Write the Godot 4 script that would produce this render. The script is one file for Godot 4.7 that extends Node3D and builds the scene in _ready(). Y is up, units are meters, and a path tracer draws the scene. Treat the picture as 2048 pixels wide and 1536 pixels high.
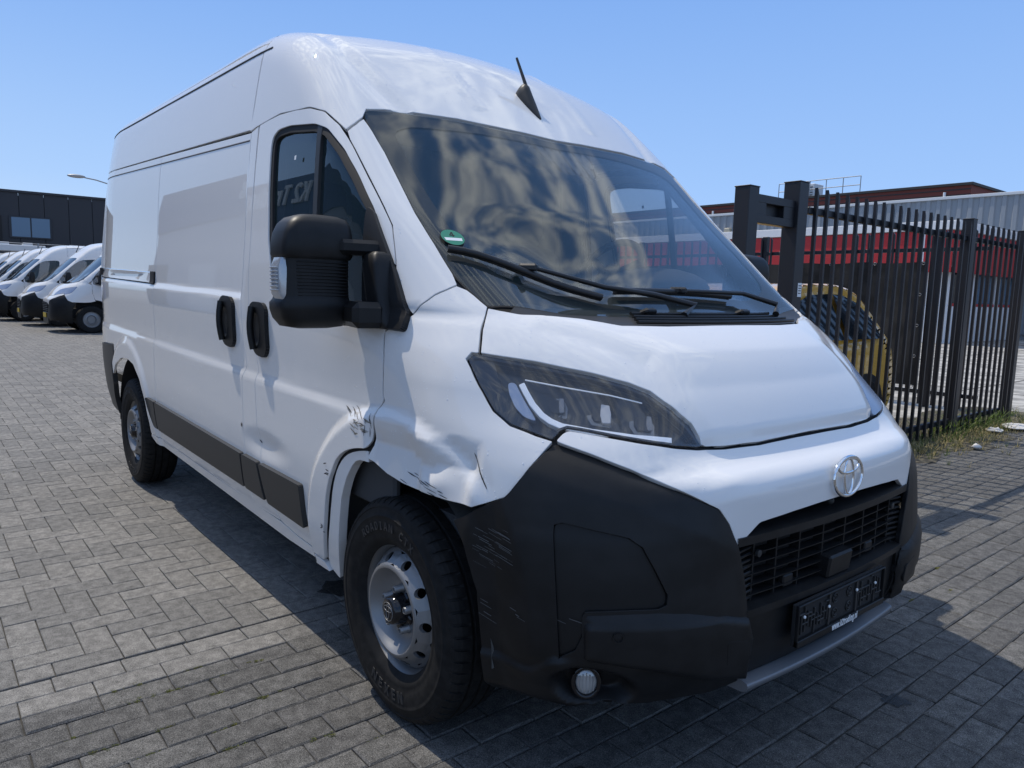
extends Node3D
# A damaged white panel van on a paved yard, other vans, a spiked fence and halls around it. x: towards the van's front, y: up, z: towards the van's right side.

const NL := 2048
var rng := RandomNumberGenerator.new()
var used := {}
var M := {}
var lut := {}


# ------------------------------------------------------------------ mesh builder
class MB:
	var v := PackedVector3Array()
	var n := PackedVector3Array()
	var uv := PackedVector2Array()

	func tri(a: Vector3, b: Vector3, c: Vector3, na: Vector3, nb: Vector3, nc: Vector3) -> void:
		if (c - a).cross(b - a).dot(na + nb + nc) < 0.0:
			v.append(a); v.append(c); v.append(b)
			n.append(na); n.append(nc); n.append(nb)
		else:
			v.append(a); v.append(b); v.append(c)
			n.append(na); n.append(nb); n.append(nc)

	func flat(a: Vector3, b: Vector3, c: Vector3, out: Vector3) -> void:
		var q := (c - a).cross(b - a).normalized()
		if q.dot(out) < 0.0:
			q = -q
		tri(a, b, c, q, q, q)

	func quad(a: Vector3, b: Vector3, c: Vector3, d: Vector3, out: Vector3) -> void:
		flat(a, b, c, out)
		flat(a, c, d, out)

	func box(size: Vector3, at := Vector3.ZERO, bas := Basis.IDENTITY, bev := 0.0) -> void:
		var h := size * 0.5
		var e := minf(bev, minf(h.x, minf(h.y, h.z)) * 0.95)
		var p := func(sx: float, sy: float, sz: float, ax: int) -> Vector3:
			var q := Vector3(sx * h.x, sy * h.y, sz * h.z)
			if ax != 0: q.x -= sx * e
			if ax != 1: q.y -= sy * e
			if ax != 2: q.z -= sz * e
			return at + bas * q
		for ax in 3:
			for s in [-1.0, 1.0]:
				var c := []
				for k in [[-1, -1], [1, -1], [1, 1], [-1, 1]]:
					var w := [0.0, 0.0, 0.0]
					w[ax] = s; w[(ax + 1) % 3] = k[0]; w[(ax + 2) % 3] = k[1]
					c.append((p as Callable).call(w[0], w[1], w[2], ax))
				var o := Vector3.ZERO
				o[ax] = s
				quad(c[0], c[1], c[2], c[3], bas * o)
		if e <= 0.0:
			return
		for ax in 3:   # the edges along each axis
			var b1 := (ax + 1) % 3
			var b2 := (ax + 2) % 3
			for s in [-1.0, 1.0]:
				for t in [-1.0, 1.0]:
					var w := [0.0, 0.0, 0.0]
					w[b1] = s; w[b2] = t
					w[ax] = -1.0
					var a1: Vector3 = p.call(w[0], w[1], w[2], b1)
					var a2: Vector3 = p.call(w[0], w[1], w[2], b2)
					w[ax] = 1.0
					var a3: Vector3 = p.call(w[0], w[1], w[2], b2)
					var a4: Vector3 = p.call(w[0], w[1], w[2], b1)
					var o := Vector3.ZERO
					o[b1] = s; o[b2] = t
					quad(a1, a2, a3, a4, bas * o)
		for sx in [-1.0, 1.0]:
			for sy in [-1.0, 1.0]:
				for sz in [-1.0, 1.0]:
					flat(p.call(sx, sy, sz, 0), p.call(sx, sy, sz, 1), p.call(sx, sy, sz, 2), bas * Vector3(sx, sy, sz))

	func tube(pts: Array, r: float, seg := 8, r2 := -1.0) -> void:
		var rings := []
		for i in pts.size():
			var a: Vector3 = pts[maxi(i - 1, 0)]
			var b: Vector3 = pts[mini(i + 1, pts.size() - 1)]
			var d := (b - a).normalized()
			var s := d.cross(Vector3.UP if absf(d.y) < 0.9 else Vector3.RIGHT).normalized()
			var t := s.cross(d)
			var rr := r if r2 < 0.0 else lerpf(r, r2, float(i) / maxf(1.0, pts.size() - 1.0))
			var ring := []
			for k in seg:
				var w := TAU * k / seg
				var o := s * cos(w) + t * sin(w)
				ring.append([pts[i] + o * rr, o])
			rings.append(ring)
		for i in rings.size() - 1:
			for k in seg:
				var a = rings[i][k]; var b = rings[i][(k + 1) % seg]; var c = rings[i + 1][(k + 1) % seg]; var d = rings[i + 1][k]
				tri(a[0], b[0], c[0], a[1], b[1], c[1])
				tri(a[0], c[0], d[0], a[1], c[1], d[1])
		for e in [0, rings.size() - 1]:
			var o: Vector3 = (pts[0] - pts[1]) if e == 0 else (pts[-1] - pts[-2])
			for k in range(1, seg - 1):
				flat(rings[e][0][0], rings[e][k][0], rings[e][k + 1][0], o)

	# profile: (radius, height along the axis); the outside lies to the left of its direction
	func lathe(prof: Array, seg: int, xf := Transform3D.IDENTITY, crease := 0.75) -> void:
		var m := prof.size()
		var sn := []
		for i in m - 1:
			var d: Vector2 = prof[i + 1] - prof[i]
			sn.append(Vector2(-d.y, d.x).normalized())
		for i in m - 1:
			var n0: Vector2 = sn[i]
			var n1: Vector2 = sn[i]
			if i > 0 and sn[i].dot(sn[i - 1]) > crease:
				n0 = (sn[i] + sn[i - 1]).normalized()
			if i < m - 2 and sn[i].dot(sn[i + 1]) > crease:
				n1 = (sn[i] + sn[i + 1]).normalized()
			for k in seg:
				var w0 := TAU * k / seg
				var w1 := TAU * (k + 1) / seg
				var f := func(p: Vector2, w: float) -> Vector3:
					return Vector3(p.x * cos(w), p.x * sin(w), p.y)
				var a: Vector3 = xf * (f as Callable).call(prof[i], w0)
				var b: Vector3 = xf * (f as Callable).call(prof[i], w1)
				var c: Vector3 = xf * (f as Callable).call(prof[i + 1], w1)
				var d: Vector3 = xf * (f as Callable).call(prof[i + 1], w0)
				var na: Vector3 = xf.basis * (f as Callable).call(n0, w0)
				var nb: Vector3 = xf.basis * (f as Callable).call(n0, w1)
				var nc: Vector3 = xf.basis * (f as Callable).call(n1, w1)
				var nd: Vector3 = xf.basis * (f as Callable).call(n1, w0)
				if prof[i].x > 1e-6:
					tri(a, b, c, na, nb, nc)
				if prof[i + 1].x > 1e-6:
					tri(a, c, d, na, nc, nd)

	# rings of equal length, each closed
	func loft(rings: Array, caps := true) -> void:
		var m: int = rings[0].size()
		var mid := Vector3.ZERO
		for r in rings:
			for q in r:
				mid += q
		mid /= m * rings.size()
		var nn := []
		for i in rings.size():
			var row := []
			var cen := Vector3.ZERO
			for q in rings[i]:
				cen += q
			cen /= m
			for k in m:
				var du: Vector3 = rings[i][(k + 1) % m] - rings[i][(k + m - 1) % m]
				var dv: Vector3 = rings[mini(i + 1, rings.size() - 1)][k] - rings[maxi(i - 1, 0)][k]
				var q := du.cross(dv).normalized()
				if q.dot(rings[i][k] - cen) < 0.0:
					q = -q
				row.append(q)
			nn.append(row)
		for i in rings.size() - 1:
			for k in m:
				var k2 := (k + 1) % m
				tri(rings[i][k], rings[i][k2], rings[i + 1][k2], nn[i][k], nn[i][k2], nn[i + 1][k2])
				tri(rings[i][k], rings[i + 1][k2], rings[i + 1][k], nn[i][k], nn[i + 1][k2], nn[i + 1][k])
		if caps:
			for e in [0, rings.size() - 1]:
				var cen := Vector3.ZERO
				for q in rings[e]:
					cen += q
				cen /= m
				for k in m:
					flat(cen, rings[e][k], rings[e][(k + 1) % m], cen - mid)

	# a flat polygon (x, y of xf) with thickness along xf's z
	func slab(poly: PackedVector2Array, depth: float, xf := Transform3D.IDENTITY, back := true) -> void:
		var idx := Geometry2D.triangulate_polygon(poly)
		for i in range(0, idx.size(), 3):
			var a := poly[idx[i]]; var b := poly[idx[i + 1]]; var c := poly[idx[i + 2]]
			flat(xf * Vector3(a.x, a.y, depth), xf * Vector3(b.x, b.y, depth), xf * Vector3(c.x, c.y, depth), xf.basis.z)
			if back:
				flat(xf * Vector3(a.x, a.y, 0), xf * Vector3(b.x, b.y, 0), xf * Vector3(c.x, c.y, 0), -xf.basis.z)
		var cw := -1.0 if Geometry2D.is_polygon_clockwise(poly) else 1.0
		for i in poly.size():
			var a := poly[i]
			var b := poly[(i + 1) % poly.size()]
			var o := Vector2(b.y - a.y, a.x - b.x) * cw
			quad(xf * Vector3(a.x, a.y, 0), xf * Vector3(b.x, b.y, 0), xf * Vector3(b.x, b.y, depth), xf * Vector3(a.x, a.y, depth), xf.basis * Vector3(o.x, o.y, 0))

	func blob(r: Vector3, at: Vector3, bas := Basis.IDENTITY, seg := 12, rows := 8) -> void:
		var rings := []
		for i in rows + 1:
			var th := PI * i / rows
			var ring := []
			for k in seg:
				var w := TAU * k / seg
				var o := Vector3(sin(th) * cos(w), cos(th), sin(th) * sin(w))
				ring.append([at + bas * (o * r), (bas * (o / r)).normalized()])
			rings.append(ring)
		for i in rows:
			for k in seg:
				var a = rings[i][k]; var b = rings[i][(k + 1) % seg]; var c = rings[i + 1][(k + 1) % seg]; var d = rings[i + 1][k]
				if i > 0: tri(a[0], b[0], c[0], a[1], b[1], c[1])
				if i < rows - 1: tri(a[0], c[0], d[0], a[1], c[1], d[1])

	func mirrored() -> MB:
		var o := MB.new()
		for i in range(0, v.size(), 3):
			for k in [0, 2, 1]:
				o.v.append(v[i + k] * Vector3(1, 1, -1))
				o.n.append(n[i + k] * Vector3(1, 1, -1))
		return o

	func add(o: MB) -> void:
		v.append_array(o.v)
		n.append_array(o.n)

	func mesh() -> ArrayMesh:
		var am := ArrayMesh.new()
		var a := []
		a.resize(Mesh.ARRAY_MAX)
		a[Mesh.ARRAY_VERTEX] = v
		a[Mesh.ARRAY_NORMAL] = n
		if uv.size() == v.size():
			a[Mesh.ARRAY_TEX_UV] = uv
		am.add_surface_from_arrays(Mesh.PRIMITIVE_TRIANGLES, a)
		return am


# ------------------------------------------------------------------ naming
func numbered(called: String) -> String:
	if not used.has(called):
		used[called] = 0
		return called
	used[called] += 1
	return "%s_%03d" % [called, used[called]]


func tag(o: Node3D, label: String, category: String, group := "", kind := "") -> Node3D:
	if label: o.set_meta("label", label)
	if category: o.set_meta("category", category)
	if group: o.set_meta("group", group)
	if kind: o.set_meta("kind", kind)
	return o


func thing(called: String, label: String, category: String, at := Vector3.ZERO, turn := 0.0, group := "") -> Node3D:
	var o := Node3D.new()
	o.name = numbered(called)
	add_child(o)
	o.position = at
	o.rotation.y = turn
	tag(o, label, category, group)
	return o


func part(called: String, m, mat: Material, parent: Node = null, at := Vector3.ZERO) -> MeshInstance3D:
	var o := MeshInstance3D.new()
	o.mesh = m.mesh() if m is MB else m
	if parent == null:
		o.name = numbered(called)
		add_child(o)
	else:
		var nm := called
		var k := 0
		while parent.has_node(NodePath(nm)):
			k += 1
			nm = "%s_%03d" % [called, k]
		o.name = nm
		parent.add_child(o, true)
	o.material_override = mat
	o.position = at
	return o


func struct(called: String, m, mat: Material) -> MeshInstance3D:
	var o := part(called, m, mat)
	o.set_meta("kind", "structure")
	return o


func copy_of(root: Node3D, at: Vector3, turn: float, label: String) -> Node3D:
	var r: Node3D = root.duplicate()
	r.name = numbered(String(root.name).rstrip("0123456789").trim_suffix("_"))
	add_child(r)
	r.position = at
	r.rotation.y = turn
	r.set_meta("label", label)
	return r


# ------------------------------------------------------------------ materials
func mat(called: String, c: Color, rough := 0.6, metal := 0.0) -> StandardMaterial3D:
	var m := StandardMaterial3D.new()
	m.resource_name = called
	m.albedo_color = c.linear_to_srgb()
	m.roughness = rough
	m.metallic = metal
	M[called] = m
	return m


func pane(called: String, c: Color, alpha: float) -> StandardMaterial3D:
	var m := mat(called, c, 0.02)
	m.transparency = BaseMaterial3D.TRANSPARENCY_ALPHA
	m.albedo_color.a = alpha
	m.roughness = 0.0
	return m


func noise_tex(seed_: int, freq: float, c0: Color, c1: Color, size := 512, oct := 4) -> ImageTexture:
	var nz := FastNoiseLite.new()
	nz.seed = seed_
	nz.frequency = freq
	nz.fractal_octaves = oct
	var im := nz.get_seamless_image(size, size)
	var out := Image.create(size, size, false, Image.FORMAT_RGB8)
	for y in size:
		for x in size:
			var t := im.get_pixel(x, y).r
			out.set_pixel(x, y, c0.lerp(c1, smoothstep(0.2, 0.8, t)))
	return ImageTexture.create_from_image(out)


func speckle_tex(seed_: int, base: float, spread: float, light: float, size := 512) -> Array:
	# fine stone chips: a colour factor picture and a height picture
	var r := RandomNumberGenerator.new()
	r.seed = seed_
	var nz := FastNoiseLite.new()
	nz.seed = seed_
	nz.frequency = 0.02
	nz.fractal_octaves = 3
	var soft := nz.get_seamless_image(size, size)
	var im := Image.create(size, size, false, Image.FORMAT_RGB8)
	var hm := Image.create(size, size, false, Image.FORMAT_L8)
	for y in size:
		for x in size:
			var t := base + (r.randf() - 0.5) * spread + (soft.get_pixel(x, y).r - 0.5) * 0.22
			im.set_pixel(x, y, Color(t, t * 0.995, t * 0.985))
			hm.set_pixel(x, y, Color(0.4 + r.randf() * 0.2, 0, 0))
	for k in int(size * size * 0.016):
		var x := r.randi_range(0, size - 1)
		var y := r.randi_range(0, size - 1)
		var t := clampf(base + light * r.randf_range(0.4, 1.0), 0, 1) if r.randf() < 0.55 else base * r.randf_range(0.3, 0.7)
		var h := r.randf_range(0.6, 1.0)
		for d in [[0, 0], [1, 0], [0, 1], [1, 1]]:
			if r.randf() < 0.75:
				im.set_pixel((x + d[0]) % size, (y + d[1]) % size, Color(t, t, t * 0.98))
				hm.set_pixel((x + d[0]) % size, (y + d[1]) % size, Color(h, 0, 0))
	return [ImageTexture.create_from_image(im), ImageTexture.create_from_image(hm)]


func triplanar(m: StandardMaterial3D, tex: Texture2D, scale: float, height: Texture2D = null, depth := 0.2) -> void:
	m.albedo_texture = tex
	m.uv1_triplanar = true
	m.uv1_world_triplanar = true
	m.uv1_scale = Vector3.ONE * scale
	if height:
		m.heightmap_enabled = true
		m.heightmap_texture = height
		m.heightmap_scale = depth


func make_materials() -> void:
	var w := mat("white_paint", Color(0.765, 0.752, 0.730), 0.6)
	w.metallic_specular = 0.05
	w.clearcoat_enabled = true
	w.clearcoat = 1.0
	w.clearcoat_roughness = 0.008
	mat("black_plastic", Color(0.013, 0.013, 0.0135), 0.46)
	M.black_plastic.metallic_specular = 0.38
	triplanar(M.black_plastic, noise_tex(4, 0.02, Color(0.82, 0.82, 0.82), Color(1, 1, 1), 256), 2.0)
	M.black_plastic.uv1_world_triplanar = false
	mat("grey_trim", Color(0.034, 0.034, 0.034), 0.45)
	M.grey_trim.metallic_specular = 0.4
	mat("seam_grey", Color(0.12, 0.12, 0.125), 0.6)
	mat("dull_black", Color(0.012, 0.012, 0.013), 0.75)
	mat("gloss_black", Color(0.008, 0.008, 0.010), 0.08)
	mat("rubber", Color(0.016, 0.016, 0.0165), 0.7)
	M.rubber.metallic_specular = 0.35
	triplanar(M.rubber, noise_tex(8, 0.03, Color(0.7, 0.7, 0.7), Color(1, 0.98, 0.95), 256), 3.0)
	M.rubber.uv1_world_triplanar = false
	mat("rubber_letter", Color(0.026, 0.026, 0.027), 0.6)
	mat("rim_silver", Color(0.23, 0.233, 0.236), 0.42, 0.55)
	mat("chrome", Color(0.80, 0.81, 0.82), 0.06, 1.0)
	mat("skid_silver", Color(0.20, 0.21, 0.225), 0.42, 0.35)
	mat("wiper_black", Color(0.010, 0.010, 0.011), 0.4)
	mat("scratch_grey", Color(0.10, 0.10, 0.10), 0.9)
	mat("scratch_dark", Color(0.035, 0.032, 0.03), 0.9)
	mat("scratch_tan", Color(0.27, 0.25, 0.21), 0.9)
	mat("cabin_grey", Color(0.055, 0.057, 0.06), 0.8)
	mat("seat_cloth", Color(0.04, 0.04, 0.045), 0.95)
	mat("liner", Color(0.10, 0.098, 0.092), 0.95)
	pane("windscreen_glass", Color(0.03, 0.06, 0.06), 0.22)
	pane("inner_glass", Color(0.03, 0.06, 0.06), 0.05)
	pane("side_glass", Color(0.02, 0.04, 0.045), 0.5)
	pane("lens", Color(0.9, 0.92, 0.95), 0.04)
	mat("lamp_bowl", Color(0.022, 0.023, 0.026), 0.22, 0.2)
	mat("lamp_facet", Color(0.17, 0.175, 0.185), 0.22, 0.5)
	mat("lamp_facet_bright", Color(0.40, 0.41, 0.43), 0.2, 0.5)
	mat("lamp_mirror", Color(0.65, 0.67, 0.70), 0.12, 0.9)
	mat("light_guide", Color(0.88, 0.89, 0.90), 0.3)
	mat("lamp_blue", Color(0.30, 0.35, 0.45), 0.2, 0.3)
	mat("fog_glass", Color(0.42, 0.43, 0.43), 0.14, 0.35)
	mat("indicator", Color(0.45, 0.46, 0.47), 0.12, 0.4)
	mat("amber", Color(0.35, 0.06, 0.02), 0.3)
	mat("paper_white", Color(0.78, 0.79, 0.78), 0.7)
	mat("badge_green", Color(0.02, 0.22, 0.13), 0.5)
	mat("fence_black", Color(0.012, 0.013, 0.017), 0.42)
	mat("cloth_black", Color(0.028, 0.027, 0.026), 0.95)
	triplanar(M.cloth_black, noise_tex(31, 0.012, Color(0.55, 0.55, 0.55), Color(1, 1, 1), 512), 0.35)
	mat("yellow_paint", Color(0.78, 0.43, 0.06), 0.3)
	M.yellow_paint.clearcoat_enabled = true
	M.yellow_paint.clearcoat = 1.0
	M.yellow_paint.clearcoat_roughness = 0.03
	mat("dark_paint", Color(0.02, 0.021, 0.024), 0.25)
	mat("dark_glass", Color(0.012, 0.016, 0.02), 0.04)
	mat("tail_red", Color(0.35, 0.01, 0.01), 0.2)
	mat("hall_dark", Color(0.022, 0.024, 0.030), 0.6)
	mat("hall_frame", Color(0.01, 0.014, 0.022), 0.4)
	mat("hall_glass", Color(0.10, 0.17, 0.25), 0.03)
	mat("unit_white", Color(0.62, 0.63, 0.63), 0.6)
	mat("galvanised", Color(0.30, 0.31, 0.32), 0.5, 0.5)
	mat("red_panel", Color(0.42, 0.020, 0.022), 0.5)
	mat("white_panel", Color(0.74, 0.74, 0.74), 0.55)
	mat("grey_cladding", Color(0.27, 0.29, 0.31), 0.5)
	mat("brick_red", Color(0.16, 0.040, 0.028), 0.85)
	mat("brick_edge", Color(0.03, 0.03, 0.03), 0.7)
	mat("sign_yellow", Color(0.50, 0.36, 0.02), 0.6)
	mat("blue_paint", Color(0.03, 0.06, 0.16), 0.5)
	mat("opposite_grey", Color(0.36, 0.38, 0.42), 0.7)
	mat("moss", Color(0.24, 0.23, 0.05), 0.95)
	mat("dry_grass", Color(0.33, 0.27, 0.12), 0.95)
	mat("weed_green", Color(0.085, 0.105, 0.035), 0.9)
	M.weed_green.backlight_enabled = true
	M.weed_green.backlight = Color(0.3, 0.4, 0.1)
	mat("oil", Color(0.02, 0.02, 0.02, 1.0), 0.5)
	M.oil.transparency = BaseMaterial3D.TRANSPARENCY_ALPHA
	M.oil.albedo_color.a = 0.6
	mat("litter", Color(0.6, 0.58, 0.55), 0.8)
	mat("lamp_beige", Color(0.45, 0.40, 0.30), 0.6)
	mat("water", Color(0.85, 0.87, 0.9), 0.05)
	var sp := speckle_tex(11, 0.70, 0.44, 0.30)
	var tones := [Color(0.250, 0.241, 0.226), Color(0.239, 0.230, 0.216), Color(0.261, 0.251, 0.235), Color(0.205, 0.199, 0.189)]
	for k in 4:
		mat("paver_light_%d" % k, tones[k] * 1.60, 0.88)
		triplanar(M["paver_light_%d" % k], sp[0], 1.7, sp[1], 0.2)
	var sp2 := speckle_tex(12, 0.60, 0.56, 0.40)
	var tones2 := [Color(0.152, 0.148, 0.141), Color(0.138, 0.134, 0.129), Color(0.166, 0.161, 0.152), Color(0.128, 0.124, 0.118)]
	for k in 4:
		mat("paver_dark_%d" % k, tones2[k] * 2.15, 0.92)
		triplanar(M["paver_dark_%d" % k], sp2[0], 1.6, sp2[1], 0.5)
	mat("sand", Color(0.16, 0.15, 0.13), 1.0)
	triplanar(M.sand, sp2[0], 2.0)
	mat("far_paving", Color(0.44, 0.43, 0.41), 0.95)
	triplanar(M.far_paving, sp[0], 1.0)
	mat("concrete", Color(0.46, 0.44, 0.40), 0.9)
	triplanar(M.concrete, noise_tex(21, 0.01, Color(0.75, 0.75, 0.75), Color(1, 1, 1), 512, 5), 0.3)
	mat("dirt", Color(0.15, 0.14, 0.115), 1.0)
	triplanar(M.dirt, noise_tex(22, 0.03, Color(0.5, 0.5, 0.5), Color(1, 0.97, 0.88), 512, 5), 0.9, sp2[1], 0.6)


# ------------------------------------------------------------------ the van's body as a surface: D(p) is the distance to it, negative inside
const GY := [0.2,0.26,0.34,0.42,0.52,0.6,0.7,0.76,0.8,0.85,0.885,0.905,0.925,0.95,1.0,1.1,1.19,1.26,1.3,1.65,2.03,2.6]
const GX := [0.78,0.84,0.89,0.905,0.91,0.905,0.9,0.9,0.9,0.9,0.89,0.868,0.82,0.79,0.757,0.685,0.6,0.46,0.31,-0.08,-0.475,-1.05]
const G2X := [0.78,0.84,0.89,0.905,0.91,0.905,0.9,0.895,0.885,0.868,0.852,0.842,0.832,0.818,0.785,0.675,0.555,0.445,0.375,-0.08,-0.475,-1.05]
const BY := [0.3,0.9,0.96,1.2,1.3,2.03]
const BV := [0.11,0.11,0.13,0.14,0.14,0.15]
const TY := [0.2,0.35,0.5,0.75,1.05,1.35,1.68,1.97,2.12,2.38,2.6]
const TZ := [0.94,0.975,1.005,1.022,1.022,1.012,0.985,0.95,0.927,0.875,0.82]
const HX := [-4.6,-2.0,-1.6,-1.3,-1.05,-0.85,-0.66,-0.47,-0.2]
const HY := [2.465,2.465,2.468,2.46,2.42,2.335,2.2,2.045,1.83]
const KY := [0.2,0.75,1.0,1.2,1.65,2.1]
const KV := [0.3,0.36,0.36,0.32,0.12,0.12]
const FY := [0.3,0.55,0.65,0.82,0.93,1.05,1.16,1.3,1.6]
const FV := [0.3,0.3,0.33,0.45,0.5,0.85,1.1,0.6,0.3]
const LUT_LO := 0.0
const LUT_HI := 2.9
var tG: PackedFloat32Array
var tG2: PackedFloat32Array
var tGd: PackedFloat32Array
var tG2d: PackedFloat32Array
var tB: PackedFloat32Array
var tT: PackedFloat32Array
var tK: PackedFloat32Array
var tF: PackedFloat32Array
var tH: PackedFloat32Array
var tHd: PackedFloat32Array


func pchip(x: float, xs: Array, ys: Array) -> float:
	var m := xs.size()
	var h := []
	var d := []
	for i in m - 1:
		h.append(xs[i + 1] - xs[i])
		d.append((ys[i + 1] - ys[i]) / h[i])
	var s := []
	for i in m:
		if i == 0: s.append(d[0])
		elif i == m - 1: s.append(d[m - 2])
		elif d[i - 1] * d[i] <= 0.0: s.append(0.0)
		else: s.append(2.0 * d[i - 1] * d[i] / (d[i - 1] + d[i]))
	if x <= xs[0]: return ys[0] + (x - xs[0]) * s[0]
	if x >= xs[m - 1]: return ys[m - 1] + (x - xs[m - 1]) * s[m - 1]
	var i := 0
	while x > xs[i + 1]: i += 1
	var t: float = (x - xs[i]) / h[i]
	return (2 * t * t * t - 3 * t * t + 1) * ys[i] + (t * t * t - 2 * t * t + t) * h[i] * s[i] + (-2 * t * t * t + 3 * t * t) * ys[i + 1] + (t * t * t - t * t) * h[i] * s[i + 1]


func table(xs: Array, ys: Array, lo: float, hi: float, slope := false) -> PackedFloat32Array:
	var o := PackedFloat32Array()
	for i in NL:
		var x := lo + (hi - lo) * i / (NL - 1.0)
		o.append((pchip(x + 0.01, xs, ys) - pchip(x - 0.01, xs, ys)) / 0.02 if slope else pchip(x, xs, ys))
	return o


func make_tables() -> void:
	tG = table(GY, GX, LUT_LO, LUT_HI)
	tG2 = table(GY, G2X, LUT_LO, LUT_HI)
	tGd = table(GY, GX, LUT_LO, LUT_HI, true)
	tG2d = table(GY, G2X, LUT_LO, LUT_HI, true)
	tB = table(BY, BV, LUT_LO, LUT_HI)
	tT = table(TY, TZ, LUT_LO, LUT_HI)
	tK = table(KY, KV, LUT_LO, LUT_HI)
	tF = table(FY, FV, LUT_LO, LUT_HI)
	tH = table(HX, HY, -5.0, 1.5)
	tHd = table(HX, HY, -5.0, 1.5, true)


func at_y(t: PackedFloat32Array, y: float) -> float:
	var f := clampf((y - LUT_LO) * ((NL - 1) / (LUT_HI - LUT_LO)), 0.0, NL - 1.001)
	var i := int(f)
	return t[i] + (t[i + 1] - t[i]) * (f - i)


func at_x(t: PackedFloat32Array, x: float) -> float:
	var f := clampf((x + 5.0) * ((NL - 1) / 6.5), 0.0, NL - 1.001)
	var i := int(f)
	return t[i] + (t[i + 1] - t[i]) * (f - i)


func smax(a: float, b: float, k: float) -> float:
	var h := maxf(k - absf(a - b), 0.0)
	return maxf(a, b) + h * h / (4.0 * k)


const DENT := [Vector3(-0.093,0.874,1.022),Vector3(0.047,0.885,1.022),Vector3(0.211,0.884,1.022),Vector3(0.322,0.889,1.014),Vector3(0.431,0.889,0.987)]
var dented := true
var plain_sides := false


func feature(x: float, y: float, yb: float, right: bool) -> float:
	# pressings of the side: window recess, swage lines, wheel arch flares and the dent
	var w := 0.0
	if x < -1.0:
		var m := smoothstep(-4.34, -4.30, x) * (1.0 - smoothstep(-1.275, -1.255, x))
		w -= 0.014 * smoothstep(1.258, 1.298, yb) * (1.0 - smoothstep(-0.50, -0.035, y - mid_y(x))) * m
	w -= 0.010 * smoothstep(0.930, 0.975, yb) * (1.0 - smoothstep(1.0, 1.26, yb)) * (1.0 - smoothstep(-0.2, 0.25, x))
	if x > -1.0 and x < 0.8 and y < 1.3:
		var r := Vector2(x + 0.02 - 0.05, (y - 0.36) * 1.02).length()
		w += 0.021 * (1.0 - smoothstep(0.612, 0.662, r)) * (1.0 - smoothstep(0.40, 0.50, x))
		if right and dented and y < 1.05 and y > 0.6:
			# the crumpled edge: a valley along the crease, the metal below folded outwards
			var a := Vector2(DENT[0].x, DENT[0].y)
			var b := Vector2(DENT[4].x, DENT[4].y)
			var d := b - a
			var s := (Vector2(x, y) - a).dot(d) / d.length_squared()
			var t := (Vector2(x, y) - a).cross(d.normalized()) * -1.0
			var bend := 0.012 * sin(s * 7.0) + 0.008 * sin(s * 17.0 + 1.0)
			t -= bend
			var win := smoothstep(-0.04, 0.06, s) * (1.0 - smoothstep(0.90, 1.0, s))
			var v := maxf(0.0, 1.0 - t / 0.075) if t > 0.0 else maxf(0.0, 1.0 + t / 0.15)
			w -= 0.026 * v * win
			var s2 := smoothstep(0.52, 0.60, s) * (1.0 - smoothstep(0.64, 0.95, s))
			w += 0.014 * s2 * (1.0 - smoothstep(0.0, 0.06, absf(t + 0.05)))
	elif x < -2.6 and y < 1.3:
		var r := Vector2(x + 3.40, (y - 0.38) * 1.0).length()
		w += 0.015 * (1.0 - smoothstep(0.56, 0.62, r)) * (1.0 - smoothstep(-3.95, -3.85, -x - 7.8)) if x > -3.9 else 0.0
	if right and dented and x > -1.35 and x < -0.3 and y > 0.5 and y < 0.9:
		var q := Vector2((x + 1.0) / 0.30, (y - 0.70) / 0.075).length()   # the long soft dent across the door's foot
		w -= 0.012 * (1.0 - smoothstep(0.0, 1.0, q))
	return w


func D(p: Vector3) -> float:
	var x := p.x
	var z := absf(p.z)
	var y := p.y + 0.02 * x
	var w := at_y(tT, y)
	if x < -3.9:
		var q := (-3.9 - x) / 0.55
		w -= 0.05 * q * q
	elif x > 0.22:
		w -= at_y(tF, y) * (x - 0.22) * (x - 0.22)
	if x > -0.55:
		var ax := smoothstep(1.1, 1.7, y)
		w -= ax * 0.12 * pow(x + 0.55, 1.5)
	if not plain_sides and z > 0.6:
		w += feature(x, p.y, y, p.z > 0.0)
	var ds := z - w
	var d := ds
	if x > -1.9 or y > 2.0:
		var s := smoothstep(0.45, 0.85, z)
		var g := lerpf(at_y(tG, y), at_y(tG2, y), s)
		var gp := lerpf(at_y(tGd, y), at_y(tG2d, y), s)
		var df := (x - g + at_y(tB, y) * z * z) / sqrt(1.0 + gp * gp)
		var hx := at_x(tHd, x)
		var dr := (y - at_x(tH, x) + (0.09 + 0.045 * clampf((x + 1.35) / 0.4, 0.0, 1.0)) * z * z) / sqrt(1.0 + hx * hx)
		d = smax(smax(df, dr, 0.05), ds, at_y(tK, y))
	if x < -4.2:
		d = smax(d, -4.465 - x, 0.08)
	return d


func grad(p: Vector3) -> Vector3:
	var e := 0.004
	var d0 := D(p)
	return Vector3(D(p + Vector3(e, 0, 0)) - d0, D(p + Vector3(0, e, 0)) - d0, D(p + Vector3(0, 0, e)) - d0).normalized()


func hit(from: Vector3, dir: Vector3) -> Vector3:
	var p := from
	for k in 70:
		var d := D(p)
		if absf(d) < 3e-5: break
		p += dir * clampf(d * 0.9, -0.1, 0.4)
	return p


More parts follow.
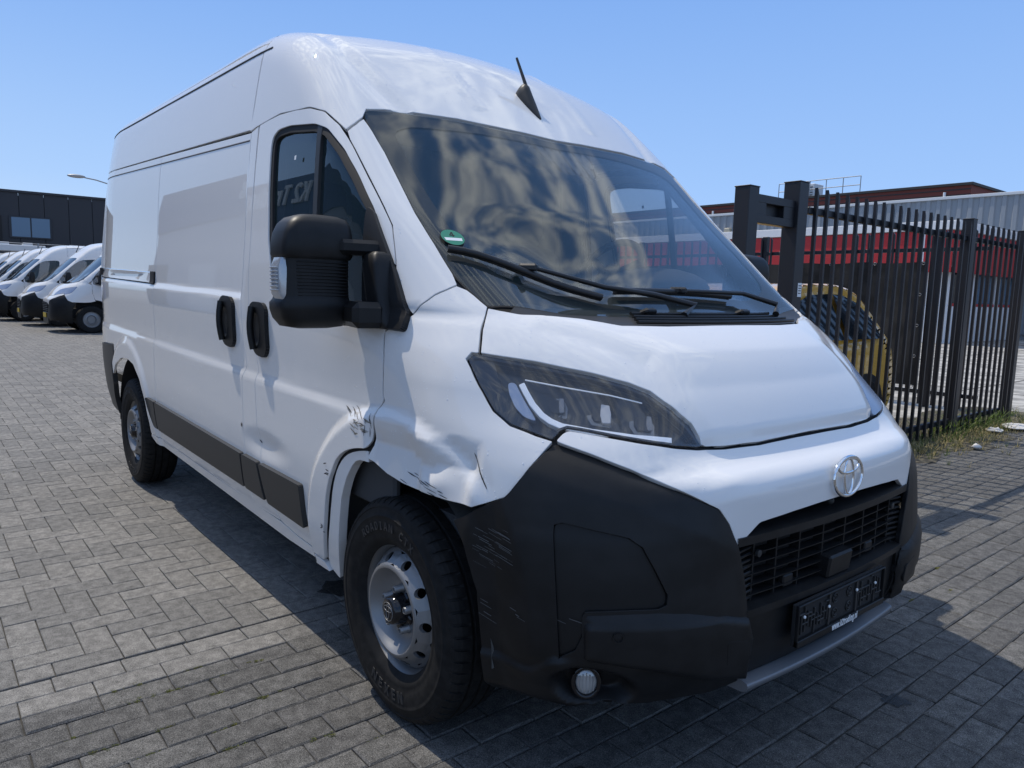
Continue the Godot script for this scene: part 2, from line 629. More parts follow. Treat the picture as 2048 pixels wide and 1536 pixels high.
# A panel: the part of the body's surface inside an outline, seen along N. Outline points are 3D (only their place across N counts).
# o: off, cell, flange, gap, holes, disp (Callable p -> height), half (mirror image joined on), round
func panel(outline: Array, N: Vector3, o := {}) -> MB:
	N = N.normalized()
	var U := Vector3.UP.cross(N).normalized() if absf(N.y) < 0.95 else Vector3(0, 0, 1)
	var V := N.cross(U)
	var cell: float = o.get("cell", 0.03)
	var off: float = o.get("off", 0.0)
	var disp = o.get("disp", null)
	var flange: float = o.get("flange", 0.014)
	var poly := PackedVector2Array()
	for q in outline:
		poly.append(Vector2(q.dot(U), q.dot(V)))
	if Geometry2D.is_polygon_clockwise(poly):
		poly.reverse()
	if o.get("round", 0.0) > 0.0:
		poly = rounded(poly, o.round)
	var gap: float = o.get("gap", 0.0)
	if gap > 0.0:
		var best := Geometry2D.offset_polygon(poly, -gap, Geometry2D.JOIN_ROUND)
		if best.size() > 0: poly = best[0]
		if Geometry2D.is_polygon_clockwise(poly): poly.reverse()
	poly = resampled(poly, cell)
	var holes := []
	for h in o.get("holes", []):
		var hp := PackedVector2Array()
		for q in h:
			hp.append(Vector2(q.dot(U), q.dot(V)))
		if Geometry2D.is_polygon_clockwise(hp): hp.reverse()
		if o.get("hole_round", 0.0) > 0.0: hp = rounded(hp, o.hole_round)
		holes.append(resampled(hp, cell))
	var lo := poly[0]
	var hi := poly[0]
	for q in poly:
		lo = lo.min(q)
		hi = hi.max(q)
	lo -= Vector2.ONE * cell * 0.37
	var nx := int(ceil((hi.x - lo.x) / cell)) + 1
	var ny := int(ceil((hi.y - lo.y) / cell)) + 1
	var edge := {}
	for ring in [poly] + holes:
		for i in ring.size():
			var a: Vector2 = ring[i]
			var b: Vector2 = ring[(i + 1) % ring.size()]
			var steps := int(ceil(a.distance_to(b) / (cell * 0.2))) + 1
			for k in steps + 1:
				var q := (a.lerp(b, float(k) / steps) - lo) / cell
				edge[Vector2i(int(floor(q.x)), int(floor(q.y)))] = true
	# surface points
	var index := {}
	var pos := PackedVector3Array()
	var nor := PackedVector3Array()
	var tris := PackedInt32Array()
	var state := {"s": INF}
	var half: bool = o.get("half", false)
	var vert := func(q: Vector2) -> int:
		var key := Vector2i(roundi(q.x * 10000.0), roundi(q.y * 10000.0))
		if index.has(key): return index[key]
		var base := U * q.x + V * q.y
		var s: float = state.s
		var ok := false
		if s < INF:
			for k in 8:
				var f := D(base + N * s)
				if absf(f) < 3e-5:
					ok = true
					break
				var g := (D(base + N * (s + 0.002)) - f) / 0.002
				if g < 0.12: break
				s -= clampf(f / g, -0.12, 0.12)
		if not ok:
			var far := 3.0
			var p := hit(base + N * far, -N)
			s = (p - base).dot(N)
		state.s = s
		var p := base + N * s
		if half and absf(p.z) < 0.012: p.z = 0.0
		var n := grad(p)
		if half and p.z == 0.0: n = Vector3(n.x, n.y, 0).normalized()
		var h := off
		if disp != null: h += (disp as Callable).call(p)
		pos.append(p + n * h)
		nor.append(n)
		index[key] = pos.size() - 1
		return pos.size() - 1
	for j in ny:
		for i in nx:
			var a := lo + Vector2(i, j) * cell
			var sq := PackedVector2Array([a, a + Vector2(cell, 0), a + Vector2(cell, cell), a + Vector2(0, cell)])
			var pieces := []
			if edge.has(Vector2i(i, j)):
				pieces = Geometry2D.intersect_polygons(sq, poly)
				for h in holes:
					var next := []
					for pc in pieces:
						for r in Geometry2D.clip_polygons(pc, h):
							if not Geometry2D.is_polygon_clockwise(r): next.append(r)
					pieces = next
			else:
				var c := a + Vector2(cell, cell) * 0.5
				if not Geometry2D.is_point_in_polygon(c, poly): continue
				var inside := false
				for h in holes:
					if Geometry2D.is_point_in_polygon(c, h): inside = true
				if inside: continue
				pieces = [sq]
			for pc in pieces:
				if pc.size() < 3: continue
				var id := PackedInt32Array()
				for q in pc: id.append((vert as Callable).call(q))
				if pc.size() == 4 and pieces.size() == 1 and not edge.has(Vector2i(i, j)):
					tris.append_array(PackedInt32Array([id[0], id[1], id[2], id[0], id[2], id[3]]))
				else:
					var t := Geometry2D.triangulate_polygon(pc)
					for k in t: tris.append(id[k])
	if disp != null:
		var acc := PackedVector3Array()
		acc.resize(pos.size())
		for k in range(0, tris.size(), 3):
			var f := (pos[tris[k + 1]] - pos[tris[k]]).cross(pos[tris[k + 2]] - pos[tris[k]])
			if f.dot(nor[tris[k]]) < 0.0: f = -f
			for e in 3: acc[tris[k + e]] += f
		for k in pos.size():
			if acc[k].length() > 0.04 * cell * cell and acc[k].normalized().dot(nor[k]) > 0.1: nor[k] = acc[k].normalized()
	var m := MB.new()
	for k in range(0, tris.size(), 3):
		m.tri(pos[tris[k]], pos[tris[k + 1]], pos[tris[k + 2]], nor[tris[k]], nor[tris[k + 1]], nor[tris[k + 2]])
	if flange > 0.0:
		for ring in [poly] + holes:
			var sgn := -1.0 if ring != poly else 1.0
			var ids := PackedInt32Array()
			for q in ring: ids.append((vert as Callable).call(q))
			for i in ring.size():
				var k: int = (i + 1) % ring.size()
				var a := pos[ids[i]]; var b := pos[ids[k]]
				if half and absf(a.z) < 0.001 and absf(b.z) < 0.001: continue
				var na := nor[ids[i]]; var nb := nor[ids[k]]
				var e := (b - a).normalized()
				var oa := e.cross(na).normalized() * sgn
				var ob := e.cross(nb).normalized() * sgn
				var r1 := 0.0012
				var a1 := a + oa * r1 - na * 0.0018; var b1 := b + ob * r1 - nb * 0.0018
				var m1 := (na + oa).normalized(); var m2 := (nb + ob).normalized()
				m.tri(a, b, b1, na, nb, m2); m.tri(a, b1, a1, na, m2, m1)
				var a2 := a1 - na * flange; var b2 := b1 - nb * flange
				m.tri(a1, b1, b2, oa, ob, ob); m.tri(a1, b2, a2, oa, ob, oa)
	if half:
		m.add(m.mirrored())
	return m


func resampled(poly: PackedVector2Array, step: float) -> PackedVector2Array:
	var o := PackedVector2Array()
	for i in poly.size():
		var a := poly[i]
		var b := poly[(i + 1) % poly.size()]
		var k := maxi(1, int(ceil(a.distance_to(b) / step)))
		for j in k: o.append(a.lerp(b, float(j) / k))
	return o


func rounded(poly: PackedVector2Array, r: float) -> PackedVector2Array:
	var o := PackedVector2Array()
	var m := poly.size()
	for i in m:
		var p := poly[i]
		var a := poly[(i + m - 1) % m]
		var b := poly[(i + 1) % m]
		var q := minf(r, minf(p.distance_to(a), p.distance_to(b)) * 0.48)
		var s := p + (a - p).normalized() * q
		var e := p + (b - p).normalized() * q
		for k in 4:
			var t := k / 3.0
			o.append(s.lerp(p, t).lerp(p.lerp(e, t), t))
	return o


func V3(l: Array, z := 1.0) -> Array:
	var o := []
	for q in l: o.append(Vector3(q[0], q[1], z))
	return o


func mir(l: Array) -> Array:
	# an outline that runs from the centre line outwards and back, closed by its mirror image
	var o := l.duplicate()
	for i in range(l.size() - 1, -1, -1):
		if absf(l[i].z) > 0.002: o.append(l[i] * Vector3(1, 1, -1))
	return o


func line_dist(p: Vector3, l: Array) -> float:
	var best := INF
	for i in l.size() - 1:
		best = minf(best, p.distance_to(Geometry3D.get_closest_point_to_segment(p, l[i], l[i + 1])))
	return best


class Outline:
	# signed distance across a viewing direction: positive inside
	var U: Vector3
	var V: Vector3
	var poly := PackedVector2Array()

	func _init(l: Array, N: Vector3) -> void:
		N = N.normalized()
		U = Vector3.UP.cross(N).normalized()
		V = N.cross(U)
		for q in l: poly.append(Vector2(q.dot(U), q.dot(V)))

	func inside(p: Vector3) -> float:
		var q := Vector2(p.dot(U), p.dot(V))
		var best := INF
		for i in poly.size():
			best = minf(best, q.distance_to(Geometry2D.get_closest_point_to_segment(q, poly[i], poly[(i + 1) % poly.size()])))
		return best if Geometry2D.is_point_in_polygon(q, poly) else -best


# ------------------------------------------------------------------ outlines of the van's panels (metres, right-hand side)
const CAP := [Vector3(-1.296,1.989,0.951),Vector3(-1.230,1.998,0.950),Vector3(-1.143,2.003,0.949),Vector3(-1.059,2.008,0.948),Vector3(-0.979,2.012,0.947),Vector3(-0.880,2.004,0.948),Vector3(-0.786,1.996,0.949),Vector3(-0.700,1.989,0.947),Vector3(-0.646,1.975,0.944),Vector3(-0.602,1.963,0.936),Vector3(-0.553,1.934,0.931),Vector3(-0.509,1.906,0.924),Vector3(-0.476,1.884,0.918),Vector3(-0.475,1.910,0.886),Vector3(-0.486,1.938,0.848),Vector3(-0.517,1.976,0.818),Vector3(-0.514,1.981,0.782),Vector3(-0.511,1.986,0.746),Vector3(-0.509,1.991,0.708),Vector3(-0.499,1.991,0.662),Vector3(-0.490,1.992,0.614),Vector3(-0.482,1.992,0.565),Vector3(-0.474,1.993,0.514),Vector3(-0.468,1.994,0.461),Vector3(-0.459,1.991,0.415),Vector3(-0.450,1.989,0.366),Vector3(-0.443,1.987,0.317),Vector3(-0.436,1.985,0.265),Vector3(-0.430,1.983,0.212),Vector3(-0.426,1.981,0.156),Vector3(-0.421,1.978,0.111),Vector3(-0.417,1.976,0.064),Vector3(-0.413,1.973,0.000),Vector3(-0.520,2.073,0.000),Vector3(-0.660,2.202,0.000),Vector3(-0.850,2.352,0.000),Vector3(-1.050,2.441,0.000),Vector3(-1.200,2.474,0.000),Vector3(-1.280,2.484,0.000),Vector3(-1.280,2.478,0.250),Vector3(-1.280,2.460,0.500),Vector3(-1.280,2.436,0.700),Vector3(-1.280,2.416,0.800),Vector3(-1.280,2.320,0.891),Vector3(-1.280,2.200,0.917),Vector3(-1.280,2.100,0.935)]
const RIB_A := [Vector3(-1.054,2.375,0.738),Vector3(-0.757,2.205,0.760),Vector3(-0.624,2.095,0.727),Vector3(-0.510,1.997,0.686)]
const RIB_B := [Vector3(-0.954,2.393,0.303),Vector3(-0.689,2.211,0.336),Vector3(-0.535,2.073,0.312)]
const RIB_C := [Vector3(-0.856,2.336,-0.379),Vector3(-0.679,2.204,-0.317),Vector3(-0.569,2.105,-0.318)]
const SCREEN := [Vector3(-0.408,1.968,0.000),Vector3(-0.411,1.970,0.069),Vector3(-0.415,1.973,0.116),Vector3(-0.420,1.976,0.161),Vector3(-0.425,1.978,0.216),Vector3(-0.431,1.979,0.269),Vector3(-0.438,1.981,0.320),Vector3(-0.445,1.984,0.370),Vector3(-0.454,1.986,0.418),Vector3(-0.463,1.989,0.465),Vector3(-0.470,1.988,0.517),Vector3(-0.477,1.987,0.567),Vector3(-0.486,1.987,0.617),Vector3(-0.495,1.987,0.664),Vector3(-0.504,1.987,0.711),Vector3(-0.509,1.984,0.745),Vector3(-0.514,1.981,0.780),Vector3(-0.519,1.979,0.813),Vector3(-0.494,1.947,0.844),Vector3(-0.341,1.801,0.842),Vector3(-0.303,1.764,0.845),Vector3(-0.264,1.727,0.848),Vector3(-0.226,1.691,0.851),Vector3(-0.188,1.656,0.855),Vector3(-0.150,1.621,0.859),Vector3(-0.113,1.587,0.863),Vector3(-0.073,1.552,0.864),Vector3(-0.034,1.517,0.864),Vector3(0.004,1.483,0.863),Vector3(0.037,1.453,0.864),Vector3(0.069,1.424,0.864),Vector3(0.101,1.396,0.864),Vector3(0.131,1.374,0.858),Vector3(0.161,1.353,0.852),Vector3(0.185,1.337,0.845),Vector3(0.210,1.322,0.839),Vector3(0.234,1.306,0.833),Vector3(0.300,1.300,0.600),Vector3(0.345,1.290,0.300),Vector3(0.350,1.290,0.000)]
const PILLAR := [Vector3(-0.467,1.878,0.917),Vector3(-0.468,1.904,0.886),Vector3(-0.480,1.932,0.849),Vector3(-0.453,1.908,0.846),Vector3(-0.427,1.883,0.843),Vector3(-0.384,1.842,0.843),Vector3(-0.341,1.801,0.842),Vector3(-0.303,1.764,0.845),Vector3(-0.264,1.727,0.848),Vector3(-0.226,1.691,0.851),Vector3(-0.188,1.656,0.855),Vector3(-0.150,1.621,0.859),Vector3(-0.113,1.587,0.863),Vector3(-0.073,1.552,0.864),Vector3(-0.034,1.517,0.864),Vector3(0.004,1.483,0.863),Vector3(0.037,1.453,0.864),Vector3(0.069,1.424,0.864),Vector3(0.101,1.396,0.864),Vector3(0.132,1.365,0.869),Vector3(0.117,1.350,0.897),Vector3(0.097,1.336,0.922),Vector3(0.083,1.319,0.938),Vector3(0.066,1.303,0.953),Vector3(0.044,1.276,0.965)]
const DOOR_EDGE := [Vector3(-0.509,1.906,0.924),Vector3(-0.473,1.876,0.923),Vector3(-0.439,1.847,0.922),Vector3(-0.400,1.811,0.923),Vector3(-0.363,1.775,0.924),Vector3(-0.327,1.740,0.925),Vector3(-0.290,1.704,0.926),Vector3(-0.253,1.669,0.928),Vector3(-0.217,1.635,0.930),Vector3(-0.186,1.604,0.931),Vector3(-0.157,1.574,0.933),Vector3(-0.129,1.544,0.934),Vector3(-0.108,1.507,0.942),Vector3(-0.088,1.471,0.949),Vector3(-0.070,1.435,0.955)]
const DOOR_FRONT := [Vector3(-0.049,1.219,1.007),Vector3(-0.036,1.129,1.020),Vector3(-0.039,1.071,1.022),Vector3(-0.041,1.028,1.022),Vector3(-0.032,1.012,1.022),Vector3(-0.059,0.982,1.022),Vector3(-0.062,0.950,1.022),Vector3(-0.074,0.902,1.022),Vector3(-0.083,0.874,1.022),Vector3(-0.100,0.852,1.022),Vector3(-0.140,0.846,1.022),Vector3(-0.179,0.838,1.022),Vector3(-0.216,0.827,1.022),Vector3(-0.247,0.815,1.022),Vector3(-0.277,0.798,1.022),Vector3(-0.302,0.778,1.022),Vector3(-0.320,0.756,1.022),Vector3(-0.335,0.732,1.022),Vector3(-0.358,0.701,1.021),Vector3(-0.374,0.670,1.019),Vector3(-0.390,0.635,1.017),Vector3(-0.403,0.600,1.014),Vector3(-0.425,0.531,1.007),Vector3(-0.452,0.457,0.997),Vector3(-0.476,0.399,0.984),Vector3(-0.490,0.363,0.976)]
const FENDER := [Vector3(0.046,1.273,0.966),Vector3(0.066,1.300,0.953),Vector3(0.084,1.316,0.939),Vector3(0.098,1.333,0.923),Vector3(0.119,1.348,0.898),Vector3(0.134,1.362,0.870),Vector3(0.162,1.351,0.853),Vector3(0.187,1.336,0.846),Vector3(0.211,1.320,0.839),Vector3(0.235,1.305,0.832),Vector3(0.254,1.272,0.858),Vector3(0.273,1.241,0.884),Vector3(0.292,1.210,0.901),Vector3(0.308,1.180,0.916),Vector3(0.291,1.181,0.928),Vector3(0.286,1.164,0.942),Vector3(0.308,1.142,0.943),Vector3(0.328,1.119,0.944),Vector3(0.348,1.097,0.944),Vector3(0.367,1.077,0.942),Vector3(0.386,1.056,0.940),Vector3(0.406,1.036,0.938),Vector3(0.433,1.020,0.930),Vector3(0.459,1.004,0.922),Vector3(0.481,0.998,0.911),Vector3(0.502,0.992,0.900),Vector3(0.523,0.985,0.888),Vector3(0.543,0.980,0.876),Vector3(0.562,0.975,0.864),Vector3(0.558,0.954,0.886),Vector3(0.553,0.933,0.906),Vector3(0.545,0.911,0.924),Vector3(0.537,0.889,0.938),Vector3(0.526,0.867,0.950),Vector3(0.515,0.845,0.962),Vector3(0.505,0.831,0.970),Vector3(0.480,0.819,0.982),Vector3(0.452,0.805,0.993),Vector3(0.422,0.791,1.002),Vector3(0.396,0.792,1.008),Vector3(0.365,0.791,1.013),Vector3(0.331,0.789,1.017),Vector3(0.296,0.788,1.019),Vector3(0.258,0.787,1.021),Vector3(0.218,0.787,1.022),Vector3(0.177,0.786,1.022),Vector3(0.142,0.787,1.022),Vector3(0.106,0.788,1.022),Vector3(0.060,0.792,1.022),Vector3(0.013,0.796,1.022),Vector3(-0.042,0.809,1.022),Vector3(-0.099,0.822,1.022),Vector3(-0.088,0.845,1.022),Vector3(-0.077,0.867,1.022),Vector3(-0.071,0.894,1.022),Vector3(-0.065,0.920,1.022),Vector3(-0.059,0.950,1.022),Vector3(-0.053,0.983,1.022),Vector3(-0.026,1.013,1.022),Vector3(-0.035,1.029,1.022),Vector3(-0.034,1.050,1.022),Vector3(-0.033,1.071,1.022),Vector3(-0.031,1.100,1.022),Vector3(-0.030,1.129,1.020),Vector3(-0.032,1.159,1.017),Vector3(-0.037,1.189,1.013),Vector3(-0.045,1.219,1.006)]
const LIP := [Vector3(-0.098,0.846,1.022),Vector3(-0.135,0.841,1.022),Vector3(-0.164,0.835,1.022),Vector3(-0.204,0.824,1.022),Vector3(-0.240,0.810,1.022),Vector3(-0.266,0.795,1.022),Vector3(-0.286,0.779,1.022),Vector3(-0.304,0.760,1.022),Vector3(-0.319,0.741,1.022),Vector3(-0.333,0.717,1.021),Vector3(-0.347,0.690,1.020),Vector3(-0.361,0.658,1.018),Vector3(-0.373,0.623,1.016),Vector3(-0.386,0.589,1.013),Vector3(-0.398,0.554,1.010),Vector3(-0.411,0.518,1.006),Vector3(-0.427,0.480,1.001),Vector3(-0.455,0.423,0.990),Vector3(-0.478,0.377,0.979),Vector3(-0.476,0.337,0.970),Vector3(-0.419,0.315,0.965),Vector3(-0.410,0.314,0.965),Vector3(-0.382,0.393,0.983),Vector3(-0.351,0.471,1.000),Vector3(-0.337,0.515,1.006),Vector3(-0.324,0.558,1.010),Vector3(-0.309,0.602,1.014),Vector3(-0.296,0.641,1.017),Vector3(-0.280,0.673,1.020),Vector3(-0.263,0.704,1.021),Vector3(-0.248,0.728,1.022),Vector3(-0.229,0.752,1.022),Vector3(-0.209,0.775,1.022),Vector3(-0.185,0.794,1.022),Vector3(-0.157,0.803,1.022),Vector3(-0.128,0.806,1.022),Vector3(-0.095,0.807,1.022)]
const BONNET := [Vector3(0.466,1.247,0.000),Vector3(0.465,1.247,0.078),Vector3(0.464,1.246,0.142),Vector3(0.462,1.246,0.202),Vector3(0.459,1.245,0.260),Vector3(0.456,1.245,0.314),Vector3(0.450,1.246,0.360),Vector3(0.443,1.246,0.404),Vector3(0.436,1.247,0.447),Vector3(0.429,1.248,0.488),Vector3(0.415,1.252,0.516),Vector3(0.400,1.257,0.543),Vector3(0.385,1.261,0.569),Vector3(0.368,1.265,0.594),Vector3(0.355,1.268,0.629),Vector3(0.343,1.271,0.664),Vector3(0.331,1.273,0.699),Vector3(0.314,1.279,0.728),Vector3(0.297,1.285,0.756),Vector3(0.279,1.291,0.784),Vector3(0.259,1.296,0.811),Vector3(0.237,1.302,0.835),Vector3(0.275,1.241,0.882),Vector3(0.294,1.210,0.899),Vector3(0.311,1.179,0.915),Vector3(0.337,1.176,0.897),Vector3(0.362,1.173,0.877),Vector3(0.385,1.170,0.856),Vector3(0.407,1.166,0.834),Vector3(0.428,1.163,0.812),Vector3(0.449,1.157,0.790),Vector3(0.470,1.152,0.767),Vector3(0.490,1.147,0.744),Vector3(0.509,1.141,0.719),Vector3(0.528,1.136,0.695),Vector3(0.548,1.128,0.669),Vector3(0.568,1.120,0.643),Vector3(0.587,1.112,0.615),Vector3(0.605,1.101,0.592),Vector3(0.623,1.091,0.568),Vector3(0.639,1.077,0.556),Vector3(0.654,1.064,0.544),Vector3(0.669,1.050,0.531),Vector3(0.690,1.029,0.516),Vector3(0.709,1.007,0.499),Vector3(0.728,0.982,0.494),Vector3(0.744,0.957,0.487),Vector3(0.750,0.951,0.472),Vector3(0.755,0.948,0.441),Vector3(0.760,0.946,0.409),Vector3(0.765,0.945,0.362),Vector3(0.769,0.945,0.312),Vector3(0.774,0.944,0.261),Vector3(0.776,0.946,0.202),Vector3(0.778,0.947,0.140),Vector3(0.779,0.948,0.074),Vector3(0.779,0.949,0.000)]
const CREASE := [Vector3(0.396,1.252,0.621),Vector3(0.498,1.206,0.519),Vector3(0.549,1.178,0.468),Vector3(0.665,1.066,0.471),Vector3(0.735,0.981,0.434)]
const HEAD := [Vector3(0.289,1.164,0.941),Vector3(0.292,1.178,0.929),Vector3(0.308,1.180,0.916),Vector3(0.335,1.177,0.898),Vector3(0.361,1.173,0.878),Vector3(0.385,1.169,0.857),Vector3(0.407,1.164,0.836),Vector3(0.429,1.160,0.813),Vector3(0.450,1.155,0.791),Vector3(0.471,1.150,0.768),Vector3(0.491,1.144,0.745),Vector3(0.511,1.139,0.721),Vector3(0.529,1.134,0.696),Vector3(0.550,1.126,0.671),Vector3(0.569,1.118,0.644),Vector3(0.588,1.110,0.617),Vector3(0.607,1.099,0.594),Vector3(0.625,1.088,0.570),Vector3(0.641,1.075,0.558),Vector3(0.656,1.061,0.546),Vector3(0.671,1.048,0.533),Vector3(0.691,1.026,0.518),Vector3(0.711,1.005,0.501),Vector3(0.730,0.980,0.492),Vector3(0.747,0.954,0.481),Vector3(0.747,0.950,0.507),Vector3(0.739,0.956,0.549),Vector3(0.730,0.960,0.587),Vector3(0.720,0.966,0.615),Vector3(0.709,0.970,0.640),Vector3(0.697,0.975,0.665),Vector3(0.683,0.979,0.687),Vector3(0.665,0.984,0.714),Vector3(0.645,0.989,0.740),Vector3(0.624,0.994,0.764),Vector3(0.602,0.999,0.788),Vector3(0.586,1.002,0.805),Vector3(0.569,1.004,0.821),Vector3(0.561,0.998,0.837),Vector3(0.560,0.976,0.864),Vector3(0.541,0.982,0.876),Vector3(0.522,0.988,0.887),Vector3(0.501,0.994,0.899),Vector3(0.480,1.000,0.910),Vector3(0.458,1.007,0.922),Vector3(0.431,1.022,0.929),Vector3(0.405,1.039,0.937),Vector3(0.385,1.059,0.939),Vector3(0.366,1.079,0.941),Vector3(0.347,1.100,0.943)]
const HEAD_END := [Vector3(0.289,1.164,0.941),Vector3(0.292,1.178,0.929),Vector3(0.308,1.180,0.916),Vector3(0.344,1.170,0.896),Vector3(0.400,1.096,0.907),Vector3(0.451,1.042,0.900),Vector3(0.499,1.011,0.885),Vector3(0.518,0.988,0.890),Vector3(0.458,1.007,0.922),Vector3(0.405,1.039,0.937),Vector3(0.347,1.100,0.943)]
const DRL := [Vector3(0.431,1.112,0.864),Vector3(0.450,1.090,0.864),Vector3(0.475,1.063,0.862),Vector3(0.504,1.038,0.854),Vector3(0.527,1.025,0.844),Vector3(0.553,1.015,0.827),Vector3(0.609,1.004,0.769),Vector3(0.675,0.991,0.678),Vector3(0.718,0.979,0.577)]
const DRL_B := [Vector3(0.403,1.115,0.890),Vector3(0.419,1.086,0.897),Vector3(0.444,1.055,0.897),Vector3(0.471,1.034,0.889),Vector3(0.500,1.025,0.870),Vector3(0.479,1.047,0.872),Vector3(0.452,1.074,0.875),Vector3(0.416,1.116,0.876)]
const PROJ := [Vector3(0.550,1.078,0.751),Vector3(0.566,1.075,0.729),Vector3(0.591,1.048,0.730),Vector3(0.598,1.031,0.744),Vector3(0.574,1.048,0.757)]
const UPPER := [Vector3(0.784,0.942,0.000),Vector3(0.783,0.942,0.081),Vector3(0.782,0.941,0.146),Vector3(0.780,0.940,0.208),Vector3(0.778,0.938,0.266),Vector3(0.773,0.939,0.317),Vector3(0.769,0.940,0.367),Vector3(0.764,0.940,0.414),Vector3(0.758,0.942,0.449),Vector3(0.753,0.945,0.484),Vector3(0.749,0.946,0.514),Vector3(0.741,0.951,0.553),Vector3(0.732,0.956,0.590),Vector3(0.722,0.961,0.617),Vector3(0.711,0.966,0.643),Vector3(0.699,0.970,0.668),Vector3(0.686,0.974,0.690),Vector3(0.668,0.980,0.717),Vector3(0.648,0.985,0.743),Vector3(0.627,0.990,0.767),Vector3(0.605,0.994,0.790),Vector3(0.589,0.997,0.806),Vector3(0.573,1.000,0.822),Vector3(0.568,0.994,0.836),Vector3(0.565,0.975,0.860),Vector3(0.590,0.967,0.844),Vector3(0.614,0.959,0.827),Vector3(0.636,0.951,0.809),Vector3(0.658,0.942,0.791),Vector3(0.677,0.933,0.774),Vector3(0.695,0.925,0.757),Vector3(0.712,0.916,0.738),Vector3(0.729,0.906,0.719),Vector3(0.746,0.897,0.701),Vector3(0.766,0.888,0.685),Vector3(0.785,0.879,0.669),Vector3(0.802,0.869,0.650),Vector3(0.818,0.858,0.630),Vector3(0.832,0.845,0.608),Vector3(0.846,0.831,0.584),Vector3(0.857,0.817,0.556),Vector3(0.862,0.796,0.541),Vector3(0.867,0.774,0.524),Vector3(0.871,0.745,0.511),Vector3(0.873,0.715,0.497),Vector3(0.875,0.718,0.480),Vector3(0.877,0.733,0.457),Vector3(0.879,0.748,0.433),Vector3(0.882,0.763,0.409),Vector3(0.886,0.766,0.363),Vector3(0.889,0.768,0.314),Vector3(0.892,0.771,0.263),Vector3(0.895,0.773,0.209),Vector3(0.897,0.775,0.153),Vector3(0.899,0.777,0.000)]
const CORNER := [Vector3(0.565,0.975,0.860),Vector3(0.590,0.967,0.844),Vector3(0.614,0.959,0.827),Vector3(0.636,0.951,0.809),Vector3(0.658,0.942,0.791),Vector3(0.677,0.933,0.774),Vector3(0.695,0.925,0.757),Vector3(0.712,0.916,0.738),Vector3(0.729,0.906,0.719),Vector3(0.746,0.897,0.701),Vector3(0.766,0.888,0.685),Vector3(0.785,0.879,0.669),Vector3(0.802,0.869,0.650),Vector3(0.818,0.858,0.630),Vector3(0.832,0.845,0.608),Vector3(0.846,0.831,0.584),Vector3(0.857,0.817,0.556),Vector3(0.862,0.796,0.541),Vector3(0.867,0.774,0.524),Vector3(0.871,0.745,0.511),Vector3(0.873,0.715,0.497),Vector3(0.874,0.688,0.488),Vector3(0.875,0.660,0.478),Vector3(0.877,0.633,0.470),Vector3(0.881,0.597,0.462),Vector3(0.884,0.562,0.454),Vector3(0.887,0.526,0.446),Vector3(0.889,0.505,0.436),Vector3(0.888,0.471,0.436),Vector3(0.887,0.435,0.434),Vector3(0.884,0.399,0.431),Vector3(0.879,0.360,0.423),Vector3(0.869,0.315,0.407),Vector3(0.865,0.311,0.439),Vector3(0.859,0.306,0.469),Vector3(0.854,0.301,0.498),Vector3(0.853,0.313,0.549),Vector3(0.848,0.320,0.592),Vector3(0.839,0.323,0.629),Vector3(0.828,0.324,0.662),Vector3(0.815,0.323,0.692),Vector3(0.800,0.320,0.719),Vector3(0.784,0.320,0.746),Vector3(0.767,0.319,0.770),Vector3(0.748,0.316,0.792),Vector3(0.727,0.311,0.812),Vector3(0.703,0.304,0.829),Vector3(0.678,0.295,0.845),Vector3(0.654,0.292,0.861),Vector3(0.628,0.288,0.875),Vector3(0.600,0.281,0.888),Vector3(0.570,0.274,0.899),Vector3(0.538,0.265,0.910),Vector3(0.501,0.261,0.922),Vector3(0.460,0.255,0.932),Vector3(0.413,0.245,0.938),Vector3(0.419,0.288,0.951),Vector3(0.421,0.328,0.960),Vector3(0.423,0.367,0.968),Vector3(0.425,0.406,0.977),Vector3(0.428,0.441,0.984),Vector3(0.430,0.474,0.990),Vector3(0.429,0.505,0.993),Vector3(0.428,0.536,0.997),Vector3(0.427,0.567,0.999),Vector3(0.416,0.595,1.003),Vector3(0.406,0.623,1.006),Vector3(0.394,0.651,1.009),Vector3(0.383,0.679,1.011),Vector3(0.369,0.701,1.013),Vector3(0.356,0.723,1.015),Vector3(0.341,0.744,1.016),Vector3(0.385,0.767,1.011),Vector3(0.423,0.788,1.002),Vector3(0.453,0.804,0.993),Vector3(0.480,0.818,0.982),Vector3(0.505,0.831,0.970),Vector3(0.515,0.845,0.962),Vector3(0.526,0.867,0.950),Vector3(0.537,0.889,0.938),Vector3(0.545,0.911,0.924)]
const POD_REC := [Vector3(0.631,0.756,0.916),Vector3(0.627,0.783,0.911),Vector3(0.642,0.790,0.897),Vector3(0.664,0.786,0.879),Vector3(0.684,0.781,0.861),Vector3(0.703,0.776,0.843),Vector3(0.722,0.771,0.823),Vector3(0.740,0.766,0.803),Vector3(0.758,0.760,0.783),Vector3(0.769,0.749,0.771),Vector3(0.780,0.739,0.758),Vector3(0.791,0.713,0.748),Vector3(0.801,0.688,0.737),Vector3(0.809,0.666,0.728),Vector3(0.816,0.643,0.718),Vector3(0.823,0.620,0.708),Vector3(0.824,0.595,0.711),Vector3(0.815,0.587,0.731),Vector3(0.800,0.587,0.758),Vector3(0.784,0.587,0.784),Vector3(0.767,0.586,0.808),Vector3(0.749,0.584,0.831),Vector3(0.730,0.582,0.853),Vector3(0.710,0.579,0.873),Vector3(0.705,0.564,0.878),Vector3(0.707,0.540,0.878),Vector3(0.707,0.516,0.877),Vector3(0.701,0.497,0.882),Vector3(0.695,0.479,0.886),Vector3(0.678,0.466,0.898),Vector3(0.660,0.452,0.908)]
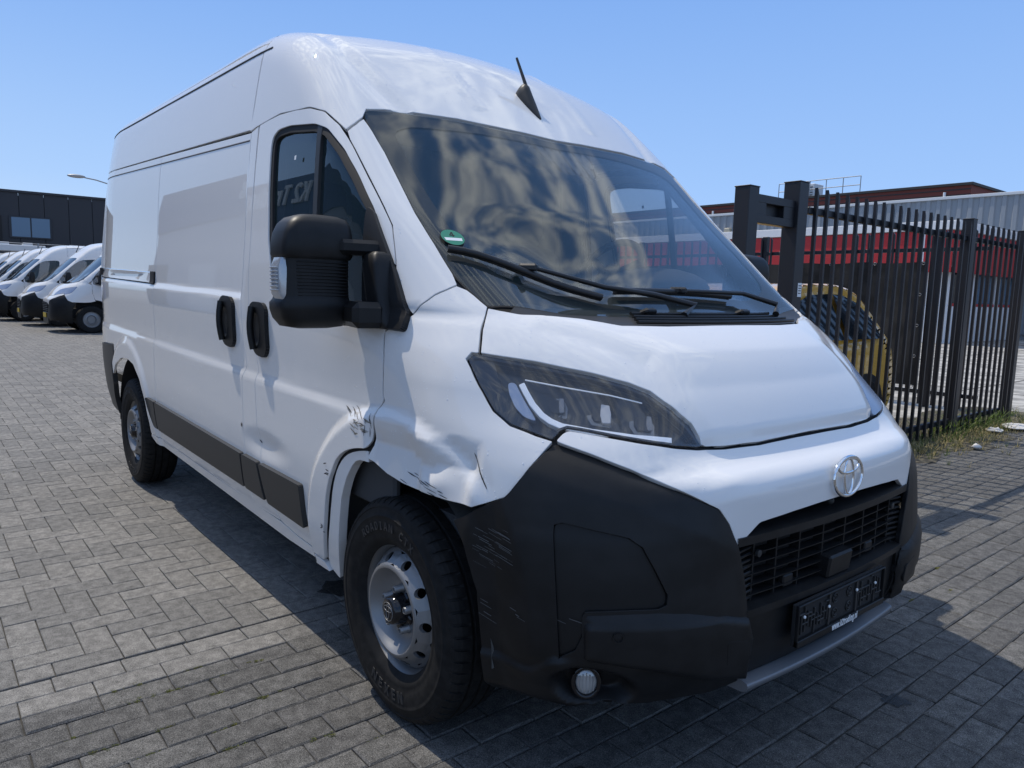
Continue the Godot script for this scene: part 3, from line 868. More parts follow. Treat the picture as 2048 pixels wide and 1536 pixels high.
const POD_LOW := [Vector3(0.710,0.578,0.873),Vector3(0.730,0.581,0.853),Vector3(0.749,0.583,0.831),Vector3(0.767,0.585,0.808),Vector3(0.784,0.586,0.784),Vector3(0.800,0.586,0.758),Vector3(0.815,0.586,0.731),Vector3(0.826,0.583,0.708),Vector3(0.836,0.580,0.685),Vector3(0.846,0.577,0.659),Vector3(0.857,0.569,0.625),Vector3(0.867,0.559,0.587),Vector3(0.875,0.547,0.546),Vector3(0.881,0.534,0.501),Vector3(0.887,0.520,0.454),Vector3(0.888,0.493,0.444),Vector3(0.889,0.465,0.433),Vector3(0.887,0.435,0.435),Vector3(0.884,0.405,0.437),Vector3(0.881,0.373,0.436),Vector3(0.874,0.338,0.431),Vector3(0.872,0.354,0.487),Vector3(0.868,0.368,0.539),Vector3(0.862,0.378,0.586),Vector3(0.855,0.391,0.622),Vector3(0.846,0.402,0.655),Vector3(0.836,0.412,0.685),Vector3(0.822,0.422,0.717),Vector3(0.807,0.430,0.747),Vector3(0.791,0.437,0.775),Vector3(0.773,0.443,0.801),Vector3(0.754,0.448,0.825),Vector3(0.734,0.451,0.848),Vector3(0.712,0.454,0.869),Vector3(0.708,0.466,0.874),Vector3(0.708,0.500,0.876),Vector3(0.707,0.534,0.877),Vector3(0.706,0.566,0.878)]
const LOW_LINE := [Vector3(0.430,0.402,0.976),Vector3(0.485,0.398,0.967),Vector3(0.557,0.403,0.950),Vector3(0.619,0.408,0.925),Vector3(0.645,0.423,0.913),Vector3(0.662,0.449,0.907)]
const FACET_1 := [Vector3(0.513,0.909,0.945),Vector3(0.538,0.903,0.932),Vector3(0.562,0.897,0.919),Vector3(0.585,0.891,0.905),Vector3(0.608,0.884,0.890),Vector3(0.631,0.878,0.873),Vector3(0.652,0.870,0.856),Vector3(0.673,0.863,0.839),Vector3(0.693,0.856,0.820),Vector3(0.714,0.846,0.800),Vector3(0.735,0.836,0.780),Vector3(0.754,0.825,0.758),Vector3(0.772,0.815,0.735),Vector3(0.790,0.803,0.712),Vector3(0.806,0.793,0.687),Vector3(0.821,0.781,0.661),Vector3(0.836,0.769,0.634),Vector3(0.848,0.756,0.603),Vector3(0.858,0.740,0.574),Vector3(0.866,0.723,0.541),Vector3(0.872,0.703,0.504)]
const FACET_2 := [Vector3(0.496,0.827,0.974),Vector3(0.512,0.802,0.972),Vector3(0.527,0.776,0.970),Vector3(0.538,0.755,0.969),Vector3(0.549,0.733,0.968),Vector3(0.558,0.711,0.966),Vector3(0.567,0.689,0.963),Vector3(0.576,0.661,0.961),Vector3(0.583,0.634,0.958),Vector3(0.590,0.606,0.955),Vector3(0.593,0.583,0.954),Vector3(0.595,0.561,0.953),Vector3(0.596,0.538,0.951),Vector3(0.596,0.507,0.950),Vector3(0.595,0.476,0.947),Vector3(0.593,0.444,0.944)]
const HATCH := [Vector3(0.877,0.483,0.548),Vector3(0.885,0.462,0.462),Vector3(0.883,0.416,0.454),Vector3(0.881,0.402,0.470),Vector3(0.874,0.414,0.541)]
const WINDOW := [Vector3(-1.036,1.881,0.965),Vector3(-1.030,1.929,0.958),Vector3(-0.981,1.953,0.955),Vector3(-0.864,1.952,0.955),Vector3(-0.746,1.937,0.956),Vector3(-0.639,1.924,0.957),Vector3(-0.592,1.910,0.954),Vector3(-0.552,1.897,0.950),Vector3(-0.509,1.867,0.949),Vector3(-0.469,1.838,0.947),Vector3(-0.431,1.810,0.944),Vector3(-0.394,1.775,0.944),Vector3(-0.357,1.742,0.945),Vector3(-0.322,1.709,0.945),Vector3(-0.286,1.672,0.947),Vector3(-0.250,1.636,0.949),Vector3(-0.216,1.602,0.951),Vector3(-0.199,1.581,0.952),Vector3(-0.182,1.561,0.954),Vector3(-0.158,1.528,0.956),Vector3(-0.135,1.497,0.959),Vector3(-0.112,1.465,0.961),Vector3(-0.092,1.435,0.964),Vector3(-0.071,1.404,0.966),Vector3(-0.051,1.374,0.969),Vector3(-0.052,1.344,0.977),Vector3(-0.053,1.314,0.985),Vector3(-0.062,1.283,0.988),Vector3(-0.058,1.253,0.999),Vector3(-0.091,1.240,1.006),Vector3(-0.127,1.227,1.012),Vector3(-0.203,1.225,1.015),Vector3(-0.287,1.222,1.017),Vector3(-0.376,1.220,1.017),Vector3(-0.471,1.217,1.018),Vector3(-0.546,1.226,1.018),Vector3(-0.625,1.235,1.018),Vector3(-0.708,1.245,1.018),Vector3(-0.778,1.280,1.016),Vector3(-0.851,1.316,1.014),Vector3(-0.893,1.361,1.012),Vector3(-0.935,1.407,1.010),Vector3(-0.949,1.446,1.007),Vector3(-0.964,1.485,1.005),Vector3(-0.979,1.525,1.001),Vector3(-0.987,1.574,0.997),Vector3(-0.996,1.623,0.992),Vector3(-1.006,1.672,0.988),Vector3(-1.015,1.722,0.983)]
const WIPER_1 := [Vector3(0.042,1.461,0.843),Vector3(0.126,1.407,0.606),Vector3(0.241,1.325,0.383)]
const ARM_1 := [Vector3(0.134,1.399,0.592),Vector3(0.214,1.346,0.356),Vector3(0.257,1.325,0.156),Vector3(0.320,1.289,0.002)]
const WIPER_2 := [Vector3(0.217,1.347,0.300),Vector3(0.226,1.350,-0.015),Vector3(0.224,1.340,-0.338)]
const ARM_2 := [Vector3(0.236,1.343,-0.004),Vector3(0.214,1.341,-0.419),Vector3(0.269,1.301,-0.584)]
const MIRROR_BASE := [Vector3(-0.224,1.594,0.958),Vector3(-0.202,1.585,0.952),Vector3(-0.118,1.481,0.958),Vector3(-0.050,1.397,0.961),Vector3(0.021,1.301,0.968),Vector3(0.047,1.258,0.975),Vector3(0.050,1.223,0.990),Vector3(-0.047,1.227,1.004),Vector3(-0.144,1.234,1.012),Vector3(-0.175,1.373,0.995)]
const SCRAPE_1 := [Vector3(-0.241,0.929,1.022),Vector3(-0.122,0.923,1.022),Vector3(-0.059,0.930,1.022)]
const SCRAPE_2 := [Vector3(-0.165,0.927,1.022),Vector3(-0.053,0.952,1.022),Vector3(-0.052,0.903,1.022),Vector3(-0.122,0.894,1.022)]
const CAP_DIR := Vector3(0.45, 0.65, 0.61)
const BONNET_DIR := Vector3(0.60, 0.80, 0.0)
const UPPER_DIR := Vector3(0.90, 0.43, 0.0)
const CORNER_DIR := Vector3(0.72, 0.05, 0.69)
const HEAD_DIR := Vector3(0.62, 0.35, 0.70)
const SIDE := Vector3(0, 0, 1)


func mid_y(x: float) -> float: return 1.992 + 0.0468 * (-1.297 - x)
func gutter_y(x: float) -> float: return 2.350 + 0.026 * (-1.264 - x)


func front_x(y: float, z: float) -> float:
	var yb := y + 0.018
	return at_y(tG, yb) - at_y(tB, yb) * z * z


func door_outline() -> Array:
	var l := V3([[-1.215, 2.020], [-1.17, 1.52], [-1.176, 1.367], [-1.164, 1.281], [-1.122, 1.117], [-1.072, 1.008], [-1.092, 0.945], [-1.078, 0.81], [-1.072, 0.726], [-1.053, 0.629], [-0.995, 0.452], [-0.93, 0.390], [-0.80, 0.372]])
	var up := DOOR_FRONT.duplicate()
	up.reverse()
	l.append_array(up)
	l.append_array(V3([[-0.02, 1.27], [-0.04, 1.33]]))
	var e := DOOR_EDGE.duplicate()
	e.reverse()
	l.append_array(e)
	l.append_array(V3([[-0.602, 1.963], [-0.70, 1.989], [-0.84, 2.004], [-0.979, 2.012], [-1.10, 2.008], [-1.19, 2.002]]))
	l.remove_at(0)
	return l


func slide_front() -> Array:
	return [[-1.240, 0.640], [-1.237, 0.807], [-1.243, 0.944], [-1.206, 1.010], [-1.235, 1.090], [-1.254, 1.289], [-1.238, 1.367], [-1.238, 1.534], [-1.276, 1.985]]


func pillar_outline() -> Array:
	var l: Array = PILLAR.duplicate()
	l.append(Vector3(-0.04, 1.33, 0.962))
	var e := DOOR_EDGE.duplicate()
	e.reverse()
	for q in e:
		if q.x > -0.45: l.append(q)
	return l


func rear_outline() -> Array:
	return V3([[-2.71, mid_y(-2.71)], [-4.425, mid_y(-4.425)], [-4.425, 0.885], [-3.80, 0.918], [-3.80, 0.70], [-3.70, 0.78], [-3.52, 0.838], [-3.35, 0.853], [-3.17, 0.828], [-3.03, 0.75], [-2.945, 0.62], [-2.93, 0.50], [-2.965, 0.42], [-2.71, 0.412]])


func slide_outline() -> Array:
	var l := V3([[-2.71, mid_y(-2.71)], [-2.71, 0.412], [-1.9, 0.395], [-1.245, 0.385]])
	l.append_array(V3(slide_front()))
	return l


func b_pillar_outline() -> Array:
	var l := V3([[-1.245, 0.385]])
	l.append_array(V3(slide_front()))
	l.append_array(V3([[-1.20, 1.999], [-1.17, 1.52], [-1.176, 1.367], [-1.164, 1.281], [-1.122, 1.117], [-1.072, 1.008], [-1.092, 0.945], [-1.078, 0.81], [-1.072, 0.726], [-1.053, 0.629], [-0.995, 0.452], [-0.94, 0.392]]))
	return l


func shell(root: Node3D, cell: float, fl: float, near: bool) -> void:
	# the sheet metal of a van; near: with gaps, pressed ribs and the finer grid
	var W: Material = M.white_paint
	var g := 0.0028 if near else 0.0
	var cap_disp = null
	var bonnet_disp = null
	var corner_disp = null
	if near:
		cap_disp = func(p: Vector3) -> float:
			var q := Vector3(p.x, p.y, absf(p.z))
			var d := line_dist(q, RIB_A)
			var h := -0.011 * (1.0 - smoothstep(0.010, 0.050, d))
			h += 0.005 * (1.0 - smoothstep(0.006, 0.026, line_dist(p, RIB_B)))
			h += 0.005 * (1.0 - smoothstep(0.006, 0.026, line_dist(p, RIB_C)))
			return h
		var cr := CREASE.duplicate()
		cr.push_front(Vector3(0.33, 1.28, 0.70))
		cr.append(Vector3(0.80, 0.90, 0.40))
		var sh := Outline.new(mir([Vector3(0.30, 1.33, 0)] + cr + [Vector3(0.86, 0.88, 0)]), BONNET_DIR)
		bonnet_disp = func(p: Vector3) -> float:
			var a := (sh as Outline).inside(p)
			var h := 0.0125 * (1.0 - smoothstep(-0.004, 0.085, -a) * 0.35 - 0.65 * clampf(-a / 0.07, 0.0, 1.0))
			h -= 0.012 * smoothstep(0.984, 0.955, p.y + 0.01 * absf(p.z))
			h += 0.009 * maxf(0.0, 1.0 - absf(p.y - 1.172) / 0.085) * (1.0 - smoothstep(0.40, 0.52, absf(p.z)))
			return h
		var fa := Outline.new(FACET_1 + [Vector3(0.90, 0.60, 0.49), Vector3(0.9, 0.2, 0.45), Vector3(0.35, 0.2, 1.0), Vector3(0.33, 0.75, 1.02)], CORNER_DIR)
		var fb := Outline.new(FACET_2 + [Vector3(0.9, 0.42, 0.5), Vector3(0.9, 0.8, 0.5), Vector3(0.56, 0.95, 0.90)], CORNER_DIR)
		var hat := Outline.new(HATCH, CORNER_DIR)
		corner_disp = func(p: Vector3) -> float:
			var a := (fa as Outline).inside(p)
			var h := 0.017 * (1.0 - clampf(-a / 0.085, 0.0, 1.0)) - 0.006
			var b := (fb as Outline).inside(p)
			h -= 0.020 * clampf(-b / 0.09, 0.0, 1.0)
			h *= smoothstep(0.0, 0.05, p.x - 0.33)
			h += 0.012 * smoothstep(0.008, -0.008, p.y - 0.400 - 0.05 * smoothstep(0.58, 0.66, p.x)) * (1.0 - smoothstep(0.655, 0.70, p.x))
			var f := Vector2((p.x - 0.712) / 0.075, (p.y - 0.370) / 0.060).length()
			h -= 0.05 * (1.0 - smoothstep(0.75, 1.1, f))
			h -= 0.05 * smoothstep(0.32, 0.23, p.y)
			return h
	var cp := panel(CAP, CAP_DIR, {"cell": cell * 0.8, "gap": g, "flange": fl, "half": true, "disp": cap_disp})
	part("roof_front_cap", cp, W, root)
	var fx := V3([[-4.42, 2.6], [-1.284, 2.6]], 0.885)
	var roof := panel([Vector3(-4.42, 2.4, 0.868), Vector3(-1.284, 2.4, 0.868), Vector3(-1.284, 2.4, -0.868), Vector3(-4.42, 2.4, -0.868)], Vector3(0, 1, 0), {"cell": cell * 2.0, "flange": fl})
	part("roof", roof, W, root)
	part("bonnet", panel(mir(BONNET), BONNET_DIR, {"cell": 0.011 if near else cell, "gap": g * 1.3, "flange": fl, "disp": bonnet_disp}), W, root)
	var upper_disp = null
	if near:
		upper_disp = func(p: Vector3) -> float:
			return -0.010 * (1.0 - smoothstep(0.55, 1.0, Vector2((absf(p.z) - 0.62) / 0.34, (p.y - 0.80) / 0.16).length())) * 0.0
	part("front_panel", panel(mir(UPPER), UPPER_DIR, {"cell": cell * 0.7, "gap": g * 0.7, "flange": fl, "round": 0.008}), W, root)
	for side in [1, -1]:
		var turn := func(m: MB) -> MB: return m if side > 0 else m.mirrored()
		dented = near and side > 0
		part("fender", (turn as Callable).call(panel(FENDER, Vector3(0.25, 0.12, 1.0), {"cell": cell * 0.55, "gap": g * 0.8, "flange": fl})), W, root)
		part("windscreen_pillar", (turn as Callable).call(panel(pillar_outline(), Vector3(0.5, 0.35, 0.8), {"cell": cell, "gap": g * 0.6, "flange": fl})), W, root)
		var door := part("front_door", (turn as Callable).call(panel(door_outline(), SIDE, {"cell": cell * 0.6, "gap": g * 1.2, "flange": fl, "holes": [WINDOW], "hole_round": 0.03, "round": 0.012})), W, root)
		part("window_pane", (turn as Callable).call(panel(WINDOW, SIDE, {"cell": 0.06, "off": -0.016, "flange": 0.0, "round": 0.03})), M.side_glass, door)
		if near:
			var wo := Outline.new(WINDOW, SIDE)
			var inner := Geometry2D.offset_polygon(rounded(wo.poly, 0.03), 0.026, Geometry2D.JOIN_ROUND)
			inner = Geometry2D.offset_polygon(rounded(wo.poly, 0.03), -0.026, Geometry2D.JOIN_ROUND)
			var hole := []
			for q in inner[0]: hole.append(wo.U * q.x + wo.V * q.y)
			part("window_seal", (turn as Callable).call(panel(WINDOW, SIDE, {"cell": 0.03, "off": -0.006, "flange": 0.012, "holes": [hole], "round": 0.03})), M.dull_black, door)
			part("window_bar", (turn as Callable).call(panel(V3([[-0.622, 1.925], [-0.59, 1.925], [-0.52, 1.23], [-0.552, 1.23]]), SIDE, {"cell": 0.03, "off": -0.004, "flange": 0.01})), M.grey_trim, door)
			part("rear_side_panel", (turn as Callable).call(panel(rear_outline(), SIDE, {"cell": 0.014, "gap": g * 1.3, "flange": fl, "round": 0.015})), W, root)
			var sd := part("sliding_door", (turn as Callable).call(panel(slide_outline(), SIDE, {"cell": 0.014 if side > 0 else 0.04, "gap": g * 1.3, "flange": fl, "round": 0.008})), W, root)
			part("door_pillar", (turn as Callable).call(panel(b_pillar_outline(), SIDE, {"cell": cell * 0.7, "gap": g * 0.7, "flange": fl})), W, root)
			part("sill", (turn as Callable).call(panel(V3([[-2.965, 0.415], [-1.9, 0.39], [-0.945, 0.383], [-0.80, 0.366], [-0.495, 0.353], [-0.47, 0.325], [-0.9, 0.318], [-2.9, 0.365], [-2.99, 0.395]]), SIDE, {"cell": 0.03, "gap": 0.001, "flange": 0.05, "off": -0.002})), W, root)
			part("wheel_arch_lip", (turn as Callable).call(panel(LIP, SIDE, {"cell": 0.015, "flange": 0.03, "off": -0.012, "gap": 0.003})), W, root)
			if side > 0:
				for h in [[sd, -1.415, 1.185], [door, -1.035, 1.172]]:
					var bx: float = h[1]
					var by: float = h[2]
					var hs := V3([[bx - 0.085, by + 0.088], [bx - 0.05, by + 0.108], [bx + 0.055, by + 0.105], [bx + 0.088, by + 0.08], [bx + 0.092, by - 0.08], [bx + 0.06, by - 0.112], [bx - 0.03, by - 0.105], [bx - 0.075, by - 0.06]])
					var hd := part("handle", panel(hs, SIDE, {"cell": 0.012, "off": 0.016, "flange": 0.018, "round": 0.03, "disp": func(p: Vector3) -> float:
						var q := Vector2((p.x - bx + 0.022) / 0.05, (p.y - by) / 0.078).length()
						return -0.011 * (1.0 - smoothstep(0.62, 1.0, q))}), M.black_plastic, h[0])
					var gr := MB.new()
					var gp := []
					for k in 9:
						var t := k / 8.0
						gp.append(Vector3(bx - 0.03 + 0.012 * t, by + 0.088 - 0.17 * t, 1.040 + 0.010 * sin(PI * t)))
					gr.tube(gp, 0.014, 10)
					part("grip", gr, M.black_plastic, hd)
			for tr in [[sd, [[-2.70, 0.652], [-1.262, 0.620], [-1.262, 0.470], [-2.70, 0.487]]], [root, [[-2.885, 0.655], [-2.722, 0.652], [-2.722, 0.488], [-2.80, 0.490]]], [root, [[-1.243, 0.620], [-1.066, 0.618], [-1.02, 0.466], [-1.243, 0.470]]], [door, [[-1.042, 0.618], [-0.632, 0.617], [-0.628, 0.452], [-0.985, 0.462]]]]:
				part("rub_strip", (turn as Callable).call(panel(V3(tr[1]), SIDE, {"cell": 0.03, "off": 0.020, "flange": 0.024, "round": 0.012})), M.grey_trim, tr[0])
		else:
			part("side_panel", (turn as Callable).call(panel(V3([[-1.10, 2.0], [-4.42, 2.12], [-4.42, 0.60], [-3.92, 0.58], [-3.85, 0.70], [-3.70, 0.80], [-3.45, 0.853], [-3.17, 0.828], [-3.03, 0.75], [-2.945, 0.62], [-2.93, 0.40], [-0.5, 0.33], [-0.44, 0.5], [-1.05, 0.5]]), SIDE, {"cell": cell, "flange": 0.0})), W, root)
		part("upper_side_panel", (turn as Callable).call(panel(V3([[-4.425, mid_y(-4.425) + 0.004], [-1.2855, mid_y(-1.2855) + 0.004], [-1.2855, gutter_y(-1.2855) + 0.01], [-4.425, gutter_y(-4.425) + 0.01]]), SIDE, {"cell": cell * 1.3, "gap": g * 0.8, "flange": fl})), W, root)
		part("rear_bumper", (turn as Callable).call(panel(V3([[-4.43, 0.88], [-3.81, 0.91], [-3.81, 0.64], [-3.855, 0.50], [-3.87, 0.41], [-4.43, 0.43]]), SIDE, {"cell": cell, "off": 0.004, "flange": 0.03, "round": 0.01})), M.grey_trim, root)
		part("bumper_corner", (turn as Callable).call(panel(CORNER, CORNER_DIR, {"cell": 0.0075 if near and side > 0 else cell, "gap": g * 0.7, "flange": fl, "disp": corner_disp, "holes": [POD_REC] if near else []})), M.black_plastic, root)
		if near:
			var c2: Callable = corner_disp
			part("inset_plate", (turn as Callable).call(panel(POD_REC, CORNER_DIR, {"cell": 0.010 if side > 0 else 0.03, "gap": 0.0022, "flange": 0.02, "round": 0.012, "disp": func(p: Vector3) -> float: return c2.call(p) - 0.009})), M.black_plastic, root)
			seal(root, POD_REC, CORNER_DIR, 0.018, side < 0)
			var lo := Outline.new(POD_LOW, CORNER_DIR)
			var pod := part("lower_pod", (turn as Callable).call(panel(POD_LOW, CORNER_DIR, {"cell": 0.0065 if side > 0 else 0.03, "flange": 0.05, "round": 0.025, "disp": func(p: Vector3) -> float:
				var d := maxf(0.0, (lo as Outline).inside(p))
				var soft := 0.055 if p.y > 0.545 else 0.018
				var t := clampf(d / soft, 0.0, 1.0)
				return 0.006 + 0.020 * (1.0 - (1.0 - t) * (1.0 - t))})), M.black_plastic, root)
			part("tow_hook_cover", (turn as Callable).call(panel(HATCH, CORNER_DIR, {"cell": 0.012, "off": 0.0272, "flange": 0.004, "round": 0.012})), M.black_plastic, pod)
		headlamp(root, turn, near and side > 0)
	dented = true
	if near:
		seal(root, mir(BONNET), BONNET_DIR, 0.022, false)
		seal(root, mir(SCREEN), Vector3(0.7, 0.7, 0), 0.014, false, 0.002)
		for side in [1, -1]:
			seal(root, door_outline(), SIDE, 0.020, side < 0)
			seal(root, HEAD, HEAD_DIR, 0.024, side < 0)
			seal(root, slide_outline(), SIDE, 0.022, side < 0)
		for side in [1.0, -1.0]:
			var gut := MB.new()
			var gl := []
			for k in 31:
				var x := lerpf(-4.40, -1.20, k / 30.0)
				var q := hit(Vector3(x, gutter_y(x) - 0.026, side * 1.5), Vector3(0, 0, -side))
				gl.append(q)
			gut.tube(gl, 0.0045, 6)
			part("gutter_seam", gut, M.grey_trim, root)
			var led := MB.new()
			var ll := []
			for k in 31:
				var x := lerpf(-4.32, -1.285, k / 30.0)
				ll.append(hit(Vector3(x, mid_y(x) - 0.040, side * 1.5), Vector3(0, 0, -side)) + Vector3(0, 0, -0.001 * side))
			led.tube(ll, 0.0042, 6)
			part("pressed_edge", led, M.seam_grey, root)
	# windscreen: black printed border and the pane
	var scr := mir(SCREEN)
	var so := Outline.new(scr, Vector3(0.7, 0.7, 0))
	var pane_part := part("windscreen", panel(scr, Vector3(0.7, 0.7, 0), {"cell": cell, "off": -0.004, "flange": 0.0, "gap": g, "round": 0.035}), M.windscreen_glass if near else M.dark_glass, root)
	if near:
		part("inner_pane", panel(scr, Vector3(0.7, 0.7, 0), {"cell": cell, "off": -0.012, "flange": 0.0, "gap": 0.012, "round": 0.035}), M.inner_glass, pane_part)
		var hole := mir([Vector3(-0.378, 1.93, 0), Vector3(-0.42, 1.935, 0.40), Vector3(-0.453, 1.918, 0.69), Vector3(-0.44, 1.885, 0.762), Vector3(-0.25, 1.70, 0.775), Vector3(-0.05, 1.50, 0.775), Vector3(0.05, 1.40, 0.748), Vector3(0.115, 1.352, 0.70), Vector3(0.18, 1.328, 0.55), Vector3(0.21, 1.335, 0.2), Vector3(0.214, 1.337, 0)])
		part("printed_border", panel(scr, Vector3(0.7, 0.7, 0), {"cell": 0.035, "off": -0.008, "flange": 0.0, "holes": [hole], "round": 0.03, "hole_round": 0.05}), M.dull_black, pane_part)
		var sens := mir([Vector3(-0.378, 1.94, 0), Vector3(-0.385, 1.94, 0.17), Vector3(-0.27, 1.815, 0.10), Vector3(-0.268, 1.815, 0)])
		part("sensor_cover", panel(sens, Vector3(0.7, 0.7, 0), {"cell": 0.04, "off": -0.012, "flange": 0.03, "round": 0.02}), M.dull_black, pane_part)


func seal(root: Node3D, outline: Array, N: Vector3, depth: float, flip: bool, wide := 0.014) -> void:
	# black rubber that closes the gap round a panel from behind
	var o := Outline.new(outline, N)
	if Geometry2D.is_polygon_clockwise(o.poly): o.poly.reverse()
	var big := Geometry2D.offset_polygon(o.poly, wide, Geometry2D.JOIN_ROUND)
	var small := Geometry2D.offset_polygon(o.poly, -0.016, Geometry2D.JOIN_ROUND)
	if big.size() == 0 or small.size() == 0: return
	var a := []
	var b := []
	for q in big[0]: a.append(o.U * q.x + o.V * q.y)
	for q in small[0]: b.append(o.U * q.x + o.V * q.y)
	var m := panel(a, N, {"cell": 0.03, "off": -depth, "flange": 0.0, "holes": [b]})
	part("door_seal" if N == SIDE else "gap_seal", m.mirrored() if flip else m, M.dull_black, root)


func headlamp(root: Node3D, turn: Callable, near: bool) -> void:
	var lamp := part("headlight", turn.call(panel(HEAD, HEAD_DIR, {"cell": 0.02 if near else 0.06, "off": 0.001, "flange": 0.02, "gap": 0.004, "round": 0.01})), M.lens if near else M.lamp_blue, root)
	if not near:
		return
	part("bowl", turn.call(panel(HEAD, HEAD_DIR, {"cell": 0.02, "off": -0.045, "flange": 0.0, "gap": -0.004, "disp": func(p: Vector3) -> float:
		return -0.012 * sin(p.z * 60.0) * smoothstep(0.45, 0.55, p.x)})), M.lamp_bowl, lamp)
	var ho := Outline.new(HEAD, HEAD_DIR)
	var ring := Geometry2D.offset_polygon(ho.poly, -0.011)
	var hole := []
	for q in ring[0]: hole.append(ho.U * q.x + ho.V * q.y)
	part("black_rim", turn.call(panel(HEAD, HEAD_DIR, {"cell": 0.02, "off": -0.006, "flange": 0.04, "gap": 0.006, "holes": [hole]})), M.gloss_black, lamp)
	# the dark outer end behind the lens
	part("outer_cover", turn.call(panel(HEAD_END, HEAD_DIR, {"cell": 0.02, "off": -0.014, "flange": 0.0})), M.gloss_black, lamp)
	var band := func(l: Array, half: float, off: float) -> Array:
		var a := []
		var b := []
		for i in l.size():
			var t: Vector3 = (l[mini(i + 1, l.size() - 1)] - l[maxi(i - 1, 0)]).normalized()
			var s := t.cross(HEAD_DIR.normalized()).normalized() * half
			a.append(l[i] + s)
			b.push_front(l[i] - s)
		return a + b
	part("light_guide", turn.call(panel((band as Callable).call(DRL, 0.0070, 0.0), HEAD_DIR, {"cell": 0.012, "off": -0.012, "flange": 0.02})), M.light_guide, lamp)
	part("side_light_guide", turn.call(panel(DRL_B, HEAD_DIR, {"cell": 0.015, "off": -0.018, "flange": 0.02, "round": 0.01})), M.lamp_blue, lamp)
	var tl := MB.new()
	var tp := []
	for q in [Vector3(0.440, 1.128, 0.862), Vector3(0.520, 1.112, 0.780), Vector3(0.585, 1.092, 0.680), Vector3(0.630, 1.070, 0.600)]:
		var p := hit(q + HEAD_DIR * 0.4, -HEAD_DIR.normalized())
		tp.append(p - grad(p) * 0.016)
	tl.tube(tp, 0.0022, 6)
	part("bright_edge", turn.call(tl), M.light_guide, lamp)
	var hu := Vector3.UP.cross(HEAD_DIR.normalized()).normalized()
	var hv := HEAD_DIR.normalized().cross(hu)
	for k in 3:
		var c := Vector3(0.505, 1.062, 0.800).lerp(Vector3(0.645, 1.018, 0.600), k / 2.0)
		for e in [["lamp_module", 0.030, 0.027, -0.040, "lamp_facet"], ["reflector", 0.019, 0.018, -0.032, "lamp_bowl"], ["lamp_facet", 0.012 if k == 1 else 0.006, 0.026 if k == 1 else 0.020, -0.028, "lamp_facet_bright" if k == 1 else "lamp_facet"]]:
			var l := []
			for q in [[-1.0, 1.0], [0.55, 1.0], [1.0, 0.2], [1.0, -0.9], [-0.6, -1.0], [-1.0, -0.3]]:
				l.append(c + hu * (q[0] * float(e[1]) + (0.014 if e[0] == "lamp_facet" else 0.0)) + hv * (q[1] * float(e[2]) - q[0] * float(e[1]) * 0.25))
			part(e[0], turn.call(panel(l, HEAD_DIR, {"cell": 0.012, "off": e[3], "flange": 0.012, "round": 0.002, "disp": func(p: Vector3) -> float: return 0.010 * (p - c).dot(hu) / 0.03})), M[e[4]], lamp)


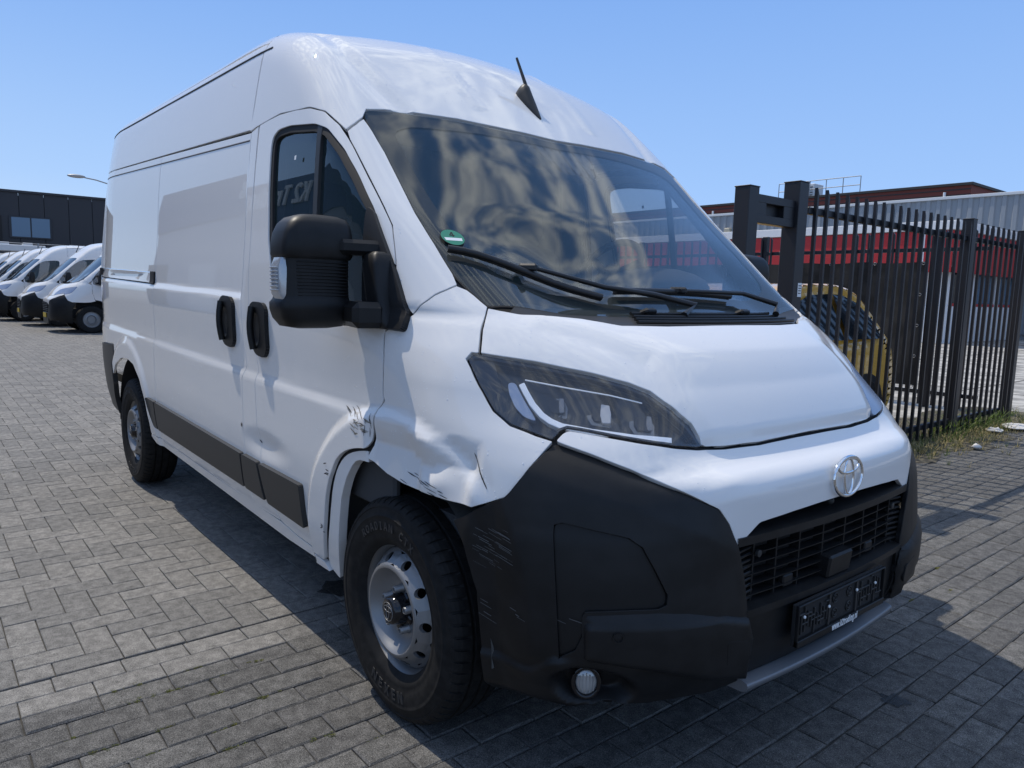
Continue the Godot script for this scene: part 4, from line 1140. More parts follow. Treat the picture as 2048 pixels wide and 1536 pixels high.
# ------------------------------------------------------------------ wheel: axis along z, outside towards +z
func wheel(parent: Node3D, at: Vector3, turn: float, near: bool) -> void:
	var w := Node3D.new()
	var k := 0
	var nm := "wheel"
	while parent.has_node(NodePath(nm)):
		k += 1
		nm = "wheel_%03d" % k
	w.name = nm
	parent.add_child(w, true)
	w.position = at
	w.rotation.y = turn
	var seg := 150 if near else 24
	var ty := MB.new()
	if near:
		var side := [Vector2(0.200, 0.080), Vector2(0.212, 0.0905), Vector2(0.222, 0.0965), Vector2(0.232, 0.1015), Vector2(0.236, 0.1005), Vector2(0.250, 0.1065), Vector2(0.268, 0.1095), Vector2(0.285, 0.1100), Vector2(0.292, 0.1098), Vector2(0.294, 0.1112), Vector2(0.298, 0.1110), Vector2(0.300, 0.1088), Vector2(0.315, 0.1055), Vector2(0.322, 0.1030), Vector2(0.3235, 0.1045), Vector2(0.328, 0.1030)]
		side.reverse()
		ty.lathe(side, 96)
		var back := []
		for q in side: back.push_front(Vector2(q.x, -q.y))
		ty.lathe(back, 48)
		# tread: shoulder blocks with gaps between them and three grooves round
		var prof := [[0.328, 0.103, 0.0], [0.336, 0.0985, 0.4], [0.344, 0.090, 1.0], [0.3495, 0.078, 1.0], [0.3525, 0.062, 0.9], [0.3535, 0.050, 0.0], [0.3535, 0.047, 0.0], [0.3455, 0.045, 0.0], [0.3455, 0.037, 0.0], [0.3545, 0.035, 0.0], [0.355, 0.012, 0.25], [0.355, 0.006, 0.0], [0.347, 0.004, 0.0], [0.347, -0.004, 0.0], [0.355, -0.006, 0.0], [0.355, -0.012, 0.25], [0.3545, -0.035, 0.0], [0.3455, -0.037, 0.0], [0.3455, -0.045, 0.0], [0.3535, -0.047, 0.0], [0.3495, -0.078, 1.0], [0.344, -0.090, 1.0], [0.328, -0.103, 0.0]]
		var cols := 62
		var at_ := func(i: int, c: float, cut: bool) -> Vector3:
			var r: float = prof[i][0] - (0.0055 * prof[i][2] if cut else 0.0)
			var z: float = prof[i][1]
			var a := TAU * (c + 0.35 * z / 0.1) / cols
			return Vector3(r * cos(a), r * sin(a), z)
		for i in prof.size() - 1:
			for c in cols:
				for s in [[0.0, 0.76, false, false], [0.76, 0.79, false, true], [0.79, 0.97, true, true], [0.97, 1.0, true, false]]:
					var p0: Vector3 = at_.call(i, c + s[0], s[2]); var p1: Vector3 = at_.call(i, c + s[1], s[3])
					var p2: Vector3 = at_.call(i + 1, c + s[1], s[3]); var p3: Vector3 = at_.call(i + 1, c + s[0], s[2])
					var out := Vector3(p0.x, p0.y, 0).normalized() + Vector3(0, 0, signf(p0.z) * 0.3)
					ty.quad(p0, p1, p2, p3, out)
	else:
		ty.lathe([Vector2(0.355, -0.07), Vector2(0.355, 0.07), Vector2(0.335, 0.100), Vector2(0.29, 0.11), Vector2(0.205, 0.09)].map(func(q): return q), seg)
	var tyre := part("tyre", ty, M.rubber, w)
	var rim := MB.new()
	if near:
		rim.lathe([Vector2(0.190, -0.09), Vector2(0.188, 0.030), Vector2(0.191, 0.052), Vector2(0.198, 0.066), Vector2(0.207, 0.080), Vector2(0.2125, 0.0865), Vector2(0.217, 0.0885), Vector2(0.2205, 0.0865), Vector2(0.2215, 0.080)].map(func(q): return q), 96)
		var zz := func(r: float) -> float:
			return pchip(r, [0.060, 0.082, 0.100, 0.116, 0.128, 0.135, 0.141, 0.148, 0.165, 0.180, 0.188], [0.062, 0.063, 0.070, 0.084, 0.099, 0.106, 0.105, 0.099, 0.082, 0.062, 0.055])
		# dish and the ridge round it
		var prev := 0.0
		var dish := [Vector2(0.0, 0.062)]
		for r in [0.04, 0.06, 0.075, 0.085, 0.095, 0.104, 0.112, 0.118, 0.123, 0.127, 0.131, 0.134, 0.137, 0.140, 0.143, 0.146]: dish.append(Vector2(r, (zz as Callable).call(r)))
		dish.reverse()
		rim.lathe(dish, 72)
		# ring with ten holes
		var ns := 20
		for h in 10:
			var mid := TAU * h / 10.0
			var hc := 0.1630
			var pt := func(r: float, a: float) -> Vector3: return Vector3(r * cos(a), r * sin(a), (zz as Callable).call(r))
			var bound := []
			var ring := []
			for i in ns:
				var t := TAU * i / ns + 0.001
				var dx := cos(t); var dy := sin(t)
				var sc := minf(1.0 / maxf(absf(dx), 1e-4), 1.0 / maxf(absf(dy), 1e-4))
				var br := clampf(hc + dx * sc * 0.0170, 0.146, 0.180)
				if dx * sc > 0.999: br = 0.180
				elif dx * sc < -0.999: br = 0.146
				bound.append((pt as Callable).call(br, mid + dy * sc * PI / 10.0))
				ring.append((pt as Callable).call(hc + dx * 0.0125, mid + dy * 0.0160 / hc))
			for i in ns:
				var j := (i + 1) % ns
				var up := Vector3(bound[i].x, bound[i].y, 0).normalized() * 0.5 + Vector3(0, 0, 1)
				rim.quad(bound[i], bound[j], ring[j], ring[i], up)
				var c: Vector3 = (pt as Callable).call(hc, mid)
				rim.quad(ring[i], ring[j], ring[j] - Vector3(0, 0, 0.012), ring[i] - Vector3(0, 0, 0.012), c - ring[i])
		rim.lathe([Vector2(0.1895, 0.050), Vector2(0.185, (zz as Callable).call(0.185)), Vector2(0.180, (zz as Callable).call(0.180))], 72)
	else:
		rim.lathe([Vector2(0.215, 0.088), Vector2(0.19, 0.05), Vector2(0.15, 0.05), Vector2(0.11, 0.062), Vector2(0.09, 0.03), Vector2(0.0, 0.03)].map(func(q): return q), seg)
	part("rim", rim, M.rim_silver, w)
	if not near:
		return
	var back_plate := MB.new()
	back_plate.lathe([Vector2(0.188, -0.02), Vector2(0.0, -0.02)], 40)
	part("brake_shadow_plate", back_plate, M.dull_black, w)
	var capm := MB.new()
	capm.lathe([Vector2(0.050, 0.060), Vector2(0.050, 0.078), Vector2(0.046, 0.090), Vector2(0.041, 0.111), Vector2(0.037, 0.114), Vector2(0.0, 0.115)].map(func(q): return q), 12, Transform3D.IDENTITY, 0.3)
	for b in 5:
		var a := TAU * b / 5.0 + 0.3
		capm.box(Vector3(0.034, 0.026, 0.012), Vector3(0.052 * cos(a + 0.63), 0.052 * sin(a + 0.63), 0.070), Basis(Vector3(0, 0, 1), a + 0.63), 0.004)
	var cap := part("hub_cap", capm, M.gloss_black, w)
	var em := MB.new()
	for e in [[0.029, 0.029, 0.0], [0.009, 0.024, 0.0], [0.022, 0.009, 0.009]]:
		var l := []
		for q in 29: l.append(Vector3(e[0] * cos(TAU * q / 28.0), e[1] * sin(TAU * q / 28.0) + e[2], 0.1158))
		em.tube(l, 0.0013, 5)
	part("hub_emblem", em, M.rim_silver, w)
	for b in 5:
		var a := TAU * b / 5.0 + 0.3
		var bm := MB.new()
		bm.lathe([Vector2(0.015, 0.060), Vector2(0.015, 0.068), Vector2(0.0118, 0.070), Vector2(0.0118, 0.094), Vector2(0.0095, 0.0965), Vector2(0.0075, 0.0965), Vector2(0.006, 0.088), Vector2(0, 0.088)], 6, Transform3D(Basis.IDENTITY, Vector3(0.066 * cos(a), 0.066 * sin(a), 0.0)), 0.3)
		part("wheel_bolt", bm, M.rim_silver, w)
	# raised letters on the sidewall
	letters(tyre, "NEXEN", 0.265, -PI * 0.5 - 0.05, 0.155, 0.036)
	letters(tyre, "ROADIAN CTX", 0.265, PI * 0.5 + 0.1, 0.115, 0.027)


func letters(tyre: Node3D, text: String, r: float, mid: float, step: float, size: float) -> void:
	for i in text.length():
		if text[i] == " ": continue
		var tm := TextMesh.new()
		var f := SystemFont.new()
		f.font_names = PackedStringArray(["Droid Sans"])
		f.font_weight = 700
		tm.font = f
		tm.text = text[i]
		tm.font_size = 32
		tm.pixel_size = size / 24.0
		tm.depth = 0.0025
		var o := MeshInstance3D.new()
		o.name = "raised_letter" if i == 0 and not tyre.has_node("raised_letter") else "raised_letter_%03d" % (tyre.get_child_count())
		o.mesh = tm
		o.material_override = M.rubber_letter
		tyre.add_child(o, true)
		var up := mid > 0.0
		var a := mid + (-(i - (text.length() - 1) * 0.5) if up else (i - (text.length() - 1) * 0.5)) * step
		o.position = Vector3(r * cos(a), r * sin(a), 0.1098)
		o.rotation.z = a - PI * 0.5 if up else a + PI * 0.5


func text_mesh(text: String, size: float, depth := 0.001, bold := false) -> TextMesh:
	var tm := TextMesh.new()
	var f := SystemFont.new()
	f.font_names = PackedStringArray(["Droid Sans"])
	if bold: f.font_weight = 700
	tm.font = f
	tm.text = text
	tm.font_size = 48
	tm.pixel_size = size / 36.0
	tm.depth = depth
	return tm


func rrect(cx: float, cz: float, hx: float, hz: float, y: float, e := 0.45) -> Array:
	var l := []
	for k in 28:
		var a := TAU * k / 28.0
		l.append(Vector3(cx + hx * signf(cos(a)) * pow(absf(cos(a)), e), y, cz + hz * signf(sin(a)) * pow(absf(sin(a)), e)))
	return l


func door_mirror(root: Node3D, side: int) -> void:
	var turn := func(m: MB) -> MB: return m if side > 0 else m.mirrored()
	var low := MB.new()
	low.loft([rrect(-0.235, 1.155, 0.02, 0.05, 1.221), rrect(-0.235, 1.155, 0.048, 0.092, 1.228), rrect(-0.235, 1.155, 0.066, 0.110, 1.252), rrect(-0.235, 1.156, 0.074, 0.116, 1.278), rrect(-0.235, 1.156, 0.075, 0.116, 1.298), rrect(-0.235, 1.155, 0.069, 0.109, 1.308), rrect(-0.235, 1.154, 0.066, 0.106, 1.320), rrect(-0.235, 1.153, 0.064, 0.104, 1.380), rrect(-0.235, 1.152, 0.065, 0.103, 1.432)])
	var base := part("door_mirror", (turn as Callable).call(panel(MIRROR_BASE, SIDE, {"cell": 0.02, "off": 0.022, "flange": 0.03, "round": 0.012})), M.black_plastic, root)
	part("mirror_housing", (turn as Callable).call(low), M.black_plastic, base)
	var top := MB.new()
	top.loft([rrect(-0.235, 1.152, 0.070, 0.108, 1.430), rrect(-0.235, 1.152, 0.078, 0.114, 1.440), rrect(-0.235, 1.152, 0.080, 0.113, 1.470), rrect(-0.235, 1.149, 0.078, 0.109, 1.505), rrect(-0.236, 1.145, 0.072, 0.100, 1.532), rrect(-0.237, 1.140, 0.060, 0.086, 1.550), rrect(-0.238, 1.136, 0.038, 0.06, 1.560), rrect(-0.238, 1.134, 0.012, 0.02, 1.564)])
	part("mirror_cap", (turn as Callable).call(top), M.black_plastic, base)
	for k in 11:
		var rb := MB.new()
		rb.tube([Vector3(-0.19, 1.322 + k * 0.0098, 1.243), Vector3(-0.172, 1.322 + k * 0.0098, 1.222), Vector3(-0.169, 1.322 + k * 0.0098, 1.08), Vector3(-0.176, 1.322 + k * 0.0098, 1.062)], 0.0026, 6)
		part("rib", (turn as Callable).call(rb), M.black_plastic, base)
	var arm := MB.new()
	arm.box(Vector3(0.100, 0.046, 0.15), Vector3(-0.180, 1.470, 1.020), Basis(Vector3.UP, -0.2), 0.012)
	arm.box(Vector3(0.20, 0.078, 0.10), Vector3(-0.125, 1.268, 1.040), Basis(Vector3.UP, -0.25), 0.018)
	arm.loft([rrect(-0.055, 0.995, 0.045, 0.03, 1.228), rrect(-0.06, 1.0, 0.052, 0.036, 1.25), rrect(-0.085, 1.0, 0.046, 0.036, 1.34), rrect(-0.108, 0.998, 0.048, 0.036, 1.42), rrect(-0.112, 0.995, 0.040, 0.032, 1.448), rrect(-0.112, 0.99, 0.02, 0.02, 1.458)])
	part("mirror_arm", (turn as Callable).call(arm), M.black_plastic, base)
	var ind := MB.new()
	for k in 7: ind.box(Vector3(0.05, 0.004, 0.008), Vector3(-0.222, 1.335 + k * 0.011, 1.2755), Basis.IDENTITY, 0.001)
	ind.loft([rrect(-0.225, 1.250, 0.034, 0.012, 1.306), rrect(-0.225, 1.256, 0.037, 0.018, 1.325), rrect(-0.225, 1.258, 0.036, 0.018, 1.40), rrect(-0.225, 1.252, 0.030, 0.014, 1.43)])
	part("indicator_lens", (turn as Callable).call(ind), M.indicator, base)
	var glass := MB.new()
	glass.box(Vector3(0.004, 0.24, 0.17), Vector3(-0.312, 1.40, 1.152))
	part("mirror_glass", (turn as Callable).call(glass), M.chrome, base)


func on_front(y: float, z: float, off := 0.0) -> Vector3:
	return Vector3(front_x(y, z) + off, y, z)


func grille(root: Node3D) -> void:
	var back := MB.new()
	for i in 24:
		var z0 := -0.50 + i / 24.0
		var z1 := z0 + 1.0 / 24.0
		back.quad(on_front(0.50, z0, -0.09), on_front(0.50, z1, -0.09), on_front(0.80, z1, -0.09), on_front(0.80, z0, -0.09), Vector3.RIGHT)
	part("radiator_cover", back, M.dull_black, root)
	var frame := MB.new()
	var bar := func(y: float, hw: float, h: float, d: float, off: float, m: MB) -> void:
		var rings := []
		for i in 25:
			var z := lerpf(-hw, hw, i / 24.0)
			var c := on_front(y, z, off)
			rings.append([c + Vector3(-d, -h, 0), c + Vector3(0, -h * 0.5, 0), c + Vector3(0, h * 0.5, 0), c + Vector3(-d, h, 0)])
		for i in 24:
			for k in 4:
				var k2 := (k + 1) % 4
				var mid: Vector3 = (rings[i][0] + rings[i][2]) * 0.5
				m.quad(rings[i][k], rings[i][k2], rings[i + 1][k2], rings[i + 1][k], (rings[i][k] + rings[i][k2]) * 0.5 - mid)
	(bar as Callable).call(0.722, 0.495, 0.022, 0.05, 0.004, frame)
	part("grille_bar", frame, M.black_plastic, root)
	var lowbar := MB.new()
	(bar as Callable).call(0.524, 0.455, 0.020, 0.05, 0.004, lowbar)
	part("grille_bar", lowbar, M.black_plastic, root)
	for k in 5:
		var sl := MB.new()
		(bar as Callable).call(0.560 + k * 0.028, 0.475, 0.0025, 0.03, -0.018, sl)
		part("slat", sl, M.black_plastic, root)
	for z in [-0.40, -0.30, -0.19, -0.065, 0.065, 0.19, 0.30, 0.40]:
		var up := MB.new()
		up.box(Vector3(0.03, 0.17, 0.006), on_front(0.62, z, -0.036), Basis.IDENTITY, 0.001)
		part("upright", up, M.black_plastic, root)
	for s in [-1, 1]:   # closed ends of the grille with their finer slats
		for k in 9:
			var sl := MB.new()
			sl.box(Vector3(0.02, 0.008, 0.085), on_front(0.553 + k * 0.017, s * 0.437, -0.026), Basis(Vector3.UP, s * 0.12), 0.002)
			part("slat", sl, M.black_plastic, root)
		var sn := MB.new()
		sn.lathe([Vector2(0.010, 0.0), Vector2(0.010, 0.008), Vector2(0.0, 0.010)], 14, Transform3D(Basis(Vector3.UP, PI * 0.5), on_front(0.675, s * 0.395, -0.012)))
		part("parking_sensor", sn, M.grey_trim, root)
	var radar := MB.new()
	radar.box(Vector3(0.05, 0.07, 0.135), on_front(0.573, 0.0, -0.022), Basis(Vector3(0, 0, 1), -0.12), 0.006)
	part("radar_cover", radar, M.black_plastic, root)
	var cam := MB.new()
	cam.blob(Vector3(0.012, 0.012, 0.012), on_front(0.758, 0.02, -0.03))
	part("front_camera", cam, M.grey_trim, root)
	for s in [-1.0, 1.0]:
		var cl := MB.new()
		cl.box(Vector3(0.02, 0.035, 0.05), on_front(0.566, s * 0.24, -0.03), Basis.IDENTITY, 0.004)
		part("grille_clip", cl, M.black_plastic, root)
	# middle of the bumper below the grille
	var mid := panel([Vector3(0.9, 0.508, 0.437), Vector3(0.9, 0.508, -0.437), Vector3(0.9, 0.33, -0.43), Vector3(0.9, 0.33, 0.43)], Vector3(1, 0, 0), {"cell": 0.03, "off": -0.012, "flange": 0.06})
	part("bumper_middle", mid, M.black_plastic, root)
	var skid := MB.new()
	var rings := []
	for i in 25:
		var z := lerpf(-0.43, 0.43, i / 24.0)
		var x := front_x(0.40, z)
		rings.append([Vector3(x - 0.06, 0.338, z), Vector3(x + 0.004, 0.322, z), Vector3(x + 0.008, 0.314, z), Vector3(x + 0.003, 0.300, z), Vector3(x - 0.012, 0.294, z), Vector3(x - 0.08, 0.29, z)])
	skid.loft(rings)
	part("skid_strip", skid, M.skid_silver, root)


func plate_holder(root: Node3D) -> void:
	var x := 0.927
	var y0 := 0.388
	var b := MB.new()
	b.box(Vector3(0.012, 0.122, 0.522), Vector3(x - 0.012, y0 + 0.061, 0), Basis.IDENTITY, 0.002)
	var holder := part("number_plate_holder", b, M.dull_black, root)
	var rim := MB.new()
	rim.box(Vector3(0.012, 0.006, 0.522), Vector3(x - 0.002, y0 + 0.119, 0), Basis.IDENTITY, 0.002)
	for s in [-1.0, 1.0]: rim.box(Vector3(0.012, 0.116, 0.006), Vector3(x - 0.002, y0 + 0.058, s * 0.258), Basis.IDENTITY, 0.002)
	rim.box(Vector3(0.014, 0.020, 0.522), Vector3(x - 0.001, y0 + 0.010, 0), Basis.IDENTITY, 0.002)
	part("holder_rim", rim, M.black_plastic, holder)
	rng.seed = 71
	var ribs := MB.new()
	for s in [-1.0, 1.0]:
		for k in 9:
			var z: float = s * (0.095 + k * 0.0175)
			ribs.box(Vector3(0.006, rng.randf_range(0.03, 0.09), 0.004), Vector3(x - 0.003, y0 + 0.065 + rng.randf_range(-0.01, 0.01), z), Basis.IDENTITY, 0.001)
			ribs.box(Vector3(0.006, 0.004, rng.randf_range(0.015, 0.05)), Vector3(x - 0.003, y0 + rng.randf_range(0.03, 0.11), z), Basis.IDENTITY, 0.001)
		ribs.box(Vector3(0.007, 0.1, 0.008), Vector3(x - 0.003, y0 + 0.066, s * 0.082), Basis.IDENTITY, 0.001)
	part("holder_rib", ribs, M.grey_trim, holder).set_meta("kind", "stuff")
	for q in [[0.044, 0.092], [-0.040, 0.092], [0.044, 0.046], [-0.040, 0.046]]:
		for r in [0.014, 0.007]:
			var l := []
			for k in 17: l.append(Vector3(x - 0.004, y0 + q[1] + r * sin(TAU * k / 16.0), q[0] + r * cos(TAU * k / 16.0)))
			var ring := MB.new()
			ring.tube(l, 0.002, 5)
			part("holder_ring", ring, M.grey_trim, holder)
	for q in [[0.225, 0.082], [0.088, 0.078], [-0.078, 0.088], [-0.20, 0.082]]:
		var c := MB.new()
		c.blob(Vector3(0.004, 0.005, 0.0045), Vector3(x + 0.001, y0 + q[1], q[0]), Basis.IDENTITY, 10, 6)
		part("white_clip", c, M.paper_white, holder)
	var t := part("lettering", text_mesh("www.k2trading.nl", 0.0165, 0.0006, true), M.paper_white, holder, Vector3(x + 0.0066, y0 + 0.0105, -0.005))
	t.rotation.y = PI * 0.5
	t.scale = Vector3(0.82, 1.25, 1)


func emblem(root: Node3D) -> void:
	var c := on_front(0.838, 0.0, 0.004)
	var m := MB.new()
	var tilt := Basis(Vector3(0, 0, 1), 0.06)
	var ell := func(a: float, b: float, y: float, r: float) -> void:
		var l := []
		for k in 49:
			var t := TAU * k / 48.0
			var z := a * cos(t)
			l.append(c + tilt * Vector3(0.006 - 0.12 * z * z, y + b * sin(t), z))
		m.tube(l, r, 8)
	(ell as Callable).call(0.083, 0.057, 0.0, 0.0055)
	(ell as Callable).call(0.026, 0.053, 0.0, 0.0050)
	(ell as Callable).call(0.060, 0.021, 0.031, 0.0050)
	part("emblem", m, M.chrome, root)


func wipers(root: Node3D) -> void:
	var lift := func(p: Vector3, h: float) -> Vector3: return p + grad(p) * h
	var mk := func(blade: Array, arm: Array, end: Vector3) -> void:
		var a: Vector3 = (lift as Callable).call(blade[0], 0.018)
		var b: Vector3 = (lift as Callable).call(blade[2], 0.018)
		var bl := MB.new()
		var l := []
		for k in 13:
			var p: Vector3 = blade[0].lerp(blade[2], k / 12.0)
			p -= grad(p) * D(p)
			l.append((lift as Callable).call(p, 0.017))
		bl.tube(l, 0.0105, 8)
		var l2 := []
		for q in l: l2.append(q - grad(q) * 0.012)
		bl.tube(l2, 0.004, 6)
		var w := part("wiper", bl, M.wiper_black, root)
		var ar := MB.new()
		var al := []
		for k in arm.size(): al.append((lift as Callable).call(arm[k], 0.032))
		al.append(end)
		ar.tube(al, 0.007, 8, 0.013)
		ar.box(Vector3(0.06, 0.024, 0.03), (lift as Callable).call(blade[1], 0.024), Basis(Vector3.UP, 0.6), 0.006)
		part("wiper_arm", ar, M.wiper_black, w)
	(mk as Callable).call(WIPER_1, ARM_1, Vector3(0.36, 1.285, 0.10))
	(mk as Callable).call(WIPER_2, ARM_2, Vector3(0.335, 1.29, -0.50))


func cowl(root: Node3D) -> void:
	var l := []
	for q in BONNET:
		if q.y > 1.24: l.append(q)
	var front := []
	for q in l:
		if q.z < 0.81: front.append(q + Vector3(-0.004, 0, 0))
	front = front.filter(func(q): return q.z < 0.80)
	var out := front.duplicate()
	out.append(Vector3(0.24, 1.318, 0.72))
	out.append(Vector3(0.27, 1.33, 0.62))
	out.append(Vector3(0.30, 1.335, 0.3))
	out.append(Vector3(0.305, 1.335, 0.0))
	var c := part("cowl", panel(mir(out), Vector3(0.5, 0.85, 0), {"cell": 0.03, "off": -0.006, "flange": 0.008}), M.grey_trim, root)
	for k in 4:
		var sl := MB.new()
		var pts := []
		for i in 25:
			var z := lerpf(-0.56 + k * 0.015, 0.38 - k * 0.02, i / 24.0)
			var x := 0.425 - k * 0.030 - 0.16 * z * z
			var p := Vector3(x, 1.27, z)
			p = hit(p + Vector3(0, 0.3, 0), Vector3(0, -1, 0))
			pts.append(p + Vector3(0, 0.004, 0))
		sl.tube(pts, 0.0065, 6)
		part("cowl_louvre", sl, M.black_plastic, c)
	for z in [0.25, -0.28]:
		var nz := MB.new()
		var p := hit(Vector3(0.33, 1.6, z), Vector3(0, -1, 0))
		nz.box(Vector3(0.045, 0.024, 0.055), p + Vector3(0, 0.010, 0), Basis(Vector3(0, 0, 1), 0.35), 0.009)
		part("washer_nozzle", nz, M.black_plastic, c)


func cabin(root: Node3D) -> void:
	var dash := MB.new()
	var rings := []
	for z in [-0.86, -0.80, -0.5, 0.0, 0.5, 0.80, 0.86]:
		var t := 0.94 if absf(z) > 0.82 else 1.0
		rings.append([Vector3(0.30 * t, 1.22, z), Vector3(0.10, 1.31 * t, z), Vector3(-0.18, 1.375 * t, z), Vector3(-0.30, 1.35 * t, z), Vector3(-0.34, 1.15, z), Vector3(-0.26, 0.95, z), Vector3(-0.12, 0.70, z), Vector3(0.3, 0.70, z)])
	dash.loft(rings)
	dash.blob(Vector3(0.22, 0.085, 0.25), Vector3(-0.20, 1.385, -0.42))
	part("dashboard", dash, M.cabin_grey, root)
	var sw := MB.new()
	var bas := Basis(Vector3(0, 0, 1), 0.95)
	var l := []
	for k in 41: l.append(Vector3(-0.50, 1.43, -0.43) + bas * Vector3(0.19 * cos(TAU * k / 40.0), 0, 0.19 * sin(TAU * k / 40.0)))
	sw.tube(l, 0.016, 8)
	sw.tube([Vector3(-0.50, 1.43, -0.43), Vector3(-0.28, 1.27, -0.43)], 0.035, 10)
	for k in 3:
		var a := TAU * k / 3.0 + PI
		sw.tube([Vector3(-0.50, 1.43, -0.43), Vector3(-0.50, 1.43, -0.43) + bas * Vector3(0.19 * cos(a), 0, 0.19 * sin(a))], 0.018, 6)
	sw.blob(Vector3(0.07, 0.03, 0.07), Vector3(-0.50, 1.43, -0.43), bas)
	part("steering_wheel", sw, M.dull_black, root)
	for z in [-0.47, 0.25, 0.68]:
		var st := MB.new()
		st.box(Vector3(0.50, 0.16, 0.46), Vector3(-0.85, 0.92, z), Basis.IDENTITY, 0.06)
		st.box(Vector3(0.15, 0.66, 0.45), Vector3(-1.10, 1.26, z), Basis(Vector3(0, 0, 1), 0.16), 0.06)
		st.box(Vector3(0.10, 0.20, 0.27), Vector3(-1.17, 1.70, z), Basis(Vector3(0, 0, 1), 0.12), 0.045)
		part("seat", st, M.seat_cloth, root)
	var fl := MB.new()
	fl.box(Vector3(1.7, 0.06, 1.80), Vector3(-0.60, 0.66, 0))
	fl.box(Vector3(3.1, 0.06, 1.80), Vector3(-2.88, 0.62, 0))
	part("floor_pan", fl, M.cabin_grey, root)
	var bk := MB.new()
	bk.box(Vector3(0.03, 1.70, 1.74), Vector3(-1.33, 1.50, 0))
	part("bulkhead", bk, M.cabin_grey, root)
	var rl := MB.new()
	rl.box(Vector3(0.50, 0.02, 1.60), Vector3(-1.05, 2.05, 0))
	part("roof_lining", rl, M.cabin_grey, root)
	for s in [-1.0, 1.0]:
		var pil := MB.new()
		pil.box(Vector3(0.16, 1.2, 0.05), Vector3(-1.22, 1.45, s * 0.90), Basis(Vector3(1, 0, 0), -s * 0.07), 0.01)
		pil.tube([Vector3(-0.56, 1.94, s * 0.86), Vector3(-0.28, 1.66, s * 0.88), Vector3(0.02, 1.33, s * 0.885)], 0.035, 8)
		part("inner_pillar", pil, M.cabin_grey, root)
		var dr := MB.new()
		dr.box(Vector3(1.05, 0.56, 0.03), Vector3(-0.57, 0.92, s * 0.955), Basis.IDENTITY, 0.01)
		part("door_card", dr, M.cabin_grey, root)
	# wheel wells, chassis and cargo lining, which close the gaps between panels
	for s in [-1.0, 1.0]:
		for wx in [[0.0, 0.475], [-3.42, 0.50]]:
			var ww := MB.new()
			for i in 24:
				var a0 := PI * i / 24.0
				var a1 := PI * (i + 1) / 24.0
				var c := Vector3(wx[0], 0.36, 0)
				var o0: Vector3 = Vector3(cos(a0), sin(a0), 0) * float(wx[1])
				var o1: Vector3 = Vector3(cos(a1), sin(a1), 0) * float(wx[1])
				ww.quad(c + o0 + Vector3(0, 0, s * 0.60), c + o1 + Vector3(0, 0, s * 0.60), c + o1 + Vector3(0, 0, s * 0.975), c + o0 + Vector3(0, 0, s * 0.975), -o0)
				ww.flat(c + Vector3(0, 0, s * 0.60), c + o0 + Vector3(0, 0, s * 0.60), c + o1 + Vector3(0, 0, s * 0.60), Vector3(0, 0, s))
			part("wheel_well_liner", ww, M.liner if wx[0] > -1.0 else M.dull_black, root)
		var cs := MB.new()
		cs.box(Vector3(1.55, 1.62, 0.02), Vector3(-2.05, 1.28, s * 0.86), Basis(Vector3(1, 0, 0), -s * 0.045))
		cs.box(Vector3(1.6, 1.20, 0.02), Vector3(-3.62, 1.52, s * 0.86), Basis(Vector3(1, 0, 0), -s * 0.045))
		cs.box(Vector3(0.36, 0.40, 0.02), Vector3(-0.10, 1.02, s * 0.86))
		cs.box(Vector3(0.62, 0.4, 0.02), Vector3(-0.86, 0.62, s * 0.90))
		part("inner_lining", cs, M.dull_black, root)
	var ch := MB.new()
	ch.box(Vector3(2.3, 0.20, 1.75), Vector3(-1.75, 0.46, 0), Basis.IDENTITY, 0.03)
	ch.box(Vector3(0.9, 0.16, 1.15), Vector3(0.15, 0.44, 0), Basis.IDENTITY, 0.03)
	ch.box(Vector3(1.1, 0.16, 1.15), Vector3(-3.6, 0.50, 0), Basis.IDENTITY, 0.03)
	ch.tube([Vector3(0, 0.36, -0.85), Vector3(0, 0.36, 0.85)], 0.05, 10)
	ch.tube([Vector3(-3.45, 0.36, -0.85), Vector3(-3.45, 0.36, 0.85)], 0.05, 10)
	part("chassis", ch, M.dull_black, root)
	var rd := MB.new()
	rd.box(Vector3(0.03, 1.75, 1.60), Vector3(-4.42, 1.42, 0), Basis.IDENTITY, 0.01)
	part("rear_doors", rd, M.white_paint, root)


func slide_rail(root: Node3D) -> void:
	var ry := func(x: float) -> float: return 1.372 - 0.026 * (x + 2.75)
	var t := part("sliding_rail", panel(V3([[-4.30, (ry as Callable).call(-4.30) + 0.028], [-2.80, (ry as Callable).call(-2.80) + 0.028], [-2.80, (ry as Callable).call(-2.80) - 0.030], [-4.30, (ry as Callable).call(-4.30) - 0.030]]), SIDE, {"cell": 0.03, "off": 0.004, "flange": 0.02, "disp": func(p: Vector3) -> float:
		var d: float = p.y - (ry as Callable).call(p.x)
		return 0.004 - 0.010 * (1.0 - smoothstep(0.006, 0.016, absf(d - 0.002)))}), M.white_paint, root)
	for q in [[-2.80, -2.715, -0.036, 0.036], [-4.41, -4.30, -0.02, 0.028]]:
		part("rail_end", panel(V3([[q[0], (ry as Callable).call(q[0]) + q[3]], [q[1], (ry as Callable).call(q[1]) + q[3]], [q[1], (ry as Callable).call(q[1]) + q[2]], [q[0], (ry as Callable).call(q[0]) + q[2]]]), SIDE, {"cell": 0.02, "off": 0.010, "flange": 0.02, "round": 0.006}), M.dull_black, t)
	for e in [0.030, -0.032]:
		var ln := MB.new()
		var l := []
		for k in 21:
			var x := lerpf(-4.40, -2.80, k / 20.0)
			l.append(hit(Vector3(x, (ry as Callable).call(x) + e, 1.5), Vector3(0, 0, -1)))
		ln.tube(l, 0.005, 6)
		part("rail_edge", ln, M.chrome if e > 0 else M.dull_black, t)


